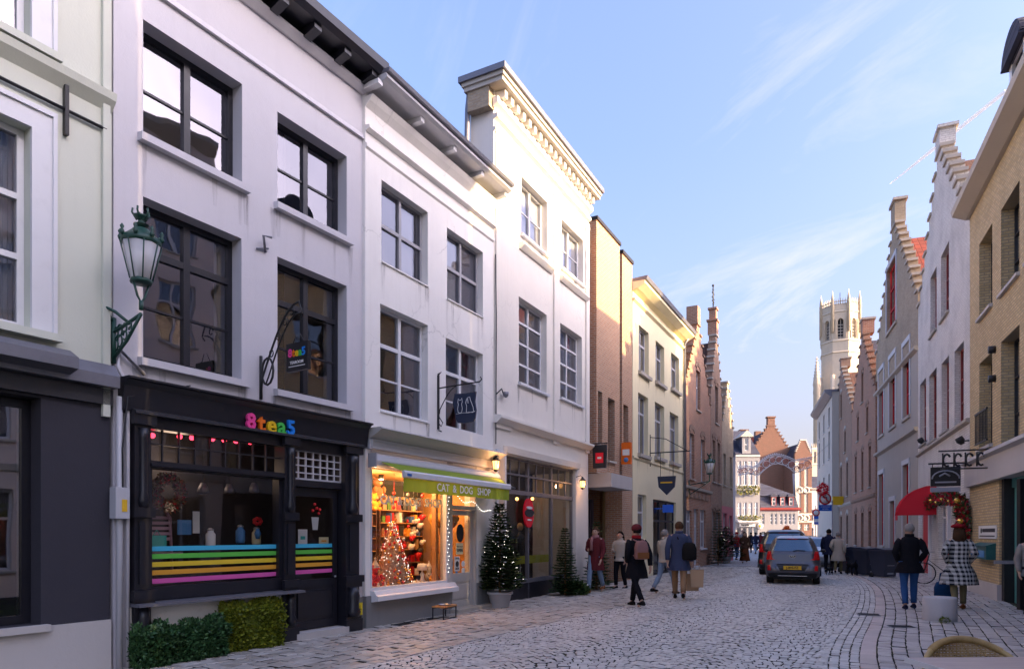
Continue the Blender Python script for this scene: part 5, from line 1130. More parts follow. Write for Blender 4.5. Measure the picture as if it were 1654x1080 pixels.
p = F1.world(F1.u(186)+.0, LW, zl_); an = math.atan2(F1.d.y, F1.d.x)
L = lantern(p, 'green crown topped wall lantern between the mint house and the tea shop', .84, an)
m = MB().tube([(0, 0, -.38), (-.02, LW*.5, -.46), (-.03, LW-.02, -.52)], .02, 6).tube([(0, 0, -.38), (-.01, LW*.5, -.64), (-.03, LW-.02, -.82)], .02, 6).tube([(-.03, LW-.02, -.35), (-.03, LW-.02, -.88)], .028, 6)
m.tube([(-.03, LW-.02, -.4), (-.1, LW-.03, -.32), (-.13, LW-.03, -.25), (-.05, LW-.1, -.30), (.0, LW-.25, -.42)], .02, 6)
for k, (f, r_) in enumerate(((.35, .05), (.55, .075), (.75, .10), (.9, .09))):
    for dz in (-.06, .1): m.tube([(-.02, LW*f+r_*.5*math.cos(R(a)), -.45-.14*f-dz*f+r_*.7*math.sin(R(a))) for a in range(0, 330, 40)], .011, 5)
m.build('scroll_bracket', 'paint_green', L)
# small lantern further along, on the red gable house
p = F3.world(F3.u(1110), 0); pl = F3.world(F3.u(1112), .95, 4.35)
L2 = lantern(pl, 'distant green wall lantern on a bracket in front of the red gable house', .95, math.atan2(F3.d.y, F3.d.x))
MB().tube([(0, 0, -.36), (0, .9, -.5)], .025, 6).tube([(0, 0, -.36), (0, .9, -.95)], .02, 6).tube([(0, .92, -.3), (0, .92, -1.05)], .03, 6).build('scroll_bracket', 'paint_green', L2)
# ================================================================ projecting shop signs
new('sign_black', (.01, .01, .013), .35); new('sign_navy', (.015, .025, .06), .5); new('glow_pink', (.85, .05, .3), .5)
def sign_root(F, px, name, label): 
    q = F.world(F.u(px), 0); return thing(name, (q.x, q.y, 0), math.atan2(F.d.y, F.d.x), label, 'sign')
sg = sign_root(F1, 420, 'tea_sign', 'small black hanging sign with rainbow letters on a scrolled iron bracket of the tea shop')
za, zb = F1.z(420, 645), F1.z(420, 575)
m = MB().tube([(0, -.02, za), (0, -.02, zb)], .022, 6)
arch = [(0, -.03-.80*(1-math.cos(R(a)))/1.0*.98, zb-.15+.72*math.sin(R(a))) for a in range(0, 91, 9)]
m.tube([(0, -.03, za+.15)]+[(0, -.05-.75*t, za+.3+.95*math.sin(t*1.57)) for t in [k/8 for k in range(9)]], .015, 6)
m.tube([(0, -.12, za+.2)]+[(0, -.18-.62*t, za+.3+.8*math.sin(t*1.57)) for t in [k/8 for k in range(9)]], .012, 6)
m.tube([(0, -.16+.12*math.cos(R(a)), za+.38+.19*math.sin(R(a))) for a in range(0, 360, 30)], .016, 6, closed=True)
for t in (.2, .4, .6, .8): m.tube([(0, -.1-.7*t+.04*math.cos(R(a)), za+.38+.82*math.sin(t*1.5)+.05*math.sin(R(a))) for a in range(0, 330, 45)], .009, 5)
m.tube([(0, -.8, za+1.24), (0, -.86, za+1.1), (0, -.8, za+1.02)], .012, 5)
m.tube([(0, -.02, za-.05), (0, -.08, za-.1), (0, -.05, za-.18), (0, -.0, za-.15)], .012, 5); m.build('scroll_bracket', 'iron_black', sg)
zc = F1.z(482, 577, .79)
pl = MB().box(-.03, .03, -1.0, -.58, zc-.18, zc+.20); pl.tube([(0, -.68, zc+.2), (0, -.75, zc+.32)], .006, 5).tube([(0, -.9, zc+.2), (0, -.82, zc+.32)], .006, 5); pl = pl.build('sign_board', 'sign_black', sg)
for i, ch in enumerate('8tea5'): text('letter', ch, .15, 'letter_'+str(i), pl, (-.034, -.66-.066*i, zc+.06), .002, .006, rot=(R(90), 0, R(-90)))
text('lettering', 'TEAROOM', .055, 'letter_white', pl, (-.034, -.79, zc-.07), .002, .001, rot=(R(90), 0, R(-90)))
box('sign_line', 'letter_white', pl, -.034, -.03, -.95, -.63, zc-.125, zc-.115)

sg = sign_root(F2, 707, 'pet_shop_sign', 'navy hanging sign with a white outlined cat and dog above the awning')
za, zb = F2.z(707, 693), F2.z(707, 606); zh = F2.z(707, 627)
m = MB().box(-.02, .02, -.03, 0, za, zb).tube([(0, -.02, zh), (0, -.96, zh+.03)], .014, 6).tube([(0, -.02, za+.25), (0, -.12, za+.12), (0, -.08, za+.05), (0, -.02, za+.12)], .010, 5)
m.tube([(0, -.04, zh-.5)]+[(0, -.05-.38*t, zh-.42+.42*math.sin(t*1.5)) for t in [k/6 for k in range(7)]], .010, 6)
m.tube([(0, -.95, zh+.03), (0, -1.0, zh+.07), (0, -.97, zh+.12)], .012, 5).tube([(0, -.02, zb), (0, -.08, zb+.05), (0, .0, zb+.02)], .012, 5).tube([(0, -.02, za-.02), (0, -.09, za-.05)], .012, 5)
m.build('iron_bracket', 'iron_black', sg)
zt_ = F2.z(752, 634, .64); y0_, y1_ = -.40, -.88; poly = []
b = MB(); h = .58; n = 12; side = [(y0_, zt_), (y0_+.04, zt_-h*.3), (y0_-.005, zt_-h*.6), (y0_-.03, zt_-h*.85), (y0_-.08, zt_-h*.97), ((y0_+y1_)/2, zt_-h), (y1_+.08, zt_-h*.97), (y1_+.02, zt_-h*.85), (y1_-.0, zt_-h*.6), (y1_+.03, zt_-h*.3), (y1_, zt_), ((y0_+y1_)/2, zt_-.015)]
b.ex([(y, z) for y, z in side], -.018, .018); pl = b.build('sign_board', 'sign_navy', sg)
def line(pts, r=.006): return MB().tube([(-.022, y, z) for y, z in pts], r, 4, cap=True)
cy = -.53; cz = zt_-.38   # cat outline (further y = further from wall), drawn as thin raised tube
cat = [(0, 0), (.05, .02), (.065, .10), (.045, .20), (.06, .25), (.045, .33), (.02, .29), (-.02, .29), (-.045, .33), (-.06, .25), (-.04, .20), (-.06, .10), (-.045, .02), (0, 0)]
line([(cy+a*.85, cz+c*.85) for a, c in cat]).build('cat_outline', 'letter_white', pl)
dog = [(0, 0), (.07, 0), (.06, .15), (.09, .22), (.07, .28), (.03, .33), (-.02, .34), (-.04, .26), (-.07, .20), (-.11, .10), (-.12, .02), (-.16, .01), (-.1, -.01), (0, 0)]
line([(-.73+a*.85, cz+c*.85) for a, c in dog]).build('dog_outline', 'letter_white', pl)
line([(-.70, cz+.26), (-.72, cz+.17), (-.69, cz+.18), (-.685, cz+.27)], .005).build('dog_ear', 'letter_white', pl)
line([(-.44, cz-.01), (-.6, cz+.0), (-.72, cz-.01), (-.86, cz+.01)], .004).build('ground_line', 'letter_white', pl)
# signs further along
sg = sign_root(F3, 953, 'black_red_sign', 'black hanging sign with a red panel at the edge of the brick block')
zz_ = F3.z(960, 742); MB().tube([(0, 0, zz_+.43), (0, -.55, zz_+.43)], .02, 6).build('bracket', 'iron_black', sg)
pl = MB().ex([(-.10, zz_+.38), (-.52, zz_+.38), (-.50, zz_-.3), (-.12, zz_-.3)], -.06, .06).build('sign_board', 'sign_black', sg); box('red_panel', 'lips_red', pl, -.068, -.06, -.44, -.2, zz_-.15, zz_+.15); box('panel_print', 'paper_white', pl, -.072, -.068, -.38, -.26, zz_-.03, zz_+.03)
sg = sign_root(F3, 1002, 'orange_sign', 'orange and white projecting box sign on the brick block')
zz_ = F3.z(1007, 735); pl = box('sign_board', 'letter_1', sg, -.07, .07, -.38, -.06, zz_-.34, zz_+.38); box('white_panel', 'paper_white', pl, -.078, -.07, -.34, -.1, zz_-.05, zz_+.15); MB().lathe([(.08, -.006), (.08, 0)], (-.07, -.22, zz_-.2), 12, 'x').build('blue_mark', 'paper_blue', pl)
sg = sign_root(F3, 1050, 'navy_cafe_sign', 'navy pentagon sign hanging on a wrought iron bracket of the cream house')
zz_ = F3.z(1075, 800); MB().tube([(0, 0, zz_+1.5), (0, -1.5, zz_+1.5)], .022, 6).tube([(0, 0, zz_+2.1), (0, -.6, zz_+2.0), (0, -1.4, zz_+1.52)], .015, 6).tube([(0, 0, zz_+1.0), (0, 0, zz_+2.2)], .025, 6).build('bracket', 'iron_black', sg)
MB().prism([(0, 0), (1, 0)], 0, 1) if False else None
pl = MB().ex([(-.3, zz_+.6), (-.98, zz_+.6), (-.94, zz_+.2), (-.64, zz_-.1), (-.34, zz_+.2)], -.05, .05).build('sign_board', 'sign_navy', sg); box('gold_line', 'sticker_yellow', pl, -.056, -.05, -.86, -.42, zz_+.34, zz_+.39); MB().tube([(0, -.4, zz_+.6), (0, -.4, zz_+1.5)], .01, 5).tube([(0, -.88, zz_+.6), (0, -.88, zz_+1.5)], .01, 5).build('chain', 'iron_black', pl)
new('bright_blue', (.02, .14, .75), .5); sg = sign_root(F3, 1056, 'blue_arrow_sign', 'small bright blue notice under the navy sign of the cream house'); zz_ = F3.z(1080, 824); MB().box(-.03, .03, -.75, -.35, zz_-.15, zz_+.15).tube([(0, -.35, zz_), (0, 0, zz_)], .02, 5).build('sign_board', 'bright_blue', sg)
# coach lamps by the shop
def coach(F, px, py, w, label, tint=(1, .55, .2)):
    q = F.world(F.u(px, w), w, F.z(px, py, w)); L = thing('coach_lamp', q, math.atan2(F.d.y, F.d.x), label, 'wall lamp')
    if 'lamp_glow' not in MATS: emit('lamp_glow', (1, .42, .12), .9)
    MB().lathe([(.05, -.10), (.075, .08)], n=6).build('lamp_body', 'lamp_glow', L); MB().lathe([(.10, .08), (.09, .10), (.03, .17), (.02, .19), (.005, .21)], n=6).build('lamp_cap', 'iron_black', L)
    MB().lathe([(.02, -.16), (.055, -.12), (.055, -.10)], n=6).tube([(0, 0, .17), (0, .06, .24), (0, w, .2)], .012, 5).build('lamp_arm', 'iron_black', L)
    for k in range(6): a = R(60*k); MB().tube([(.052*math.cos(a), .052*math.sin(a), -.10), (.078*math.cos(a), .078*math.sin(a), .08)], .006, 4).build('lamp_bar', 'iron_black', L)
    li = bpy.data.lights.new('lamp', 'POINT'); li.energy = 2.5; li.color = (1, .5, .2); li.shadow_soft_size = .06; lo = bpy.data.objects.new('lamp', li); COL.objects.link(lo); lo.parent = L; lo.location = (0, -.1, -.05)
    return L
coach(F2, 801, 750, .22, 'lit orange coach lamp at the end of the green awning')
coach(F3, 941, 781, .2, 'glowing orange wall lamp on the far pilaster of the tall white house')
new('sticker', (.75, .60, .02), .5)
q = sign_root(F1, 574, 'fire_hydrant_plate', 'small yellow marker plate on the grey pier beside the tea shop door'); q['category'] = 'marker plate'
o = box('plate', 'sticker', q, .0, .12, -.045, -.028, .26, .46); MB().box(.055, .065, -.048, -.045, .3, .42).box(.02, .1, -.048, -.045, .35, .36).build('plate_mark', 'ink', o)
# ================================================================ hedges
rh = random.Random(21)
def hedge(F, px0, px1, h, w, mat, label, n, s):
    q0, q1 = F.u(px0), F.u(px1); H = F.root('box_hedge', label, 'hedge'); b = MB()
    b.tone = 0; b.box(q0+.05, q1-.05, -w+.05-.06, -.09, .0, h-.06)
    for _ in range(n):
        f = rh.random(); x = rh.uniform(q0, q1); z = rh.uniform(.02, h)
        if f < .62: p = Vector((x, -w-.03, z)); nn = Vector((0, -1, 0))
        elif f < .88: p = Vector((x, rh.uniform(-w, -.08), h)); nn = Vector((0, 0, 1))
        else: p = Vector((q0 if rh.random() < .5 else q1, rh.uniform(-w, -.08), z)); nn = Vector((-1 if p.x == q0 else 1, 0, 0)) if False else Vector((0, -.4, .3))
        p += nn*rh.uniform(-.07, .05)+nn*(.045*math.sin(x*7+z*5)*math.sin(z*9+1)+.03*math.sin(x*17))
        d = (nn+Vector((rh.uniform(-1, 1), rh.uniform(-.6, .6), rh.uniform(-.5, 1)))).normalized(); t = d.cross(Vector((rh.uniform(-1, 1), rh.uniform(-1, 1), rh.uniform(-1, 1)))).normalized(); k = s*rh.uniform(.6, 1.3)
        b.tone = rh.random(); b.add([p-t*k*.3, p+d*k*.5+t*k*-.33, p+d*k, p+t*k*.33+d*k*.4], [(0, 1, 2, 3)])
    o = b.build('foliage', mat, H, 'stuff')
    MB().tube([((q0+q1)/2, -w/2, 0), ((q0+q1)/2, -w/2, h*.6)], .03, 6).build('stem', 'oak', H); return H
hedge(F1, 203, 345, .44, .24, 'leaf_box', 'dark green clipped box hedge under the tea shop display window', 9000, .045)
hedge(F1, 345, 440, .62, .20, 'leaf_gold', 'taller yellow green clipped hedge beside the tea shop door', 7500, .042)
# ================================================================ christmas trees
emit('fairy_white', (1, .93, .82), 1.2); emit('fairy_warm', (1, .62, .25), 9.0)
def fir(loc, h, r, label, pot=True, lights=0, n=26, dens=1.0, mat='leaf_fir', base=.0, group=None, name='christmas_tree'):
    T = thing(name, loc, rh.uniform(0, 6), label, 'christmas tree', group); b = MB(); lt = MB(); tr = MB()
    z0 = base; tr.tube([(0, 0, z0-.1), (0, 0, z0+h*.98)], [.035, .006], 6)
    tips = []
    for k in range(n):
        f = k/(n-1); z = z0+h*(.04+.93*f); rad = r*(1-f)**.85+.03
        m = max(4, int((9 if f < .6 else 6)*dens))
        for j in range(m):
            a = 6.283*(j+rh.random()*.8)/m+k*1.3; L = rad*rh.uniform(.72, 1.12); up = .10+.35*f
            tr.tube([(0, 0, z), (L*math.cos(a), L*math.sin(a), z+L*up-.04)], [.006, .002], 4, cap=False)
            for q in range(int(5+16*L/r*dens)):
                s = rh.uniform(.25, 1.0); side = rh.choice((-1, 1)); px_ = Vector((L*s*math.cos(a), L*s*math.sin(a), z+L*s*up-.04*s))
                d = Vector((math.cos(a+side*rh.uniform(.3, 1.1)), math.sin(a+side*rh.uniform(.3, 1.1)), rh.uniform(-.15, .45))).normalized(); le = rh.uniform(.05, .11)*max(.6, min(1.3, r/.4)); w = le*.22
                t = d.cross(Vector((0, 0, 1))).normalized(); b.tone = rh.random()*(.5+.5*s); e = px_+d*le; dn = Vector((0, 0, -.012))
                b.add([px_-t*w, px_+t*w, e+t*w*.4, e-t*w*.4, px_+t*w*1.6+dn+d*le*.3, px_-t*w*1.6+dn+d*le*.3], [(0, 1, 2, 3), (0, 4, 2), (1, 5, 3)])
            tips.append((L*math.cos(a), L*math.sin(a), z+L*up-.03))
    b.build('needles', mat, T, 'stuff'); tr.build('trunk', 'oak', T)
    if lights:
        for p in rh.sample(tips, min(lights, len(tips))): lt.ico((p[0]*rh.uniform(.85, 1.05), p[1]*rh.uniform(.85, 1.05), p[2]+rh.uniform(-.04, .04)), .0062*max(1, loc[1]/16))
        lt.build('fairy_lights', 'fairy_white', T, 'stuff')
    if pot:
        MB().lathe([(.17, 0), (.185, .02), (.25, .30), (.285, .31), (.285, .36), (.24, .365), (.23, .33)], n=20).build('pot', 'paint_palegrey', T); MB().lathe([(.235, .30), (.01, .335)], n=12).build('soil', 'joint_earth', T)
    return T
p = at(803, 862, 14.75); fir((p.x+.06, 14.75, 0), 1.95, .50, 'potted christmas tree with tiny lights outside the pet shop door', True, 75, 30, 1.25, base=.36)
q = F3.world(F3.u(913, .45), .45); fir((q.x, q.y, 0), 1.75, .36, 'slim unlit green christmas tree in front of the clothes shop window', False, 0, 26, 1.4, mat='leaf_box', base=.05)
q = F3.world(F3.u(929, .6), .6); b = MB(); T = thing('low_fir_bundle', (q.x, q.y, 0), 0, 'low fir bundle with white baubles on the ground by the far pilaster', 'plant'); clump(b, (0, 0, .16), .36, .25, .2, 1500, .09, rh); b.build('foliage', 'leaf_fir', T, 'stuff')
for k in range(9): MB().ball((rh.uniform(-.3, .3), rh.uniform(-.25, 0), rh.uniform(.08, .3)), .022, 8).build('bauble', 'paper_white', T)
q = F3.world(F3.u(964, .5), .5); fir((q.x, q.y, 0), 2.0, .42, 'green christmas tree beside the brick garage passage, behind a pedestrian', False, 0, 22, 1.1, mat='leaf_box')
p = at(1169, 905, 38); fir((p.x, 37.5, 0), 1.75, 1.0, 'wide dark christmas tree in a tub at the end of the terrace', True, 10, 20, 1.5, base=.3)
q = F3.world(F3.u(1160, .5), .5); fir((q.x, q.y, 0), 2.9, .5, 'tall narrow conifer against the spire gable house', False, 0, 20, 1.0)
# ================================================================ bowl stand
q = F2.world(F2.u(718, .38), .38); T = thing('bowl_stand', (q.x, q.y, .02), math.atan2(F2.d.y, F2.d.x)+.05, 'low wooden topped black frame holding a steel water bowl below the pet shop window', 'dog bowl stand')
m = MB().box(-.24, .24, -.13, -.09, .22, .25).box(-.24, .24, .09, .13, .22, .25).box(-.24, -.13, -.09, .09, .22, .25).box(.13, .24, -.09, .09, .22, .25); m.build('top_board', 'warm_wood', T)
for x in (-.225, .225):
    for y in (-.115, .115): box('leg', 'iron_black', T, x-.009, x+.009, y-.009, y+.009, 0, .219)
m = MB()
for y in (-.115, .115): m.box(-.216, .216, y-.008, y+.008, .20, .218).box(-.216, .216, y-.008, y+.008, .0, .016)
m.build('rail', 'iron_black', T); MB().lathe([(.04, .17), (.09, .19), (.115, .265), (.125, .268), (.11, .262), (.085, .20), (.01, .195)], n=20).build('bowl', 'steel', T)
gt = F2.root('gully_grate', 'narrow dark gully grate in the paving under the pet shop plinth', 'grate'); u0, u1 = F2.u(636, .2), F2.u(700, .2); m = MB().box(u0, u1, -.33, -.30, .02, .035).box(u0, u1, -.16, -.13, .02, .035)
for k in range(26): u = u0+(u1-u0)*k/25; m.box(u-.012, u+.012, -.30, -.16, .02, .033)
m.build('bars', 'iron_black', gt, 'stuff'); box('frame_stone', 'stone_grey', gt, u0-.05, u1+.05, -.42, -.34, .0, .03)
# ================================================================ concrete block
T = thing('concrete_block', at(1518, 862, 12.45)*1.0, 0, 'round grey concrete seat block with moss at its foot on the paving', 'bollard'); T.location.z = 0
plaster('concrete_block', (.46, .45, .47), 1.4, streak=1.0, bump=.5)
MB().lathe([(.265, .01), (.275, .03), (.275, .44), (.262, .458), (.0, .46)], n=40).build('block', 'concrete_block', T)
b = MB(); clump(b, (0.0-.08, -.27, .05), .1, .03, .07, 160, .03, rh); b.build('moss', 'leaf_gold', T, 'stuff')
# small weeds in joints
# ================================================================ wheelie bins
new('bin_plastic', (.035, .04, .065), .38); new('bin_grey', (.30, .32, .38), .5)
def bin_(x, y, rz, s, label, m_='bin_plastic'):
    T = thing('wheelie_bin', (x, y, 0), rz, label, 'bin', 'wheelie bins along the kerb'); w0, w1, d0, d1, h = .22*s, .29*s, .24*s, .34*s, 1.0
    MB().add([(-w0, -d0, .06), (w0, -d0, .06), (w0, d0, .06), (-w0, d0, .06), (-w1, -d1, h), (w1, -d1, h), (w1, d1, h), (-w1, d1, h)], [(0, 3, 2, 1), (4, 5, 6, 7), (0, 1, 5, 4), (1, 2, 6, 5), (2, 3, 7, 6), (3, 0, 4, 7)]).box(-w1-.02, w1+.02, -d1-.02, d1+.02, h-.06, h).build('body', m_, T)
    MB().ex([(-d1-.04, h+.005), (d1+.05, h+.005), (d1+.05, h+.05), (0, h+.09), (-d1-.05, h+.035)], -w1-.02, w1+.02).build('lid', m_, T)
    MB().tube([(-w1+.05, d1+.08, h-.02), (w1-.05, d1+.08, h-.02)], .018, 8).build('handle', m_, T)
    for s_ in (-1, 1): MB().lathe([(.04, -.025), (.10, -.025), (.10, .025), (.04, .025)], (s_*(w0+.02), d0+.03, .10), 14, 'x').build('wheel', 'iron_black', T)
    MB().box(-w0*.6, w0*.6, -d0-.06, -d0-.045, .45, .47).box(-w0*.5, w0*.5, -d0-.03, -d0-.01, .14, .2).build('moulded_grip', 'bin_grey', T)
for px, Y, rz, s, lb in ((1428, 25, .25, 1.15, 'dark blue wheelie bin nearest the man in the black coat'), (1402, 26.2, .15, 1.2, 'dark blue wheelie bin in the middle of the row, with a pale label strip'), (1385, 27.3, .3, 1.0, 'narrower wheelie bin behind the middle one'), (1371, 28.3, .1, 1.0, 'last wheelie bin, next to the black dog')): p = at(px, 862, Y); bin_(p.x, Y, rz+math.pi*0, s, lb)
# ================================================================ rattan chair and cafe table
mm, tt = new('table_laminate', (.50, .40, .36), .35); tt.col(tt.mix(tt.ramp(tt.noise(3, 6, .65, tt.vmap((1, 22, 1))), .4, .65), (.44, .34, .31), (.58, .48, .44)))
T = thing('cafe_table', (3.38, 4.0, 0), R(2), 'cafe table with a pale wood effect top in the near corner of the terrace', 'table')
MB().box(-.88, .9, -.35, .35, .795, .82).build('tabletop', 'table_laminate', T); MB().box(-.886, -.8805, -.35, .35, .79, .822).build('edge_strip', 'paint_white', T)
MB().tube([(0, 0, .04), (0, 0, .79)], .03, 10).build('column', 'iron_black', T); MB().lathe([(.28, .015), (.27, .03), (.04, .05)], n=20).build('foot', 'iron_black', T)
mm, tt = new('rattan', (.42, .27, .10), .55); tt.col(tt.mix(tt.ramp(tt.noise(9, 4, .6), .4, .65), (.46, .30, .12), (.30, .18, .06)))
mm, tt = new('bamboo', (.48, .33, .13), .35); tt.col(tt.mix(tt.ramp(tt.noise(5, 4, .6), .4, .65), (.52, .37, .16), (.38, .25, .09)))
cw = .345; C_ = thing('rattan_chair', (3.06, 4.66, 0), R(-3), 'rattan cafe chair with a woven rounded back tucked behind the table', 'chair')
arc = [(cw*math.cos(R(a)), .0-.10*math.sin(R(a))*0-.05*abs(math.cos(R(a)))*0, .60+.285*math.sin(R(a))) for a in range(0, 181, 6)]
arc = [(x, -.30*(1-math.sin(math.acos(max(-1, min(1, x/cw))))**.8), z) for x, y, z in arc]
MB().tube([(cw, -.32, .02), (cw, -.31, .45)]+arc+[(-cw, -.31, .45), (-cw, -.32, .02)], .019, 10).build('frame', 'bamboo', C_)
b = MB(); t0, t1 = 8, 22
for k in range(t0, t1):    # wrapping of the top rail
    for j in range(5):
        f = j/5; p0 = Vector(arc[k]).lerp(Vector(arc[k+1]), f); p1 = Vector(arc[k]).lerp(Vector(arc[k+1]), f+.17); b.tube([p0, (p0+p1)/2, p1], [.021, .0255, .021], 8, cap=False)
b.build('wrapped_rail', 'rattan', C_, 'stuff')
b = MB(); x0, x1 = -.225, .225
def bz(x): return .60+.285*math.sin(math.acos(max(-1, min(1, x/cw))))
def by(x): return -.30*(1-math.sin(math.acos(max(-1, min(1, x/cw))))**.8)
for k in range(19):
    x = x0+(x1-x0)*k/18; b.tube([(x, by(x), .48), (x, by(x), bz(x)-.01)], .0035, 5)
for j in range(34):
    z = .49+j*.0115; pts = []
    for k in range(37):
        x = x0+(x1-x0)*k/36
        if z > bz(x)-.02: continue
        pts.append((x, by(x)+.0055*math.cos(math.pi*(k/1.0+j)), z))
    if len(pts) > 3: b.tube(pts, .005, 5, cap=False)
b.build('woven_back', 'rattan', C_, 'stuff')
for s_ in (-1, 1): MB().tube([(s_*.235, by(.235), .45), (s_*.235, by(.235), bz(.235))], .012, 8).build('back_post', 'bamboo', C_)
MB().lathe([(.27, .43), (.28, .45), (.27, .465), (.01, .47)], (0, -.28, 0), 24).build('seat', 'rattan', C_)
for s_ in (-1, 1): MB().tube([(s_*.24, -.5, .43), (s_*.26, -.55, 0)], .016, 8).build('leg', 'bamboo', C_)
# ================================================================ arch of christmas lights over the street
new('arch_white', (.75, .72, .70), .6); new('arch_pink', (.55, .20, .15), .6)
Ya = 50; Ar = thing('light_arch', at(1250, 862, Ya), 0, 'white and red scrolled christmas light arch hung across the far end of the street', 'christmas decoration'); Ar.location.z = 0; ox = Ar.location.x
def AP(px, py): p = at(px, py, Ya); return (p.x-ox, 0, p.z)
def path(pts): return [AP(*p) for p in pts]
top = [(1192, 757), (1205, 754), (1217, 757), (1224, 752), (1232, 744), (1242, 738), (1253, 735), (1265, 737), (1276, 741), (1286, 746), (1292, 744), (1304, 742), (1312, 741)]
bot = [(1192, 767), (1205, 765), (1214, 764), (1222, 768), (1228, 765), (1236, 757), (1246, 750), (1257, 748), (1268, 751), (1277, 757), (1284, 763), (1292, 761), (1300, 757), (1312, 754)]
m = MB().tube(path(top), .035, 6).tube(path(bot), .035, 6).tube(path([(x, y-2.2) for x, y in top]), .03, 5); m.build('frame', 'arch_white', Ar)
for px, py, r in ((1196, 761, 4), (1203, 760, 4.5), (1213, 761, 4), (1222, 763, 4), (1228, 757, 4.5), (1238, 749, 5), (1248, 743, 4.5), (1258, 742, 4.5), (1269, 745, 5), (1279, 750, 5), (1287, 757, 4.5), (1294, 752, 4.5), (1304, 749, 5)):
    c = Vector(AP(px, py)); rr_ = r/1103*Ya; mt = 'arch_pink' if int(px) % 2 else 'arch_white'
    MB().tube([c+Vector((rr_*(1-a/720)*math.cos(R(a)), -.04, rr_*(1-a/720)*math.sin(R(a)))) for a in range(0, 640, 40)], .032, 5).build('scroll', 'arch_pink', Ar)
    MB().tube([c+Vector((rr_*1.12*math.cos(R(a)), .02, rr_*1.12*math.sin(R(a)))) for a in range(0, 360, 30)], .03, 5, closed=True).build('scroll_ring', 'arch_white', Ar)
for k in range(40):
    f = k/39; i = min(len(top)-2, int(f*(len(top)-1))); g = f*(len(top)-1)-i; x = top[i][0]*(1-g)+top[i+1][0]*g; y = top[i][1]*(1-g)+top[i+1][1]*g
    MB().ico(AP(x, y-3), .06).build('bulb', 'arch_white', Ar)
MB().tube(path([(1283, 764), (1284, 800)]), .05, 5).tube(path([(1281, 764), (1282.5, 800)]), .03, 5).build('light_drop', 'arch_white', Ar)
MB().tube([(F3.world(F3.u(1184)).x-ox, -7, 8), AP(1192, 757)], .012, 4).tube([AP(1312, 741), (G4.world(G4.u(1350)).x-ox, 5, 9.2)], .012, 4).build('wire', 'iron_black', Ar)
# ================================================================ road signs
new('sign_white', (.75, .75, .75), .4); new('sign_red', (.70, .02, .02), .4); new('sign_blue', (.01, .12, .55), .4)
Y = 40; p = at(1330, 862, Y)
P = thing('no_turn_sign', (p.x+.55, Y, 0), 0, 'red ringed no left turn road sign with a blue plate, high on its post', 'road sign'); dx = -.55
MB().tube([(0, .05, 0), (0, .05, 3.6)], .035, 8).build('post', 'paint_grey', P)
def zY(py, Y): return 1.6+(862-py)/1103*Y
z = zY(805, Y); MB().lathe([(.36, -.03), (.36, 0)], (dx+.1, 0, z), 28, 'y').build('rim', 'sign_red', P); MB().lathe([(.27, -.045), (.27, -.031)], (dx+.1, 0, z), 28, 'y').build('face', 'sign_white', P)
MB().tube([(dx+.18, -.055, z-.15), (dx+.18, -.055, z+.08), (dx+.02, -.055, z+.1)], .028, 5).add([(dx-.08, -.06, z+.1), (dx+.04, -.06, z+.2), (dx+.04, -.06, z)], [(0, 1, 2)]).build('arrow', 'ink', P)
MB().tube([(dx-.08, -.07, z+.2), (dx+.29, -.07, z-.2)], .03, 5).build('slash', 'sign_red', P)
z = zY(819.5, Y); o = box('plate', 'sign_blue', P, dx-.28, dx+.48, -.03, 0, z-.19, z+.17); text('lettering', 'UITGEZONDERD', .075, 'sign_white', o, (dx+.1, -.034, z+.05), .001); text('lettering', 'FIETSERS', .09, 'sign_white', o, (dx+.1, -.034, z-.08), .001)
MB().tube([(0, .05, 3.5), (dx+.1, .05, 3.5)], .02, 6).build('arm', 'paint_grey', P)
Y = 55; p = at(1318, 862, Y); P = thing('no_entry_for_vehicles_sign', (p.x, Y, 0), 0, 'white road sign with a red ring over small blue plates, on the further post', 'road sign'); MB().tube([(0, .05, 0), (0, .05, 3.9)], .035, 8).build('post', 'paint_grey', P)
z = zY(827.5, Y); MB().lathe([(.30, -.03), (.30, 0)], (0, 0, z), 24, 'y').build('rim', 'sign_red', P); MB().lathe([(.2, -.045), (.2, -.031)], (0, 0, z), 24, 'y').build('face', 'sign_white', P)
for py, m_, h in ((835, 'sign_blue', .13), (840, 'sign_white', .12), (844.5, 'sign_blue', .1)): z = zY(py, Y); box('plate', m_, P, -.17, .2, -.03, 0, z-h, z+h)
# red ornaments above the sign
b = MB(); Q = thing('red_bow_garland', at(1329, 790, 40), 0, 'red christmas bow fixed above the no left turn sign', 'christmas decoration'); clump(b, (0, 0, 0), .3, .2, .35, 260, .13, rh); b.build('ribbon', 'lips_red', Q, 'stuff')
# ================================================================ shop fittings on the white gable house
T = G2.root('red_dome_awning', 'red quarter round awning over the red door of the white gable house', 'awning'); mm, tt = new('awning_red', (.62, .01, .03), .75)
ua, ub = G2.u(1463, .9)+.35, G2.u(1502, .1)+.1; z0, z1 = G2.z(1480, 832, .5), G2.z(1490, 790, .1); n = 10; hgt = z1-z0; prj = 1.2
b = MB()
for k in range(n):
    a0, a1_ = R(90*k/n), R(90*(k+1)/n); b.quad((ua, -prj*math.cos(a0), z0+hgt*math.sin(a0)), (ub, -prj*math.cos(a0), z0+hgt*math.sin(a0)), (ub, -prj*math.cos(a1_), z0+hgt*math.sin(a1_)), (ua, -prj*math.cos(a1_), z0+hgt*math.sin(a1_)))
    for u in (ua, ub): b.add([(u, 0, z0), (u, -prj*math.cos(a0), z0+hgt*math.sin(a0)), (u, -prj*math.cos(a1_), z0+hgt*math.sin(a1_))], [(0, 1, 2)])
b.build('canopy', 'awning_red', T); b = MB()
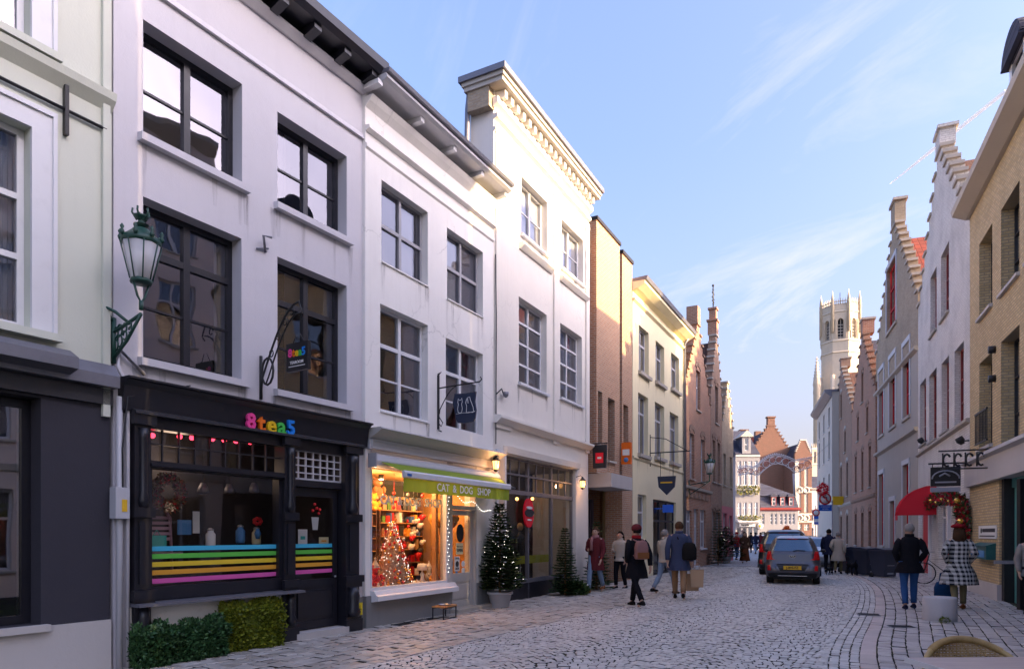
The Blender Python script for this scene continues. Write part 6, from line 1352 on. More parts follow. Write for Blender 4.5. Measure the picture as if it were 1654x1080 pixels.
for k in range(7): u = ua+(ub-ua)*k/6; b.tube([(u, -(prj+.005)*math.cos(R(a)), z0+(hgt+.005)*math.sin(R(a))) for a in range(0, 91, 15)], .012, 5)
b.build('rib', 'awning_red', T, 'stuff'); box('valance', 'awning_red', T, ua, ub, -prj-.004, -prj+.01, z0-.18, z0)
sg = G2.root('black_box_sign', 'black double hanging sign board with a grey strip above the red garland', 'sign'); r = G2.rect(1510, 1545, 759, 797, .8)
uc = G2.u(1527, .7); zt_, zb2 = r[3], r[2]; w_ = (1545-1510)/1103*22*.5
pl = MB().box(uc-.05, uc+.05, -.7-w_, -.7+w_, zb2+.15, zt_).build('sign_board', 'sign_black', sg); box('lower_strip', 'bin_grey', pl, uc-.05, uc+.05, -.7-w_, -.7+w_, zb2, zb2+.12)
MB().prism([(0, 0), (1, 0), (0, 1)], 0, 1) if False else None
o = MB().tube([(uc+.056, -.7+.32*math.cos(R(a)), zb2+.35+.22*math.sin(R(a))) for a in range(0, 181, 20)], .02, 5).tube([(uc+.056, -.85, zb2+.42), (uc+.056, -.72, zb2+.5), (uc+.056, -.6, zb2+.42)], .025, 5).box(uc+.05, uc+.058, -.95, -.45, zb2+.24, zb2+.28); o.build('sign_emblem', 'bin_grey', pl)
# the emblem also faces the street the camera stands in
MB().tube([(uc, 0, zt_+.1), (uc, -.75-w_, zt_+.1)], .025, 6).tube([(uc, -.4, zt_+.1), (uc, -.4, zt_)], .01, 4).tube([(uc, -1.0, zt_+.1), (uc, -1.0, zt_)], .01, 4).build('bracket', 'iron_black', sg)
sg = G2.root('iron_letter_sign', 'black wrought iron letter sign projecting just below the string course of the white gable house', 'sign'); uc = G2.u(1535, .9); zz_ = G2.z(1535, 744, .9)
m = MB().tube([(uc, 0, zz_+.25), (uc, -1.15, zz_+.25)], .02, 6).tube([(uc, 0, zz_-.2), (uc, -1.1, zz_-.2)], .02, 6).build('frame', 'iron_black', sg)
for k in range(4): c = -.25-.24*k; MB().tube([(uc, c+.08*math.cos(R(a)), zz_+.02+.15*math.sin(R(a))) for a in range(30, 330, 30)], .028, 5).tube([(uc, c-.09, zz_-.15), (uc, c-.09, zz_+.2)], .02, 5).build('iron_letter', 'iron_black', sg)
gl = G2.root('red_garland', 'red garland of ribbons and gold baubles round the shop door of the white gable house', 'christmas decoration')
new('ribbon_red', (.55, .01, .03), .4); new('gold_ball', (.75, .45, .08), .25, .8); b = MB()
pts = [(1500, 812), (1510, 806), (1520, 803), (1530, 803), (1540, 806), (1548, 812), (1551, 825), (1552, 840), (1552, 855), (1551, 870)]
for (px, py) in pts: clump(b, (G2.u(px, .25), -.2, G2.z(px, py, .25)), .19, .14, .19, 130, .10, rh)
b.build('ribbon', 'ribbon_red', gl, 'stuff'); b = MB()
for (px, py) in pts: clump(b, (G2.u(px, .25), -.2, G2.z(px, py, .25)), .24, .17, .23, 90, .10, rh)
b.build('greenery', 'leaf_fir', gl, 'stuff')
for px, py in ((1504, 808), (1512, 811), (1521, 806), (1533, 809), (1546, 808), (1551, 841), (1543, 820), (1549, 862)): MB().ball((G2.u(px, .36), -.36, G2.z(px, py, .36)), .075 if py in (808, 841) else .05, 12).build('bauble', 'gold_ball', gl)
# black terrace post at the frame edge
p = at(1649, 862, 14.2); P = thing('terrace_post', (p.x, 14.2, 0), 0, 'black metal terrace post with a pale rail at the edge of the yellow brick house', 'post'); MB().box(-.05, .05, -.05, .05, 0, 2.75).box(-.09, .09, -.09, .09, 0, .03).build('post', 'iron_black', P); MB().box(-.55, 1.4, -.02, .02, .98, 1.05).build('rail', 'paint_grey', P)
mb_ = thing('menu_board', (p.x+.35, 14.3, 0), R(-10), 'tall black menu board covered in small white writing beside the terrace post', 'menu board'); MB().box(-.22, .3, -.02, .02, 1.0, 2.6).build('board', 'sign_black', mb_)
for k in range(14): box('writing_line', 'letter_white', mb_, -.18, rh.uniform(0, .26), -.025, -.02, 2.5-k*.1, 2.52-k*.1)
# spotlights on the string course
for px in (1488, 1552): q = G2.world(G2.u(px, .2), .2, G2.z(px, 712, .2)); o = MB().lathe([(.05, -.1), (.11, .0), (.10, .12)], n=10).tube([(0, 0, 0), (0, .2, -.1)], .02, 5).build('facade_spotlight', 'iron_black'); o.location = q; o.rotation_euler = (.5, 0, math.atan2(G2.d.y, G2.d.x)); tag(o, 'small black spotlight on the white gable house, ' + ('near the red window house' if px == 1488 else 'near the yellow brick house'), 'spotlight', 'facade spotlights')
# contrail, far up
mct = bpy.data.materials.new('contrail_vapour'); mct.use_nodes = True; t = mct.node_tree; bs = t.nodes['Principled BSDF']; bs.inputs['Base Color'].default_value = (.95, .93, .95, 1); bs.inputs['Roughness'].default_value = 1
g = t.nodes.new('ShaderNodeLayerWeight'); g.inputs[0].default_value = .35; mth = t.nodes.new('ShaderNodeMath'); mth.operation = 'MULTIPLY_ADD'; mth.inputs[1].default_value = -.8; mth.inputs[2].default_value = .8; mth.use_clamp = True
t.links.new(g.outputs['Facing'], mth.inputs[0]); t.links.new(mth.outputs[0], bs.inputs['Alpha'])
a_, b_ = at(1438, 297, 5000), at(1625, 147, 4200)
o = MB().tube([a_.lerp(b_, f) for f in [k/30 for k in range(31)]], [3+9*min(1, k/12) for k in range(31)], 24).build('contrail', mct, None, 'structure')
# ================================================================ covers in the paving
for px, py, rz, lb in ((1403, 994, -.4, 'square iron cover set in the pale band beside the road'), (1456, 1014, -.2, 'small rectangular iron cover between the chair and the concrete block')):
    g = gr(px, py); T = thing('utility_cover', (g.x, g.y, .026), rz, lb, 'manhole cover'); b = MB().box(-.20, .20, -.16, .16, -.01, .008).build('plate', 'zinc', T)
    for k in range(7): MB().box(-.18, .18, -.14+k*.043, -.125+k*.043, .008, .013).build('tread', 'iron_black', T)
# ================================================================ inside the pet shop
ri = random.Random(33)
new('warm_wall', (.55, .27, .08), .8); new('warm_ceiling', (.45, .22, .07), .8); new('cloth_white', (.75, .72, .68), .9); new('toy_red', (.60, .01, .015), .5); new('toy_white', (.75, .70, .64), .8); new('toy_brown', (.32, .13, .05), .9); new('toy_orange', (.75, .30, .03), .95); new('toy_green', (.10, .22, .03), .8); new('toy_black', (.02, .02, .02), .6); new('toy_tan', (.50, .30, .14), .9); new('toy_blue', (.05, .12, .3), .6); new('shelf_dark', (.10, .05, .03), .6)
mm, tt = new('fur_orange', (.75, .33, .05), .95); tt.bump(tt.noise(60, 4, .7), .8, .03)
emit('spot_glow', (1, .72, .42), 5.0)
B = PET; U = F2.u; iu0, iu1 = .25, F2.u(797)-.3
ro = MB().box(iu0, iu1, 3.2, 3.3, 0, 2.9).box(iu0-.02, iu0+.05, .3, 3.2, 0, 2.9).box(iu1, iu1+.05, .3, 3.2, 0, 2.9).build('shop_wall_inside', 'warm_wall', B)
box('shop_ceiling', 'warm_ceiling', B, iu0, iu1, .3, 3.2, 2.75, 2.85); box('shop_floor', 'oak', B, iu0, iu1, .3, 3.2, .05, .12)
box('display_platform', 'cloth_white', B, iu0+.05, wr_F2 if 'wr_F2' in globals() else F2.u(722)-.04, .12, 1.35, .60, .66)
box('partition_post', 'warm_wood', B, F2.u(722)-.10, F2.u(722)-.02, .2, .3, .66, 2.7)
for (u, y) in ((.7, .8), (1.5, .9), (2.3, .8), (1.1, 1.9), (2.4, 2.0), (3.2, 1.2)): 
    s = MB().lathe([(.05, 2.66), (.05, 2.745)], (u, y, 0), 10).build('ceiling_spot', 'iron_black', B); MB().lathe([(.045, 2.652), (.045, 2.659)], (u, y, 0), 10).build('spot_bulb', 'spot_glow', s)
for (u, y, z, e, sz) in ((1.0, .6, 2.45, 10, .12), (2.1, .6, 2.45, 10, .12), (1.5, 2.3, 2.5, 8, .2), (3.2, 1.0, 2.4, 6, .12)):
    li = bpy.data.lights.new('shop_spot', 'POINT'); li.energy = e; li.color = (1, .56, .24); li.shadow_soft_size = sz; lo = bpy.data.objects.new('shop_spot', li); COL.objects.link(lo); lo.parent = B; lo.location = (u, y, z)
def T2(name, u, y, z, label, cat, group=None): q = F2.world(u, -y, z); return thing(name, q, math.atan2(F2.d.y, F2.d.x), label, cat, group)
def fp(px, py, y): u, z = F2.p(px, py, -y); return u, y, z
# fluffy lit tree
mt_, tt = new('fluff', (.6, .42, .28), .95); t_ = tt
leafm('leaf_fluff', [(.50, .30, .20), (.62, .42, .30), (.45, .18, .08), (.66, .5, .4)])
u, y, z = fp(632, 850, .62); TR = T2('fluffy_christmas_tree', u, .62, .66, 'pale fluffy christmas tree covered in red and silver baubles in the pet shop window', 'christmas tree')
b = MB(); H_ = 1.16
for k in range(2600):
    f = ri.random()**1.3; r_ = .36*(1-f)+.04; a = ri.uniform(0, 6.283); p = Vector((r_*math.cos(a), r_*math.sin(a), f*H_)); d = Vector((math.cos(a)+ri.uniform(-.6, .6), math.sin(a)+ri.uniform(-.6, .6), ri.uniform(-.6, .5))).normalized(); t = d.cross(Vector((0, 0, 1))).normalized(); b.tone = ri.random(); s_ = ri.uniform(.03, .06); b.add([p-t*.01, p+d*s_, p+t*.012], [(0, 1, 2)])
b.tone = .3; b.lathe([(.33, 0), (.02, H_)], n=14); b.build('branches', 'leaf_fluff', TR, 'stuff')
for k in range(90):
    f = ri.random()**1.25; r_ = .37*(1-f)+.05; a = ri.uniform(-3.3, .5); m_ = ri.choice(['toy_red', 'toy_red', 'paper_white', 'toy_orange', 'gold_ball'])
    MB().ball((r_*math.cos(a), r_*math.sin(a), f*H_+.02), ri.uniform(.016, .032), 8).build('bauble', m_, TR)
b = MB()
for k in range(170): f = ri.random()**1.3; r_ = .38*(1-f)+.05; a = ri.uniform(-3.4, .6); b.ico((r_*math.cos(a), r_*math.sin(a), f*H_+.02), .006)
b.build('fairy_lights', 'fairy_white', TR, 'stuff')
# soft toys
def bear(u, y, z, s, m_, label, hat=None, rz=0, mus=None):
    T = T2('soft_toy', u, y, z, label, 'soft toy', 'toys in the pet shop window'); T.rotation_euler.z += rz
    b = MB().ball((0, 0, .10*s), .095*s, 12, 1.15); b.ball((0, -.01*s, .26*s), .075*s, 12)
    b.build('body', m_, T)
    for q in (-1, 1):
        MB().ball((q*.06*s, 0, .325*s), .026*s, 8).build('ear', m_, T); MB().ball((q*.095*s, -.05*s, .15*s), .036*s, 8, 1.5).build('arm', m_, T); MB().ball((q*.06*s, -.09*s, .04*s), .042*s, 8).build('leg', m_, T); MB().ball((q*.028*s, -.078*s, .275*s), .009*s, 6).build('eye', 'toy_black', T)
    MB().ball((0, -.075*s, .245*s), .03*s, 8).build('muzzle', mus or 'toy_tan', T)
    if hat: MB().lathe([(.07*s, .30*s), (.06*s, .34*s), (.02*s, .42*s), (.003, .45*s)], n=10).ball((0, 0, .455*s), .02*s, 6).build('hat', hat, T)
    return T
S_ = [(606, 868, .45, 1.1, 'toy_red', 'red soft toy standing at the street corner of the pet shop window', 'toy_white'), (609, 790, 1.1, 1.3, 'toy_brown', 'brown bear sitting on the upper shelf of the pet shop window', None),
      (604, 812, 1.0, 1.0, 'toy_orange', 'orange plush on the top shelf next to the brown bear', None), (693, 905, .5, .85, 'toy_white', 'small pale gnome toy in front of the shaded lamp', 'toy_white'), (714, 910, .5, .75, 'toy_red', 'red santa toy with white hat beside the window post', 'toy_white'), (657, 905, .5, .8, 'toy_orange', 'orange toy sitting between the fluffy tree and the lamp', None), (704, 880, .95, 1.2, 'toy_brown', 'shaggy brown reindeer toy hanging by the post', None)]
for px, py, y, s, m_, lb, ht in S_:
    u, yy, z = fp(px, py, y); z = .66 if py > 850 and py != 880 else z-.15*s; bear(u, y, z, s, m_, lb, ht)
# cat tree with orange bed
u, y, z = fp(700, 838, .7); T = T2('cat_tree', u, .5, .66, 'cat tree with a fluffy orange bed on a wooden post in the pet shop window', 'cat tree')
MB().tube([(0, 0, 0), (0, 0, 1.15)], .05, 10).build('post', 'warm_wood', T); MB().box(-.22, .22, -.2, .2, 0, .03).build('base', 'oak', T)
b = MB().lathe([(.12, -.12), (.25, -.10), (.33, .0), (.29, .10), (.2, .12), (.14, .05), (.02, .02)], (0, -.06, z-.66), 18)
for k in range(9): a = R(40*k); b.tube([(.2*math.cos(a), -.06+.2*math.sin(a), z-.66+.05), (.27*math.cos(a+.3), -.06+.26*math.sin(a+.3), z-.66-.08), (.2*math.cos(a+.6), -.06+.2*math.sin(a+.6), z-.66-.16)], .035, 6)
b.build('fur_bed', 'fur_orange', T)
# lamp
u, y, z = fp(682, 910, .5); T = T2('table_lamp', u, .5, .66, 'small table lamp with a pleated cream shade among the toys', 'lamp'); MB().lathe([(.06, 0), (.05, .02), (.035, .08), (.05, .14), (.015, .18), (.01, .24)], n=14).build('base', 'toy_white', T); MB().lathe([(.125, .22), (.085, .35)], n=24).build('shade', 'cloth_white', T)
# shelves of goods
def shelf(u0, u1, y, zs_, label, s=1.0):
    T = T2('shelf_unit', (u0+u1)/2, y, .1, label, 'shelf'); w = (u1-u0)/2
    for q in (-w, w): box('side', 'shelf_dark', T, q-.015, q+.015, 0, .3, 0, 2.3)
    box('back', 'warm_wood', T, -w+.015, w-.015, .28, .3, 0, 2.3)
    for z in zs_:
        box('shelf_board', 'warm_wood', T, -w+.016, w-.016, 0, .279, z-.1, z-.08); x = -w+.03
        while x < w-.1:
            ww = ri.uniform(.05, .15); hh = ri.uniform(.09, .26); m_ = ri.choice(['toy_red', 'toy_red', 'toy_white', 'toy_brown', 'toy_orange', 'toy_green', 'toy_black', 'toy_tan', 'toy_blue', 'toy_red'])
            bx = ri.random() < .5; G = T2('shop_goods', (u0+u1)/2+x+ww/2, y+.1, z+.021, ('tall ' if hh > .2 else 'low ' if hh < .13 else '')+m_[4:]+(' packet, ' if bx else ' toy, ')+('lowest', 'second', 'third', 'fourth', 'fifth', 'top')[zs_.index(z)]+' board of the '+label.split(' ')[0]+' pet shop shelf, '+('corner end' if x < -w/3 else 'door end' if x > w/3 else 'middle'), 'goods', 'goods on the pet shop shelves')
            if bx: MB().box(-ww/2+.004, ww/2-.004, -.06, .06, 0, hh).build('packet', m_, G)
            else: MB().ball((0, 0, ww*.5), ww*.45, 8).ball((0, 0, ww*1.05), ww*.3, 8).build('toy', m_, G)
            x += ww+ri.uniform(0, .03)
    return T
shelf(1.05, 1.9, 1.35, (.75, 1.0, 1.25, 1.5, 1.75, 2.0), 'middle shelf of mixed toys behind the fluffy tree in the pet shop'); shelf(.32, 1.0, 1.2, (.75, 1.0, 1.25, 1.5, 1.75, 2.0), 'corner shelf of mixed goods beside the fluffy tree in the pet shop'); shelf(1.95, 3.4, 1.3, (.7, .98, 1.26, 1.54, 1.82, 2.08), 'wide shelf of red and brown goods behind the pet shop window'); shelf(3.45, 3.75, 2.6, (.35, .8, 1.25, 1.7), 'inner shelf of goods seen through the pet shop door')
u, y, z = fp(662, 900, .3)
for k in range(24):
    px = ri.uniform(604, 722); u, y, z = fp(px, 900, ri.uniform(.2, .5)); m_ = ri.choice(['toy_red', 'toy_white', 'toy_brown', 'toy_black', 'toy_orange']); G = T2('window_ornament', u, y, .66, 'small '+m_[4:]+' ornament on the pet shop window floor, '+('under the fluffy tree' if px < 650 else 'between the tree and the lamp' if px < 675 else 'near the lamp' if px < 700 else 'near the window post'), 'ornament', 'ornaments on the pet shop window floor'); s_ = ri.uniform(.02, .045)
    MB().ball((0, 0, s_), s_, 8).ball((0, 0, s_*2.3), s_*.6, 8).build('figure', m_, G)
for k, (px, py) in enumerate(((637, 796), (659, 798), (636, 819), (674, 858), (660, 850), (652, 870), (683, 800), (668, 842), (620, 800))):
    u, y, z = fp(px, py, .45); G = T2('hanging_bauble', u, y, z, ('red', 'white')[k % 2]+' bauble on a thread '+('high up in front of the shop lettering', 'high above the lamp side of the fluffy tree', 'above the top of the fluffy tree', 'beside the orange cat bed', 'under the end of the shop lettering', 'halfway down beside the fluffy tree', 'high over the orange cat bed', 'just below the lettering by the awning edge', 'high at the street corner side')[k], 'bauble', 'baubles hanging in the pet shop window'); MB().ball((0, 0, 0), .035, 10).tube([(0, 0, .03), (0, 0, 2.74-z)], .002, 4).build('ball', ('toy_red', 'toy_white')[k % 2], G)
# red gifts cluster
for k in range(10): u, y, z = fp(ri.uniform(660, 680), 850, 1.2); G = T2('red_plush', u, 1.15, 1.15+.09*k, ('lowest', 'second lowest', 'third lowest', 'fourth lowest', 'fifth lowest', 'fifth highest', 'fourth highest', 'third highest', 'second highest', 'topmost')[k]+' plush toy in the hanging cluster behind the fluffy tree', 'soft toy', 'red plush cluster'); MB().ball((0, 0, 0), ri.uniform(.05, .08), 8).ball((.05, -.03, .03), .035, 6).build('plush', ri.choice(['toy_red', 'toy_red', 'toy_black', 'toy_white']), G)
# fairy lights down the window post and over the door
FL = T2('fairy_light_string', F2.u(722), 0, 0, 'string of tiny white fairy lights round the pet shop door and window post', 'fairy lights'); b = MB(); o_ = F2.u(722)
for k in range(20): b.ico((.02+.03*math.sin(k*2.1), -.02, .85+k*.078), .008)
for k in range(26): f = k/25; b.ico((.02+(F2.u(790)-o_)*f, -.03, 2.42-.35*f+.05*math.sin(f*14)), .008)
b.build('bulbs', 'fairy_white', FL, 'stuff')
# ================================================================ inside the tea shop
B = TEA
def T1(name, px, py, y, label, cat, group=None): u, z = F1.p(px, py, -y); q = F1.world(u, -y, z); return thing(name, q, math.atan2(F1.d.y, F1.d.x), label, cat, group)
leafm('wreath_leaf', [(.10, .03, .01), (.3, .22, .1), (.35, .02, .02), (.03, .05, .02)])
T = T1('door_wreath', 272, 795, .35, 'round wreath of red berries and dried leaves hanging in the tea shop window', 'wreath'); b = MB()
for k in range(60): a = 6.283*k/60; clump(b, (.17*math.cos(a), 0, .19*math.sin(a)), .06, .05, .06, 22, .05, ri)
b.build('ring', 'wreath_leaf', T, 'stuff')
for k in range(26): a = ri.uniform(0, 6.28); MB().ball((.17*math.cos(a)+ri.uniform(-.04, .04), -.05, .19*math.sin(a)+ri.uniform(-.04, .04)), .012, 6).build('berry', 'toy_red', T)
new('pink_paint', (.45, .28, .33), .6); new('teal_box', (.05, .42, .34), .6)
T = T1('pink_chair', 258, 860, .55, 'pink slatted chair back standing in the tea shop window', 'chair'); m = MB().tube([(-.17, 0, -.55), (-.15, 0, .2), (-.07, 0, .32), (.06, 0, .32), (.14, 0, .2), (.17, 0, -.55)], .02, 6).build('back_frame', 'pink_paint', T)
for k in range(5): box('slat', 'pink_paint', T, -.15, .15, -.012, .012, -.1+.07*k, -.06+.07*k)
box('seat', 'pink_paint', T, -.2, .2, -.2, .2, -.3, -.26)
T = T1('teal_gift_box', 253, 873, .3, 'teal gift bag beside the pink chair in the tea shop window', 'gift bag'); MB().box(-.10, .10, -.05, .05, -.09, .07).tube([(-.05, 0, .07), (0, 0, .14), (.05, 0, .07)], .006, 5).build('bag', 'teal_box', T)
for px, py, w, h, lb in ((298, 851, .10, .10, 'dark framed picture on display in the tea shop window'), (317, 843, .05, .15, 'pale tall card on display in the tea shop window')):
    T = T1('display_card', px, py, .5, lb, 'card'); box('card', 'paper_white' if px == 317 else 'paper_blue', T, -w, w, 0, .012, -h, h); box('stand', 'iron_black', T, -.02, .02, .012, .06, -h, .0)
for px, py, m_, lb in ((340, 868, 'paper_white', 'small pale tin below the display card in the tea shop'), (388, 862, 'paper_blue', 'blue glass jar in the tea shop window beside the red flowers'), (414, 865, 'paper_cream', 'cream jar on the far side of the tea shop window')):
    T = T1('tea_jar', px, py, .45, lb, 'jar'); MB().lathe([(.06, -.13), (.065, -.1), (.065, .05), (.04, .08), (.04, .10)], n=12).build('jar', m_, T); MB().lathe([(.045, .101), (.045, .12), (.01, .14)], n=12).build('lid', 'steel', T)
T = T1('red_flowers', 416, 848, .4, 'red paper flowers in a small vase in the tea shop window', 'flowers'); MB().lathe([(.03, -.2), (.05, -.12), (.02, -.05)], n=10).build('vase', 'paper_blue', T)
for k in range(7): a = R(51*k); MB().ball((.06*math.cos(a), 0, .06+.04*math.sin(a)), .03, 8).build('flower', 'toy_red', T)
for px, py in ((328, 790), (370, 791), (410, 789)): T = T1('pendant_lamp', px, py, 1.0, {328: 'clear pendant lamp over the tea shop counter nearest the wreath', 370: 'middle clear pendant lamp over the tea shop counter', 410: 'clear pendant lamp over the tea shop counter nearest the door'}[px], 'pendant lamp', 'tea shop pendant lamps'); MB().lathe([(.03, .1), (.07, .02), (.08, -.05), (.05, -.06)], n=12).build('lamp_shade', 'zinc', T); MB().tube([(0, 0, .1), (0, 0, .6)], .005, 4).build('cord', 'iron_black', T); MB().ball((0, 0, -.03), .03, 8).build('bulb', 'paper_cream', T)
emit('red_glow', (1, .04, .08), .8)
for i, px in enumerate((246, 290, 310, 343, 362, 381, 404, 429)): T = T1('red_light_ball', px, 703+i*1.8, .3, 'small red glowing ball behind the upper panes, '+('nearest the wreath', 'second from the wreath end', 'third from the wreath end', 'fourth from the wreath end', 'fourth from the door end', 'third from the door end', 'second from the door end', 'nearest the tea shop door')[i], 'christmas light', 'red balls behind the upper panes'); MB().ball((0, 0, 0), .035, 10).build('ball', 'red_glow', T)
u = (F1.u(490)+F1.u(530))/2
for px, py, m_, w, h, lb in ((489, 868, 'paper_white', .09, .13, 'white menu sheet stuck inside the tea shop door'), (523, 873, 'paper_cream', .10, .06, 'cream opening card stuck inside the tea shop door')):
    T = T1('door_card', px, py, .1, lb, 'notice'); box('sheet', m_, T, -w, w, 0, .004, -h, h); box('print', 'teal_box' if px == 489 else 'toy_orange', T, -w*.5, w*.5, -.003, -.0005, -h*.2, h*.2)
T = T1('cup_drawing', 509, 845, .1, 'white painted cup of red flowers on the tea shop door glass', 'window painting'); MB().prism([(-.05, -.10), (.05, -.10), (.075, .10), (-.075, .10)], 0, .003).build('cup', 'paper_white', T)
for k, (x, z) in enumerate(((-.05, .2), (.03, .24), (.07, .16), (-.01, .3), (.09, .22))): MB().ball((x, 0, z), .025, 8).build('flower', 'toy_red', T)
li = bpy.data.lights.new('tea_light', 'POINT'); li.energy = 1.6; li.color = (1, .7, .5); lo = bpy.data.objects.new('tea_light', li); COL.objects.link(lo); lo.parent = B; lo.location = (1.6, 1.4, 2.6); li.shadow_soft_size = .2
# ================================================================ inside the clothes shop
def T3(name, px, y, label, cat, group=None): u, z = F3.p(px, 862, -y); return thing(name, F3.world(u, -y, .1), math.atan2(F3.d.y, F3.d.x), label, cat, group)
for px, y, m_, lb in ((840, 1.0, 'toy_black', 'mannequin in a black coat behind the clothes shop glass'), (902, 1.1, 'paper_white', 'mannequin in a pale top behind the clothes shop glass')):
    T = T3('mannequin', px, y, lb, 'mannequin'); MB().lathe([(.12, .7), (.17, .95), (.13, 1.15), (.20, 1.42), (.07, 1.5), (.05, 1.6)], n=14, sy=.7).build('torso', m_, T); MB().ball((0, 0, 1.7), .09, 10, 1.25).build('head', 'toy_tan', T)
    for s_ in (-1, 1): MB().tube([(s_*.18, 0, 1.4), (s_*.24, 0, 1.1), (s_*.2, -.06, .85)], .045, 8).build('arm', m_, T)
    MB().tube([(0, 0, 0), (0, 0, .75)], .02, 6).lathe([(.2, 0), (.18, .02)], n=14).build('stand', 'steel', T)
for i, (px, z) in enumerate(((835, 2.5), (860, 2.55), (885, 2.5), (915, 2.55))): T = T3('shop_pendant', px, 1.5, ['warm pendant lamp nearest the pet shop in the clothes shop', 'warm pendant lamp behind the lips sign', 'warm pendant lamp past the lips sign', 'warm pendant lamp at the far end of the clothes shop'][i], 'pendant lamp', 'clothes shop pendant lamps'); MB().ball((0, 0, z), .05, 10).build('bulb', 'lamp_glow', T); MB().tube([(0, 0, z+.05), (0, 0, 3.3)], .006, 4).build('cord', 'iron_black', T)
li = bpy.data.lights.new('clothes_light', 'POINT'); li.energy = 3; li.color = (1, .7, .45); lo = bpy.data.objects.new('clothes_light', li); COL.objects.link(lo); lo.parent = CLO; lo.location = (2.8, 1.5, 2.8); li.shadow_soft_size = .2
# ================================================================ cars
new('glass_car', (.10, .15, .20), .08, .75, spec=.9); new('tyre', (.012, .012, .012), .85); new('lamp_red', (.55, .005, .01), .2); new('plate_yellow', (.70, .42, .01), .45); new('lamp_white', (.7, .7, .7), .2); new('trim_black', (.01, .01, .012), .5); new('chrome', (.7, .7, .72), .15, 1.0)
def carpaint(n, c):
    m, t = new(n, c, .28, .55); t.bs.inputs['Coat Weight'].default_value = .8; t.bs.inputs['Coat Roughness'].default_value = .05; return m
carpaint('car_grey', (.075, .07, .085)); carpaint('car_black', (.015, .015, .02)); carpaint('car_silver', (.32, .33, .36)); carpaint('car_white', (.6, .6, .62)); new('police_blue', (.01, .06, .5), .4); carpaint('car_roof_light', (.38, .35, .37))
def lerp(T, z):
    if z <= T[0][0]: return T[0][1]
    for (a, b), (c, d) in zip(T, T[1:]):
        if z <= c: f = (z-a)/(c-a); return b+(d-b)*f
    return T[-1][1]
def car(loc, rz, label, W, Hh, Lg, paintm, plate=None, cat='car', roof=None, group=None, toward=False, extras=True):
    C = thing('parked_car', loc, rz, label, cat, group); k = Hh/1.49
    hw = [(.20, W/2-.10), (.28, W/2-.03), (.5, W/2), (.72, W/2), (.92*k, W/2-.03), (1.0*k, W/2-.06), (1.2*k, W/2-.14), (1.38*k, W/2-.22), (1.46*k, W/2-.30), (1.49*k, W/2-.42)]
    yr = [(.20, .14), (.28, .06), (.36, .0), (.52, .0), (.58, .03), (.66, .09), (.95*k, .14), (1.02*k, .18), (1.36*k, .36), (1.44*k, .46), (1.49*k, .66)]
    yf = [(.20, Lg-.15), (.3, Lg-.03), (.5, Lg), (.62, Lg-.03), (.78, Lg-.25), (.95*k, Lg-.95), (1.0*k, Lg-1.1), (1.36*k, Lg-1.65), (1.44*k, Lg-1.8), (1.49*k, Lg-2.1)]
    zs = [.20, .24, .28, .32, .36, .44, .52, .58, .62, .66, .74, .84, .92*k, .95*k, 1.0*k, 1.02*k, 1.1*k, 1.2*k, 1.3*k, 1.36*k, 1.41*k, 1.44*k, 1.465*k, 1.48*k, 1.49*k]
    NP = 14
    def outline(z, off=0.0):
        w, a, b = lerp(hw, z)+off, lerp(yr, z)-off, lerp(yf, z)+off; r = min(.26, w*.5); pts = []
        for cx, cy, s0 in ((w-r, a+r*.62, -90), (w-r, b-r, 0), (-w+r, b-r, 90), (-w+r, a+r*.62, 180)):
            rr_ = r*.62 if s0 in (-90, 180) else r
            for i in range(NP): t = R(s0+90*i/(NP-1)); pts.append((cx+r*math.cos(t), cy+rr_*math.sin(t)-0, z))
        return pts
    n = 4*NP; b = MB(); vs = []
    for z in zs: vs += outline(z)
    fs = [(i*n+j, i*n+(j+1) % n, (i+1)*n+(j+1) % n, (i+1)*n+j) for i in range(len(zs)-1) for j in range(n)]+[tuple(range(n))[::-1], tuple((len(zs)-1)*n+j for j in range(n))]
    b.add(vs, fs, True); body = b.build('body', paintm, C)
    def patch(name, poly_s, mat, off=.006, parent=None, rear=True):
        """thin patch hugging the body: grid over z with x limits"""
        z0, z1, xl, xr = poly_s; m = MB(); nz, nx = 8, 14; vs = []
        for i in range(nz+1):
            z = z0+(z1-z0)*i/nz; xa, xb = lerp([(z0, xl[0]), (z1, xl[1])], z), lerp([(z0, xr[0]), (z1, xr[1])], z); w, a = lerp(hw, z), (lerp(yr, z) if rear else lerp(yf, z)); r = min(.26, w*.5); sgn = 1 if rear else -1
            for j in range(nx+1):
                x = xa+(xb-xa)*j/nx; ax = max(0, abs(x)-(w-r)); ax = min(ax, r*.999); yy = a+sgn*r*(.62 if rear else 1)*(1-math.sqrt(1-(ax/r)**2)); vs.append((x, yy-sgn*off, z))
        m.add(vs, [(i*(nx+1)+j, i*(nx+1)+j+1, (i+1)*(nx+1)+j+1, (i+1)*(nx+1)+j) for i in range(nz) for j in range(nx)], True); return m.build(name, mat, parent or C)
    w9 = W/2
    patch('rear_window', (1.03*k, 1.37*k, (-w9+.19, -w9+.33), (w9-.19, w9-.33)), 'glass_car')
    patch('rear_spoiler', (1.41*k, 1.455*k, (-w9+.34, -w9+.36), (w9-.34, w9-.36)), roof or paintm, .05)
    patch('brake_light', (1.385*k, 1.40*k, (-.16, -.16), (.16, .16)), 'lamp_red', .02)
    patch('windscreen', (1.0*k, 1.38*k, (-w9+.15, -w9+.3), (w9-.15, w9-.3)), 'glass_car', .008, rear=False)
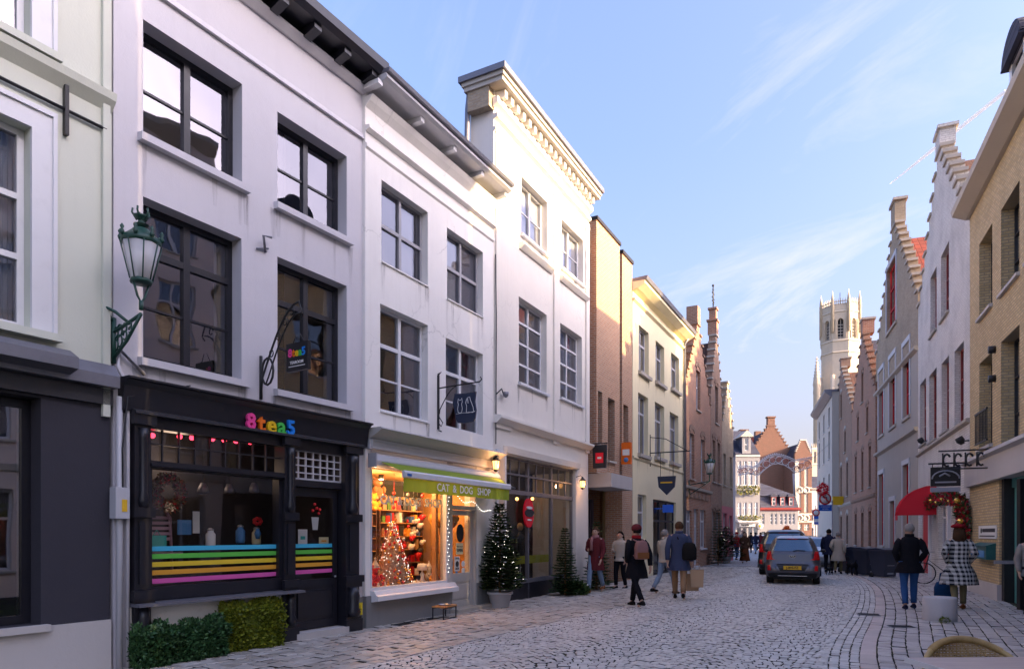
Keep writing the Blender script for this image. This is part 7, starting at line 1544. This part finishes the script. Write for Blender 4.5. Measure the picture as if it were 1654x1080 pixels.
    for s in (-1, 1):
        o = (lambda a, b_: (a, b_)) if s > 0 else (lambda a, b_: (-b_, -a))
        def X(a, b_, c, d): return ((a, c), (b_, d)) if s > 0 else ((-b_, -d), (-a, -c))
        q = X(w9-.20, w9-.02, w9-.16, w9-.06); patch('tail_light', (.80*k, 1.02*k, *q), 'lamp_red', .012)
        q = X(w9-.30, w9-.03, w9-.20, w9-.02); patch('tail_light', (.76*k, .80*k, *q), 'lamp_red', .012)
        q = X(w9-.17, w9-.07, w9-.15, w9-.07); patch('reflector', (.44, .60, *q), 'lamp_red', .012)
        q = X(w9-.35, w9-.08, w9-.35, w9-.10); patch('headlight', (.62, .76, *q), 'lamp_white', .01, rear=False)
        # side windows
        m = MB(); zA, zB = 1.0*k, 1.37*k
        def sp(y, z): return (s*(lerp(hw, z)+.006), y, z)
        for (ya, yb, yc, yd) in ((.62, 1.15, 1.15, .80), (1.22, 2.35, 1.95, 1.22)):
            a_, b_2 = ya*Lg/3.6, yb*Lg/3.6; c_, d_ = yc*Lg/3.6, yd*Lg/3.6
            for i in range(4):
                z0 = zA+(zB-zA)*i/4; z1 = zA+(zB-zA)*(i+1)/4; f0, f1 = i/4, (i+1)/4
                m.quad(sp(a_+(d_-a_)*f0, z0), sp(b_2+(c_-b_2)*f0, z0), sp(b_2+(c_-b_2)*f1, z1), sp(a_+(d_-a_)*f1, z1))
        m.build('side_window', 'glass_car', C)
        for y in (.62, Lg-.72):
            wl_ = MB().lathe([(.20, -.10), (.285, -.10), (.305, -.07), (.305, .07), (.285, .10), (.20, .10)], (s*(w9-.115), y, .305), 26, 'x').build('wheel', 'tyre', C)
            MB().lathe([(.02, .085), (.19, .095), (.20, .06)], (s*(w9-.115) if s > 0 else s*(w9-.115), y, .305), 20, 'x').build('rim', 'chrome', wl_) if s > 0 else MB().lathe([(.20, -.06), (.19, -.095), (.02, -.085)], (s*(w9-.115), y, .305), 20, 'x').build('rim', 'chrome', wl_)
            MB().tube([(s*(w9+.004), y+.35*math.cos(R(a)), .30+.35*math.sin(R(a))) for a in range(-12, 193, 15)], .028, 6).build('wheel_arch', 'trim_black', C)
        MB().ball((s*(w9+.09), Lg*.62, 1.0*k), .085, 10, .75).tube([(s*(w9-.05), Lg*.62, .97*k), (s*(w9+.05), Lg*.62, .98*k)], .02, 5).build('mirror', 'trim_black', C)
    patch('bumper_inset', (.40, .62, (-.34, -.46), (.34, .46)), 'trim_black', .008)
    m = MB(); pts = [(-.36, .41), (-.5, .52), (-.46, .64), (.46, .64), (.5, .52), (.36, .41)]
    m.tube([(x, lerp(yr, z)-.012, z) for x, z in pts], .012, 5, closed=True).build('inset_trim', paintm, C)
    patch('lower_bumper', (.205, .36, (-w9+.14, -w9+.08), (w9-.14, w9-.08)), 'trim_black', .012)
    box('skid_strip', 'chrome', C, -.42, .42, -.012, .03, .27, .285)
    if plate: p_ = MB().box(-.26, .26, -.035, -.012, .475, .59).build('number_plate', 'plate_yellow', C); text('lettering', plate, .10, 'ink', p_, (0, -.038, .532), .001, .002)
    q_ = lerp(yr, .86*k); m = MB(); vs = [(.095*math.cos(R(a)), q_-.014, .86*k+.045*math.sin(R(a))) for a in range(0, 360, 20)]; m.add(vs, [tuple(range(18))]).build('badge', 'trim_black', C); MB().tube([(.095*math.cos(R(a)), q_-.016, .86*k+.045*math.sin(R(a))) for a in range(0, 360, 20)], .006, 5, closed=True).build('badge_ring', 'chrome', C); text('badge_lettering', 'KIA', .06, 'chrome', C, (0, q_-.017, .86*k), .001, .001) if plate and W < 1.7 else None
    MB().tube([(.02, lerp(yr, 1.02*k)-.02, 1.03*k), (.14, lerp(yr, 1.06*k)-.025, 1.055*k), (.36, lerp(yr, 1.05*k)-.02, 1.04*k)], .012, 5).build('rear_wiper', 'trim_black', C)
    MB().box(-.55*W/1.6, .55*W/1.6, .8, Lg-2.2, 1.489*k, 1.5*k).build('roof_panel', roof or paintm, C)
    MB().tube([(0, .55, 1.48*k), (.0, .48, 1.6*k)], .008, 5).build('aerial', 'trim_black', C)
    box('underbody', 'trim_black', C, -w9+.25, w9-.25, .3, Lg-.3, .15, .21)
    return C
def cp(px, Y): p = at(px, 862, Y); return (p.x, Y, .02)
car(cp(1280, 21.3), R(-24), 'grey hatchback with a yellow number plate, seen from behind', 1.60, 1.52, 3.6, 'car_grey', 'J-895-FZ', roof='car_roof_light')
sv = car(cp(1264.5, 25.9), R(-25), 'taller black car directly ahead of the grey hatchback, orange beacon on its roof', 1.80, 1.74, 4.5, 'car_black', 'T-617-KB')
new('beacon_orange', (.9, .16, .01), .3); MB().box(-.12, .22, 1.6, 1.8, 1.74, 1.80).lathe([(.11, 1.78), (.10, 1.88), (.03, 1.93)], (.05, 1.7, 0), 12).build('roof_beacon', 'beacon_orange', sv)
po = car(cp(1326.5, 36), R(155), 'silver car with blue stripes facing the camera beyond the walkers', 1.75, 1.45, 4.2, 'car_silver')
box('blue_stripe', 'police_blue', po, -.884, .884, 1.5, 3.2, .62, .70)
car(cp(1303, 44), R(-26), 'dark car further up the street, mostly behind the grey hatchback', 1.7, 1.45, 4.1, 'car_black')
car(cp(1218, 66), R(-80), 'small white car parked across the square behind the walkers', 1.7, 1.5, 4.0, 'car_white')
# ================================================================ people
rp = random.Random(77)
new('skin_light', (.55, .33, .24), .55); new('eye_dark', (.02, .015, .012), .3); new('lip', (.40, .12, .10), .5)
def fab(n, c, bs=40):
    m, t = new(n, c, .92, spec=.15); t.col(t.mix(t.math('MULTIPLY', t.noise(7, 4, .6), .5), c, dk(c, .55))); t.bump(t.math('ADD', t.noise(bs, 3), t.math('MULTIPLY', t.noise(5, 3), 2.0)), .5, .02); return m
for n_, c_ in (('wool_black', (.010, .010, .014)), ('wool_navy', (.02, .025, .06)), ('wool_bluegrey', (.055, .07, .13)), ('denim', (.03, .09, .25)), ('denim_pale', (.25, .33, .45)), ('chino', (.33, .20, .11)), ('coat_cream', (.50, .45, .38)), ('fur_brown', (.10, .05, .03)), ('rust', (.16, .05, .02)), ('coat_maroon', (.14, .025, .03)), ('hair_dark', (.02, .013, .01)), ('hair_grey', (.30, .27, .25)), ('hair_brown', (.08, .04, .02)), ('leather_black', (.015, .014, .014)), ('leather_tan', (.28, .11, .04)), ('knit_red', (.30, .015, .02)), ('olive', (.20, .17, .09)), ('knit_pink', (.42, .20, .2)), ('bag_blue', (.01, .05, .14)), ('knit_green', (.04, .12, .05))): fab(n_, c_)
# black and white check
m, t = new('plaid', (.5, .5, .5), .95, spec=.1); sp = t.n('ShaderNodeSeparateXYZ', {0: t.tc.outputs['Object']})
def band(v, f): return t.math('GREATER_THAN', t.math('FRACT', t.math('MULTIPLY', v, f)), .5)
bx_, bz_ = band(t.math('ADD', sp.outputs[0], t.math('MULTIPLY', sp.outputs[1], .7)), 11.0), band(sp.outputs[2], 11.0)
t.col(t.mix(t.math('MULTIPLY', t.math('ADD', bx_, bz_), .5), (.55, .54, .52), (.02, .02, .025))); t.bump(t.noise(50, 3), .4, .01)
DEPS = []
def skinmesh(name, verts, edges, radii, root=0, sub=1):
    me = bpy.data.meshes.new(name); me.from_pydata(verts, edges, []); o = bpy.data.objects.new(name, me); COL.objects.link(o)
    o.modifiers.new('s', 'SKIN'); sk = me.skin_vertices[0].data
    for i, r_ in enumerate(radii): sk[i].radius = (r_, r_) if not isinstance(r_, tuple) else r_; sk[i].use_root = (i == root)
    o.modifiers['s'].use_smooth_shade = True; ss = o.modifiers.new('u', 'SUBSURF'); ss.levels = sub; ss.render_levels = sub
    bpy.context.view_layer.update(); me2 = bpy.data.meshes.new_from_object(o.evaluated_get(bpy.context.evaluated_depsgraph_get()))
    bpy.data.objects.remove(o); return me2
def person(loc, rz, label, h=1.74, stride=0.0, coat=('wool_black', .85, .24), trousers='wool_black', shoes='leather_black', hair='hair_dark', longhair=False, hat=None, arms=('swing', 'swing'), scarf=None, slim=1.0, skirt=None, group=None, phase=1):
    P = thing('person', loc, rz, label, 'person', group); k = h/1.75; P.scale = (k, k, k); st = stride
    J = {}; J['pel'] = (0, 0, .96); J['sp'] = (0, .01, 1.15); J['ch'] = (0, .0, 1.34); J['nk'] = (0, .0, 1.49); J['jaw'] = (0, .035, 1.575); J['hd'] = (0, .01, 1.645); J['top'] = (0, .0, 1.70)
    for s, n in ((1, 'R'), (-1, 'L')):
        f = st*s*phase; J['hip'+n] = (.095*s, 0, .92); J['kn'+n] = (.10*s, f*.62+ .05, .50); 
        J['an'+n] = (.10*s, f*1.15-(.06 if f < 0 else 0), .095+(.07 if f < -.1 else 0)); J['toe'+n] = (.115*s, J['an'+n][1]+.15, .035+(.0 if f > -.1 else .0))
        J['sh'+n] = (.185*s, -.01, 1.425); a = arms[0 if s > 0 else 1]
        if a == 'swing': J['el'+n] = (.25*s, -f*.35-.03, 1.14); J['wr'+n] = (.245*s, -f*.75+.06, .89)
        elif a == 'pocket': J['el'+n] = (.275*s, -.10, 1.16); J['wr'+n] = (.19*s, .06, .98)
        elif a == 'hold': J['el'+n] = (.24*s, .0, 1.15); J['wr'+n] = (.13*s, .22, 1.15)
        elif a == 'carry': J['el'+n] = (.25*s, -.02, 1.14); J['wr'+n] = (.27*s, .02, .86)
    names = list(J); V = [J[n] for n in names]; ix = {n: i for i, n in enumerate(names)}
    rad = {'pel': .125, 'sp': .115, 'ch': .135, 'nk': .055, 'jaw': .072, 'hd': .092, 'top': .07}
    for n in 'LR': rad.update({'hip'+n: .085, 'kn'+n: .055, 'an'+n: .036, 'toe'+n: .03, 'sh'+n: .055, 'el'+n: .04, 'wr'+n: .026})
    E = [(ix['pel'], ix['sp']), (ix['sp'], ix['ch']), (ix['ch'], ix['nk']), (ix['nk'], ix['jaw']), (ix['jaw'], ix['hd']), (ix['hd'], ix['top'])]; Rr = [rad[n] for n in names]
    for n in 'LR':
        E += [(ix['pel'], ix['hip'+n]), (ix['hip'+n], ix['kn'+n]), (ix['kn'+n], ix['an'+n]), (ix['an'+n], ix['toe'+n]), (ix['ch'], ix['sh'+n]), (ix['sh'+n], ix['el'+n]), (ix['el'+n], ix['wr'+n])]
        w = Vector(J['wr'+n]); e = Vector(J['el'+n]); d = (w-e).normalized(); s = 1 if n == 'R' else -1; fw = Vector((0, 1, 0)); pa = w+d*.07; V.append(tuple(pa)); Rr.append(.03); ip = len(V)-1; E.append((ix['wr'+n], ip))
        sd = d.cross(Vector((1, 0, 0))).normalized()
        for q, (o_, ln) in enumerate(((-.028, .062), (-.01, .075), (.01, .07), (.027, .055))):
            a = pa+sd*o_+d*.035; b = a+d*ln*.55+Vector((-s*.008, 0, 0)); c = b+d*ln*.4+Vector((-s*.022, 0, 0)); i0 = len(V); V.extend([tuple(a), tuple(b), tuple(c)]); Rr.extend([.010, .009, .007]); E += [(ip, i0), (i0, i0+1), (i0+1, i0+2)]
        a = w+d*.035+fw*.03; b = a+d*.03+fw*.012; i0 = len(V); V.extend([tuple(a), tuple(b)]); Rr.extend([.011, .009]); E += [(ip, i0), (i0, i0+1)]
    # nose and ears grow out of the head
    for (src, p_, r_) in (('hd', (0, .118, 1.622), .014), ('hd', (.096, .0, 1.62), .016), ('hd', (-.096, .0, 1.62), .016)): V.append(p_); Rr.append(r_); E.append((ix[src], len(V)-1))
    me = skinmesh('body', V, E, Rr); me.materials.append(MATS['skin_light']); link('body', me, P)
    for s in (-1, 1): MB().ball((.035*s, .093, 1.645), .011, 6).build('eye', 'eye_dark', P)
    MB().ball((0, .098, 1.582), .02, 6, .3).build('mouth', 'lip', P)
    # trousers
    b = MB(); tw = .095*slim
    for n in 'LR':
        H_, K, A = Vector(J['hip'+n]), Vector(J['kn'+n]), Vector(J['an'+n]); up = Vector((0, 0, .06))
        pts = [H_+up, H_.lerp(K, .35), H_.lerp(K, .75), K, K.lerp(A, .3), K.lerp(A, .65), A.lerp(K, .06)]
        b.tube(pts, [tw*1.1, tw*1.02, tw*.8, tw*.72, tw*.72, tw*.62, tw*.6], 12)
    b.lathe([(.12, .84), (.155, .92), (.15, 1.02), (.13, 1.10)], n=14, sy=.78); b.build('trousers', trousers, P)
    for n in 'LR':
        A = Vector(J['an'+n]); dz = A.z-.095; b = MB(); vs = []; secs = ((-.085, .030, .085), (-.06, .042, .10), (0, .043, .105), (.06, .045, .075), (.12, .047, .055), (.165, .036, .045), (.19, .012, .03))
        for yy, w_, hh in secs:
            for t_ in range(10): a = R(36*t_); vs.append((A.x+w_*math.cos(a), A.y+yy, dz+.002+hh/2+hh/2*math.sin(a)*(1 if math.sin(a) > 0 else 1)))
        b.add(vs, [(i*10+j, i*10+(j+1) % 10, (i+1)*10+(j+1) % 10, (i+1)*10+j) for i in range(len(secs)-1) for j in range(10)]+[tuple(range(10)), tuple(range(len(secs)*10-10, len(secs)*10))[::-1]], True); b.build('shoe', shoes, P)
    # coat
    cm, hem, fl = coat; b = MB(); vs = []; prof = [(hem, fl, fl*.72), (hem+.05, fl*.985, fl*.71), ((hem+.95)/2, fl*.9, fl*.66), (.98, .185, .135), (1.10, .178, .13), (1.22, .192, .137), (1.33, .208, .14), (1.41, .205, .125), (1.455, .165, .10), (1.49, .085, .08), (1.54, .07, .07)]
    n_ = 28
    for i, (z, a, d) in enumerate(prof):
        for j in range(n_):
            t_ = 2*math.pi*j/n_; fo = 1+(.045*math.sin(j*2.24+z*3)+.03*math.sin(j*.9+1))*max(0, (1.15-z))/.5
            vs.append((a*math.cos(t_)*fo, d*math.sin(t_)*fo-.005, z))
    b.add(vs, [(i*n_+j, i*n_+(j+1) % n_, (i+1)*n_+(j+1) % n_, (i+1)*n_+j) for i in range(len(prof)-1) for j in range(n_)], True)
    for n in 'LR':
        Sh, El, Wr = Vector(J['sh'+n]), Vector(J['el'+n]), Vector(J['wr'+n])
        sx_ = Vector((-.05 if n == 'R' else .05, 0, -.045)); b.tube([Sh+sx_, Sh+Vector((0, 0, -.03)), Sh.lerp(El, .3), Sh.lerp(El, .7), El, El.lerp(Wr, .35), El.lerp(Wr, .7), Wr.lerp(El, .02)], [.05, .07, .072, .066, .062, .060, .054, .05], 12)
    # collar
    b.lathe([(.078, 1.47), (.09, 1.50), (.085, 1.545), (.07, 1.54)], (0, -.005, 0), 14); b.build('coat', cm, P)
    if skirt: MB().lathe([(.30*slim, skirt[1]), (.25*slim, skirt[1]+.25), (.19, .95)], n=22, sy=.8).build('skirt', skirt[0], P)
    if scarf: MB().lathe([(.09, 1.45), (.105, 1.49), (.10, 1.53), (.08, 1.55)], n=14).tube([(.05, .11, 1.49), (.06, .15, 1.35), (.05, .16, 1.12)], [.035, .04, .04], 8).build('scarf', scarf, P)
    # hair: a cap over the crown and back with strands
    b = MB(); vs = []; m_ = 16
    for i in range(9):
        ph = R(90-i*15.5)
        for j in range(m_):
            t_ = 2*math.pi*j/m_; front = max(0, math.sin(t_)); lim = ph
            low = 1.0-front*.55
            p2 = R(90)-(R(90)-ph)*low
            r_ = .103*(1+.03*math.sin(j*5.1+i)); vs.append((r_*.93*math.cos(p2)*math.cos(t_), r_*1.08*math.cos(p2)*math.sin(t_)-.008, 1.652+.108*math.sin(p2)))
    b.add(vs, [(i*m_+j, (i+1)*m_+j, (i+1)*m_+(j+1) % m_, i*m_+(j+1) % m_) for i in range(8) for j in range(m_)], True)
    if longhair:
        for j in range(16): a = R(-15-150*j/15); b.tube([(.09*math.cos(a), .095*math.sin(a)-.01, 1.66), (.10*math.cos(a), .10*math.sin(a)-.02, 1.55), (.12*math.cos(a), .11*math.sin(a)-.02, 1.42)], [.022, .024, .012], 6)
    b.build('hair', hair, P)
    if hat:
        hm, ht = hat
        if ht == 'beret': MB().lathe([(.10, 1.70), (.135, 1.715), (.14, 1.74), (.09, 1.775), (.01, 1.785)], (-.01, -.01, 0), 18).build('beret', hm, P)
        else: MB().lathe([(.108, 1.655), (.112, 1.69), (.108, 1.73), (.08, 1.77), (.03, 1.79), (.005, 1.793)], (0, -.005, 0), 18).build('knitted_hat', hm, P)
    return P
FW = R(-28)  # heading along the street, away from the camera
def on(px, py, dz=0.02): g = gr(px, py); return (g.x, g.y, dz)
# walkers in the middle
person(on(1028, 981), R(20), 'woman in a long black coat seen from behind, wearing a pink backpack', 1.76, .30, ('wool_black', .62, .27), 'wool_black', hair='hair_dark', hat=('coat_maroon', 'knit'), arms=('swing', 'pocket'), scarf='knit_red')
person(on(1097, 969), FW+R(12), 'tall man in a blue grey overcoat and tan trousers seen from behind, striding', 1.88, .26, ('wool_bluegrey', .66, .25), 'chino', hair='hair_brown', arms=('carry', 'swing'), phase=-1)
person(on(1074, 960), FW-R(30), 'walker in pale jeans and a grey jacket just ahead of the man in the overcoat', 1.70, .24, ('coat_cream', .86, .2), 'denim_pale', hair='hair_grey', arms=('swing', 'swing'))
person(on(1002, 951), FW+R(170), 'woman in a cream jacket standing beyond the pink backpack', 1.66, .08, ('coat_cream', .84, .22), 'wool_black', hair='hair_dark', longhair=True, arms=('hold', 'swing'))
person(on(962, 957), R(150), 'person in a maroon and black coat and pale ripped jeans walking towards the camera', 1.76, .2, ('coat_maroon', .60, .25), 'denim_pale', shoes='leather_tan', hair='hair_brown', longhair=True, arms=('hold', 'swing'), scarf='knit_pink')
def bag(name, loc, rz, label, cat, mat, w, d, h, straps=True, tap=.85):
    T = thing(name, loc, rz, label, cat); vs = []
    for z, f in ((0, tap), (.08*h, 1.0), (.6*h, 1.0), (.9*h, .82), (h, .5)):
        for j in range(16): a = R(22.5*j); q = abs(math.cos(a))**.5*math.copysign(1, math.cos(a)), abs(math.sin(a))**.5*math.copysign(1, math.sin(a)); vs.append((w/2*f*q[0], d/2*f*q[1], z))
    MB().add(vs, [(i*16+j, i*16+(j+1) % 16, (i+1)*16+(j+1) % 16, (i+1)*16+j) for i in range(4) for j in range(16)]+[tuple(range(16))[::-1], tuple(range(64, 80))], True).build('bag_body', mat, T); return T
g = on(1028, 981); hd = R(20)
def rel(base, rz, x, y, z): c, s = math.cos(rz), math.sin(rz); return (base[0]+c*x-s*y, base[1]+s*x+c*y, z)
fab('bag_pink', (.32, .16, .15))
T = bag('backpack', rel(g, hd, -.02, -.24, 1.06), hd, 'pinkish brown backpack with a tan base worn over the long black coat', 'backpack', 'bag_pink', .30, .16, .40); box('pocket', 'leather_tan', T, -.13, .13, -.10, -.06, .02, .15)
for s in (-1, 1): MB().tube([(s*.09, .06, .06), (s*.13, .30, .12), (s*.13, .32, .3), (s*.10, .16, .42), (s*.08, .02, .38)], .016, 6).build('strap', 'bag_pink', T)
g = on(1097, 969); hd = FW+R(12); T = bag('shoulder_bag', rel(g, hd, .24, -.12, .98), hd, 'black bag slung on the back of the man in the overcoat', 'bag', 'leather_black', .34, .2, .42); MB().tube([(0, .1, .38), (-.15, .22, .58), (-.32, .1, .62), (-.25, -.08, .5)], .016, 6).build('strap', 'leather_black', T)
mm, tt = new('paper_kraft', (.45, .30, .18), .8); tt.bump(tt.noise(8, 4), .5, .02)
for i, (dx, dy, z0, lb) in enumerate(((.42, -.0, .33, 'brown paper shopping bag in the right hand of the man in the overcoat'), (.30, .24, .22, 'second brown paper bag hanging behind the man\'s knee'))):
    q = rel(g, hd, dx, dy, z0); T = thing('paper_bag', q, hd+.3*i, lb, 'paper bag', 'paper shopping bags'); MB().add([(-.14, -.06, 0), (.14, -.06, 0), (.14, .06, 0), (-.14, .06, 0), (-.16, -.07, .42), (.16, -.07, .40), (.16, .07, .42), (-.16, .07, .41)], [(0, 3, 2, 1), (0, 1, 5, 4), (1, 2, 6, 5), (2, 3, 7, 6), (3, 0, 4, 7)]).build('bag_body', 'paper_kraft', T)
    for s in (-.065, .065): MB().tube([(-.06, s, .40), (-.04, s, .52), (.04, s, .52), (.06, s, .40)], .005, 5).build('handle', 'paper_kraft', T)
q = rel(on(1002, 951), FW, 0, .2, .35); T = thing('small_paper_bag', q, 0, 'small brown bag held by the woman in the cream jacket', 'paper bag'); MB().box(-.1, .1, -.05, .05, 0, .3).tube([(-.05, 0, .3), (0, 0, .4), (.05, 0, .3)], .006, 5).build('bag_body', 'paper_kraft', T)
# right side
person(on(1469, 984), FW+R(8), 'man in a black jacket and blue jeans seen from behind, hands in pockets', 1.80, .10, ('wool_black', .74, .265), 'denim', shoes='wool_navy', hair='hair_grey', arms=('pocket', 'pocket'), slim=1.0)
person(on(1549, 985), FW+R(5), 'woman in a black and white checked cape and red beret seen from behind', 1.76, .12, ('plaid', .52, .33), 'olive', shoes='leather_tan', hair='hair_brown', longhair=True, hat=('knit_red', 'beret'), arms=('pocket', 'pocket'))
q = on(1528, 981); T = bag('blue_bag', (q[0], q[1], .22), R(-20), 'soft dark blue bag hanging beside the checked cape', 'bag', 'bag_blue', .44, .26, .36, tap=.8); MB().tube([(-.12, 0, .3), (-.1, 0, .52), (.06, 0, .62), (.12, 0, .3)], .02, 6).build('strap', 'bag_blue', T)
# bicycle handlebar beside the woman
q = on(1518, 945); T = thing('bicycle', (q[0]+.2, q[1]+.2, .02), R(62), 'dark bicycle with a red saddle leaning by the white gable house', 'bicycle')
for y in (-.5, .5): w_ = MB().tube([(0, y+.33*math.cos(R(a)), .34+.33*math.sin(R(a))) for a in range(0, 360, 15)], .018, 6, closed=True).build('tyre', 'tyre', T); m = MB(); [m.tube([(0, y, .34), (0, y+.32*math.cos(R(a)), .34+.32*math.sin(R(a)))], .0025, 4) for a in range(0, 360, 30)]; m.build('spoke', 'steel', w_, 'stuff')
MB().tube([(0, -.5, .34), (0, -.15, .32), (0, .38, .78), (0, -.22, .80), (0, -.15, .32)], .017, 6).tube([(0, -.5, .34), (0, -.22, .8)], .012, 6).tube([(0, .5, .34), (0, .38, .78), (0, .34, .98)], .017, 6).tube([(0, -.22, .8), (0, -.25, .93)], .014, 6).build('frame', 'iron_black', T)
MB().ball((0, -.25, .95), .11, 10, .35).build('saddle', 'lips_red', T); MB().tube([(-.28, .22, 1.0), (-.2, .36, 1.02), (.2, .36, 1.02), (.28, .22, 1.0)], .014, 6).build('handlebar', 'steel', T)
person((at(1339, 862, 27.3).x, 27.3, .02), FW, 'person in a dark navy coat walking away beside the cream coat', 1.78, .18, ('wool_navy', .75, .24), 'wool_black', hair='hair_dark')
person((at(1354, 862, 27.0).x, 27.0, .02), FW, 'woman in a cream quilted coat walking away with a black dog', 1.66, .14, ('coat_cream', .55, .27), 'olive', hair='hair_grey', arms=('swing', 'pocket'))
def dog(loc, rz, s, label):
    V = [(0, -.28, .42), (0, -.1, .42), (0, .12, .42), (0, .28, .44), (0, .38, .56), (0, .46, .64), (0, .58, .61), (0, -.40, .52), (0, -.48, .62), (.045, .44, .73), (-.045, .44, .73)]; E = [(0, 1), (1, 2), (2, 3), (3, 4), (4, 5), (5, 6), (0, 7), (7, 8), (5, 9), (5, 10)]; Rr = [.085, .09, .115, .095, .06, .065, .03, .02, .012, .018, .018]
    for x in (-.075, .075):
        i = len(V); V += [(x, -.27, .36), (x*1.1, -.20, .24), (x*1.1, -.33, .14), (x*1.1, -.31, .02), (x, .24, .34), (x, .22, .20), (x, .24, .12), (x, .26, .02)]; Rr += [.06, .04, .024, .024, .05, .032, .022, .024]
        E += [(0, i), (i, i+1), (i+1, i+2), (i+2, i+3), (3, i+4), (i+4, i+5), (i+5, i+6), (i+6, i+7)]
    me = skinmesh('body', V, E, Rr, 1); me.materials.append(MATS['wool_black']); D = thing('dog', loc, rz, label, 'dog'); D.scale = (s,)*3; link('body', me, D)
    MB().tube([(.06*math.cos(R(a)), .37+.0, .50+.06*math.sin(R(a))) for a in range(0, 360, 40)], .008, 5, closed=True).build('collar', 'lips_red', D); return D
dog((at(1376, 862, 26).x, 26, .02), FW+R(20), 1.0, 'black dog standing by the wheelie bins')
dog((at(1335, 862, 27).x-.15, 26.4, .02), FW-R(20), .55, 'small dark dog at the feet of the person in navy')
person((at(1203, 862, 37.5).x, 37.5, .02), R(158), 'woman in a brown fur jacket and long rust skirt walking towards the camera', 1.70, .12, ('fur_brown', .82, .27), 'rust', hair='hair_dark', longhair=True, arms=('hold', 'swing'), skirt=('rust', .12))
person((at(1190, 862, 42).x, 42, .02), R(200), 'person in a red jacket and red hat behind the woman in fur', 1.68, .1, ('knit_red', .85, .23), 'denim', hair='hair_dark', hat=('knit_red', 'knit'))
person((at(1199.5, 862, 46).x, 46, .02), R(170), 'bald man in a grey coat beyond the woman in fur', 1.86, .08, ('hair_grey', .7, .24), 'wool_black', hair='skin_light')
for px, Y, m_, lb in ((1213, 58, 'wool_black', 'distant walker in black'), (1220.5, 54, 'wool_navy', 'distant walker in dark blue and pale trousers'), (1228.5, 57, 'coat_maroon', 'distant walker in maroon next to the black car'), (1236, 62, 'wool_black', 'distant walker in black furthest along the parked cars')):
    person((at(px, 862, Y).x, Y, .02), FW+R(30), lb, 1.72, .2, (m_, .8, .23), 'denim_pale' if px == 1220.5 else 'wool_black', hair='hair_dark')
# passer by cut off by the picture edge
person((at(1668, 862, 13.2).x, 13.2, .02), R(160), 'person in a grey jacket and pink scarf beside the black terrace post', 1.68, .0, ('hair_grey', .8, .24), 'wool_black', hair='hair_brown', scarf='knit_pink', longhair=True)
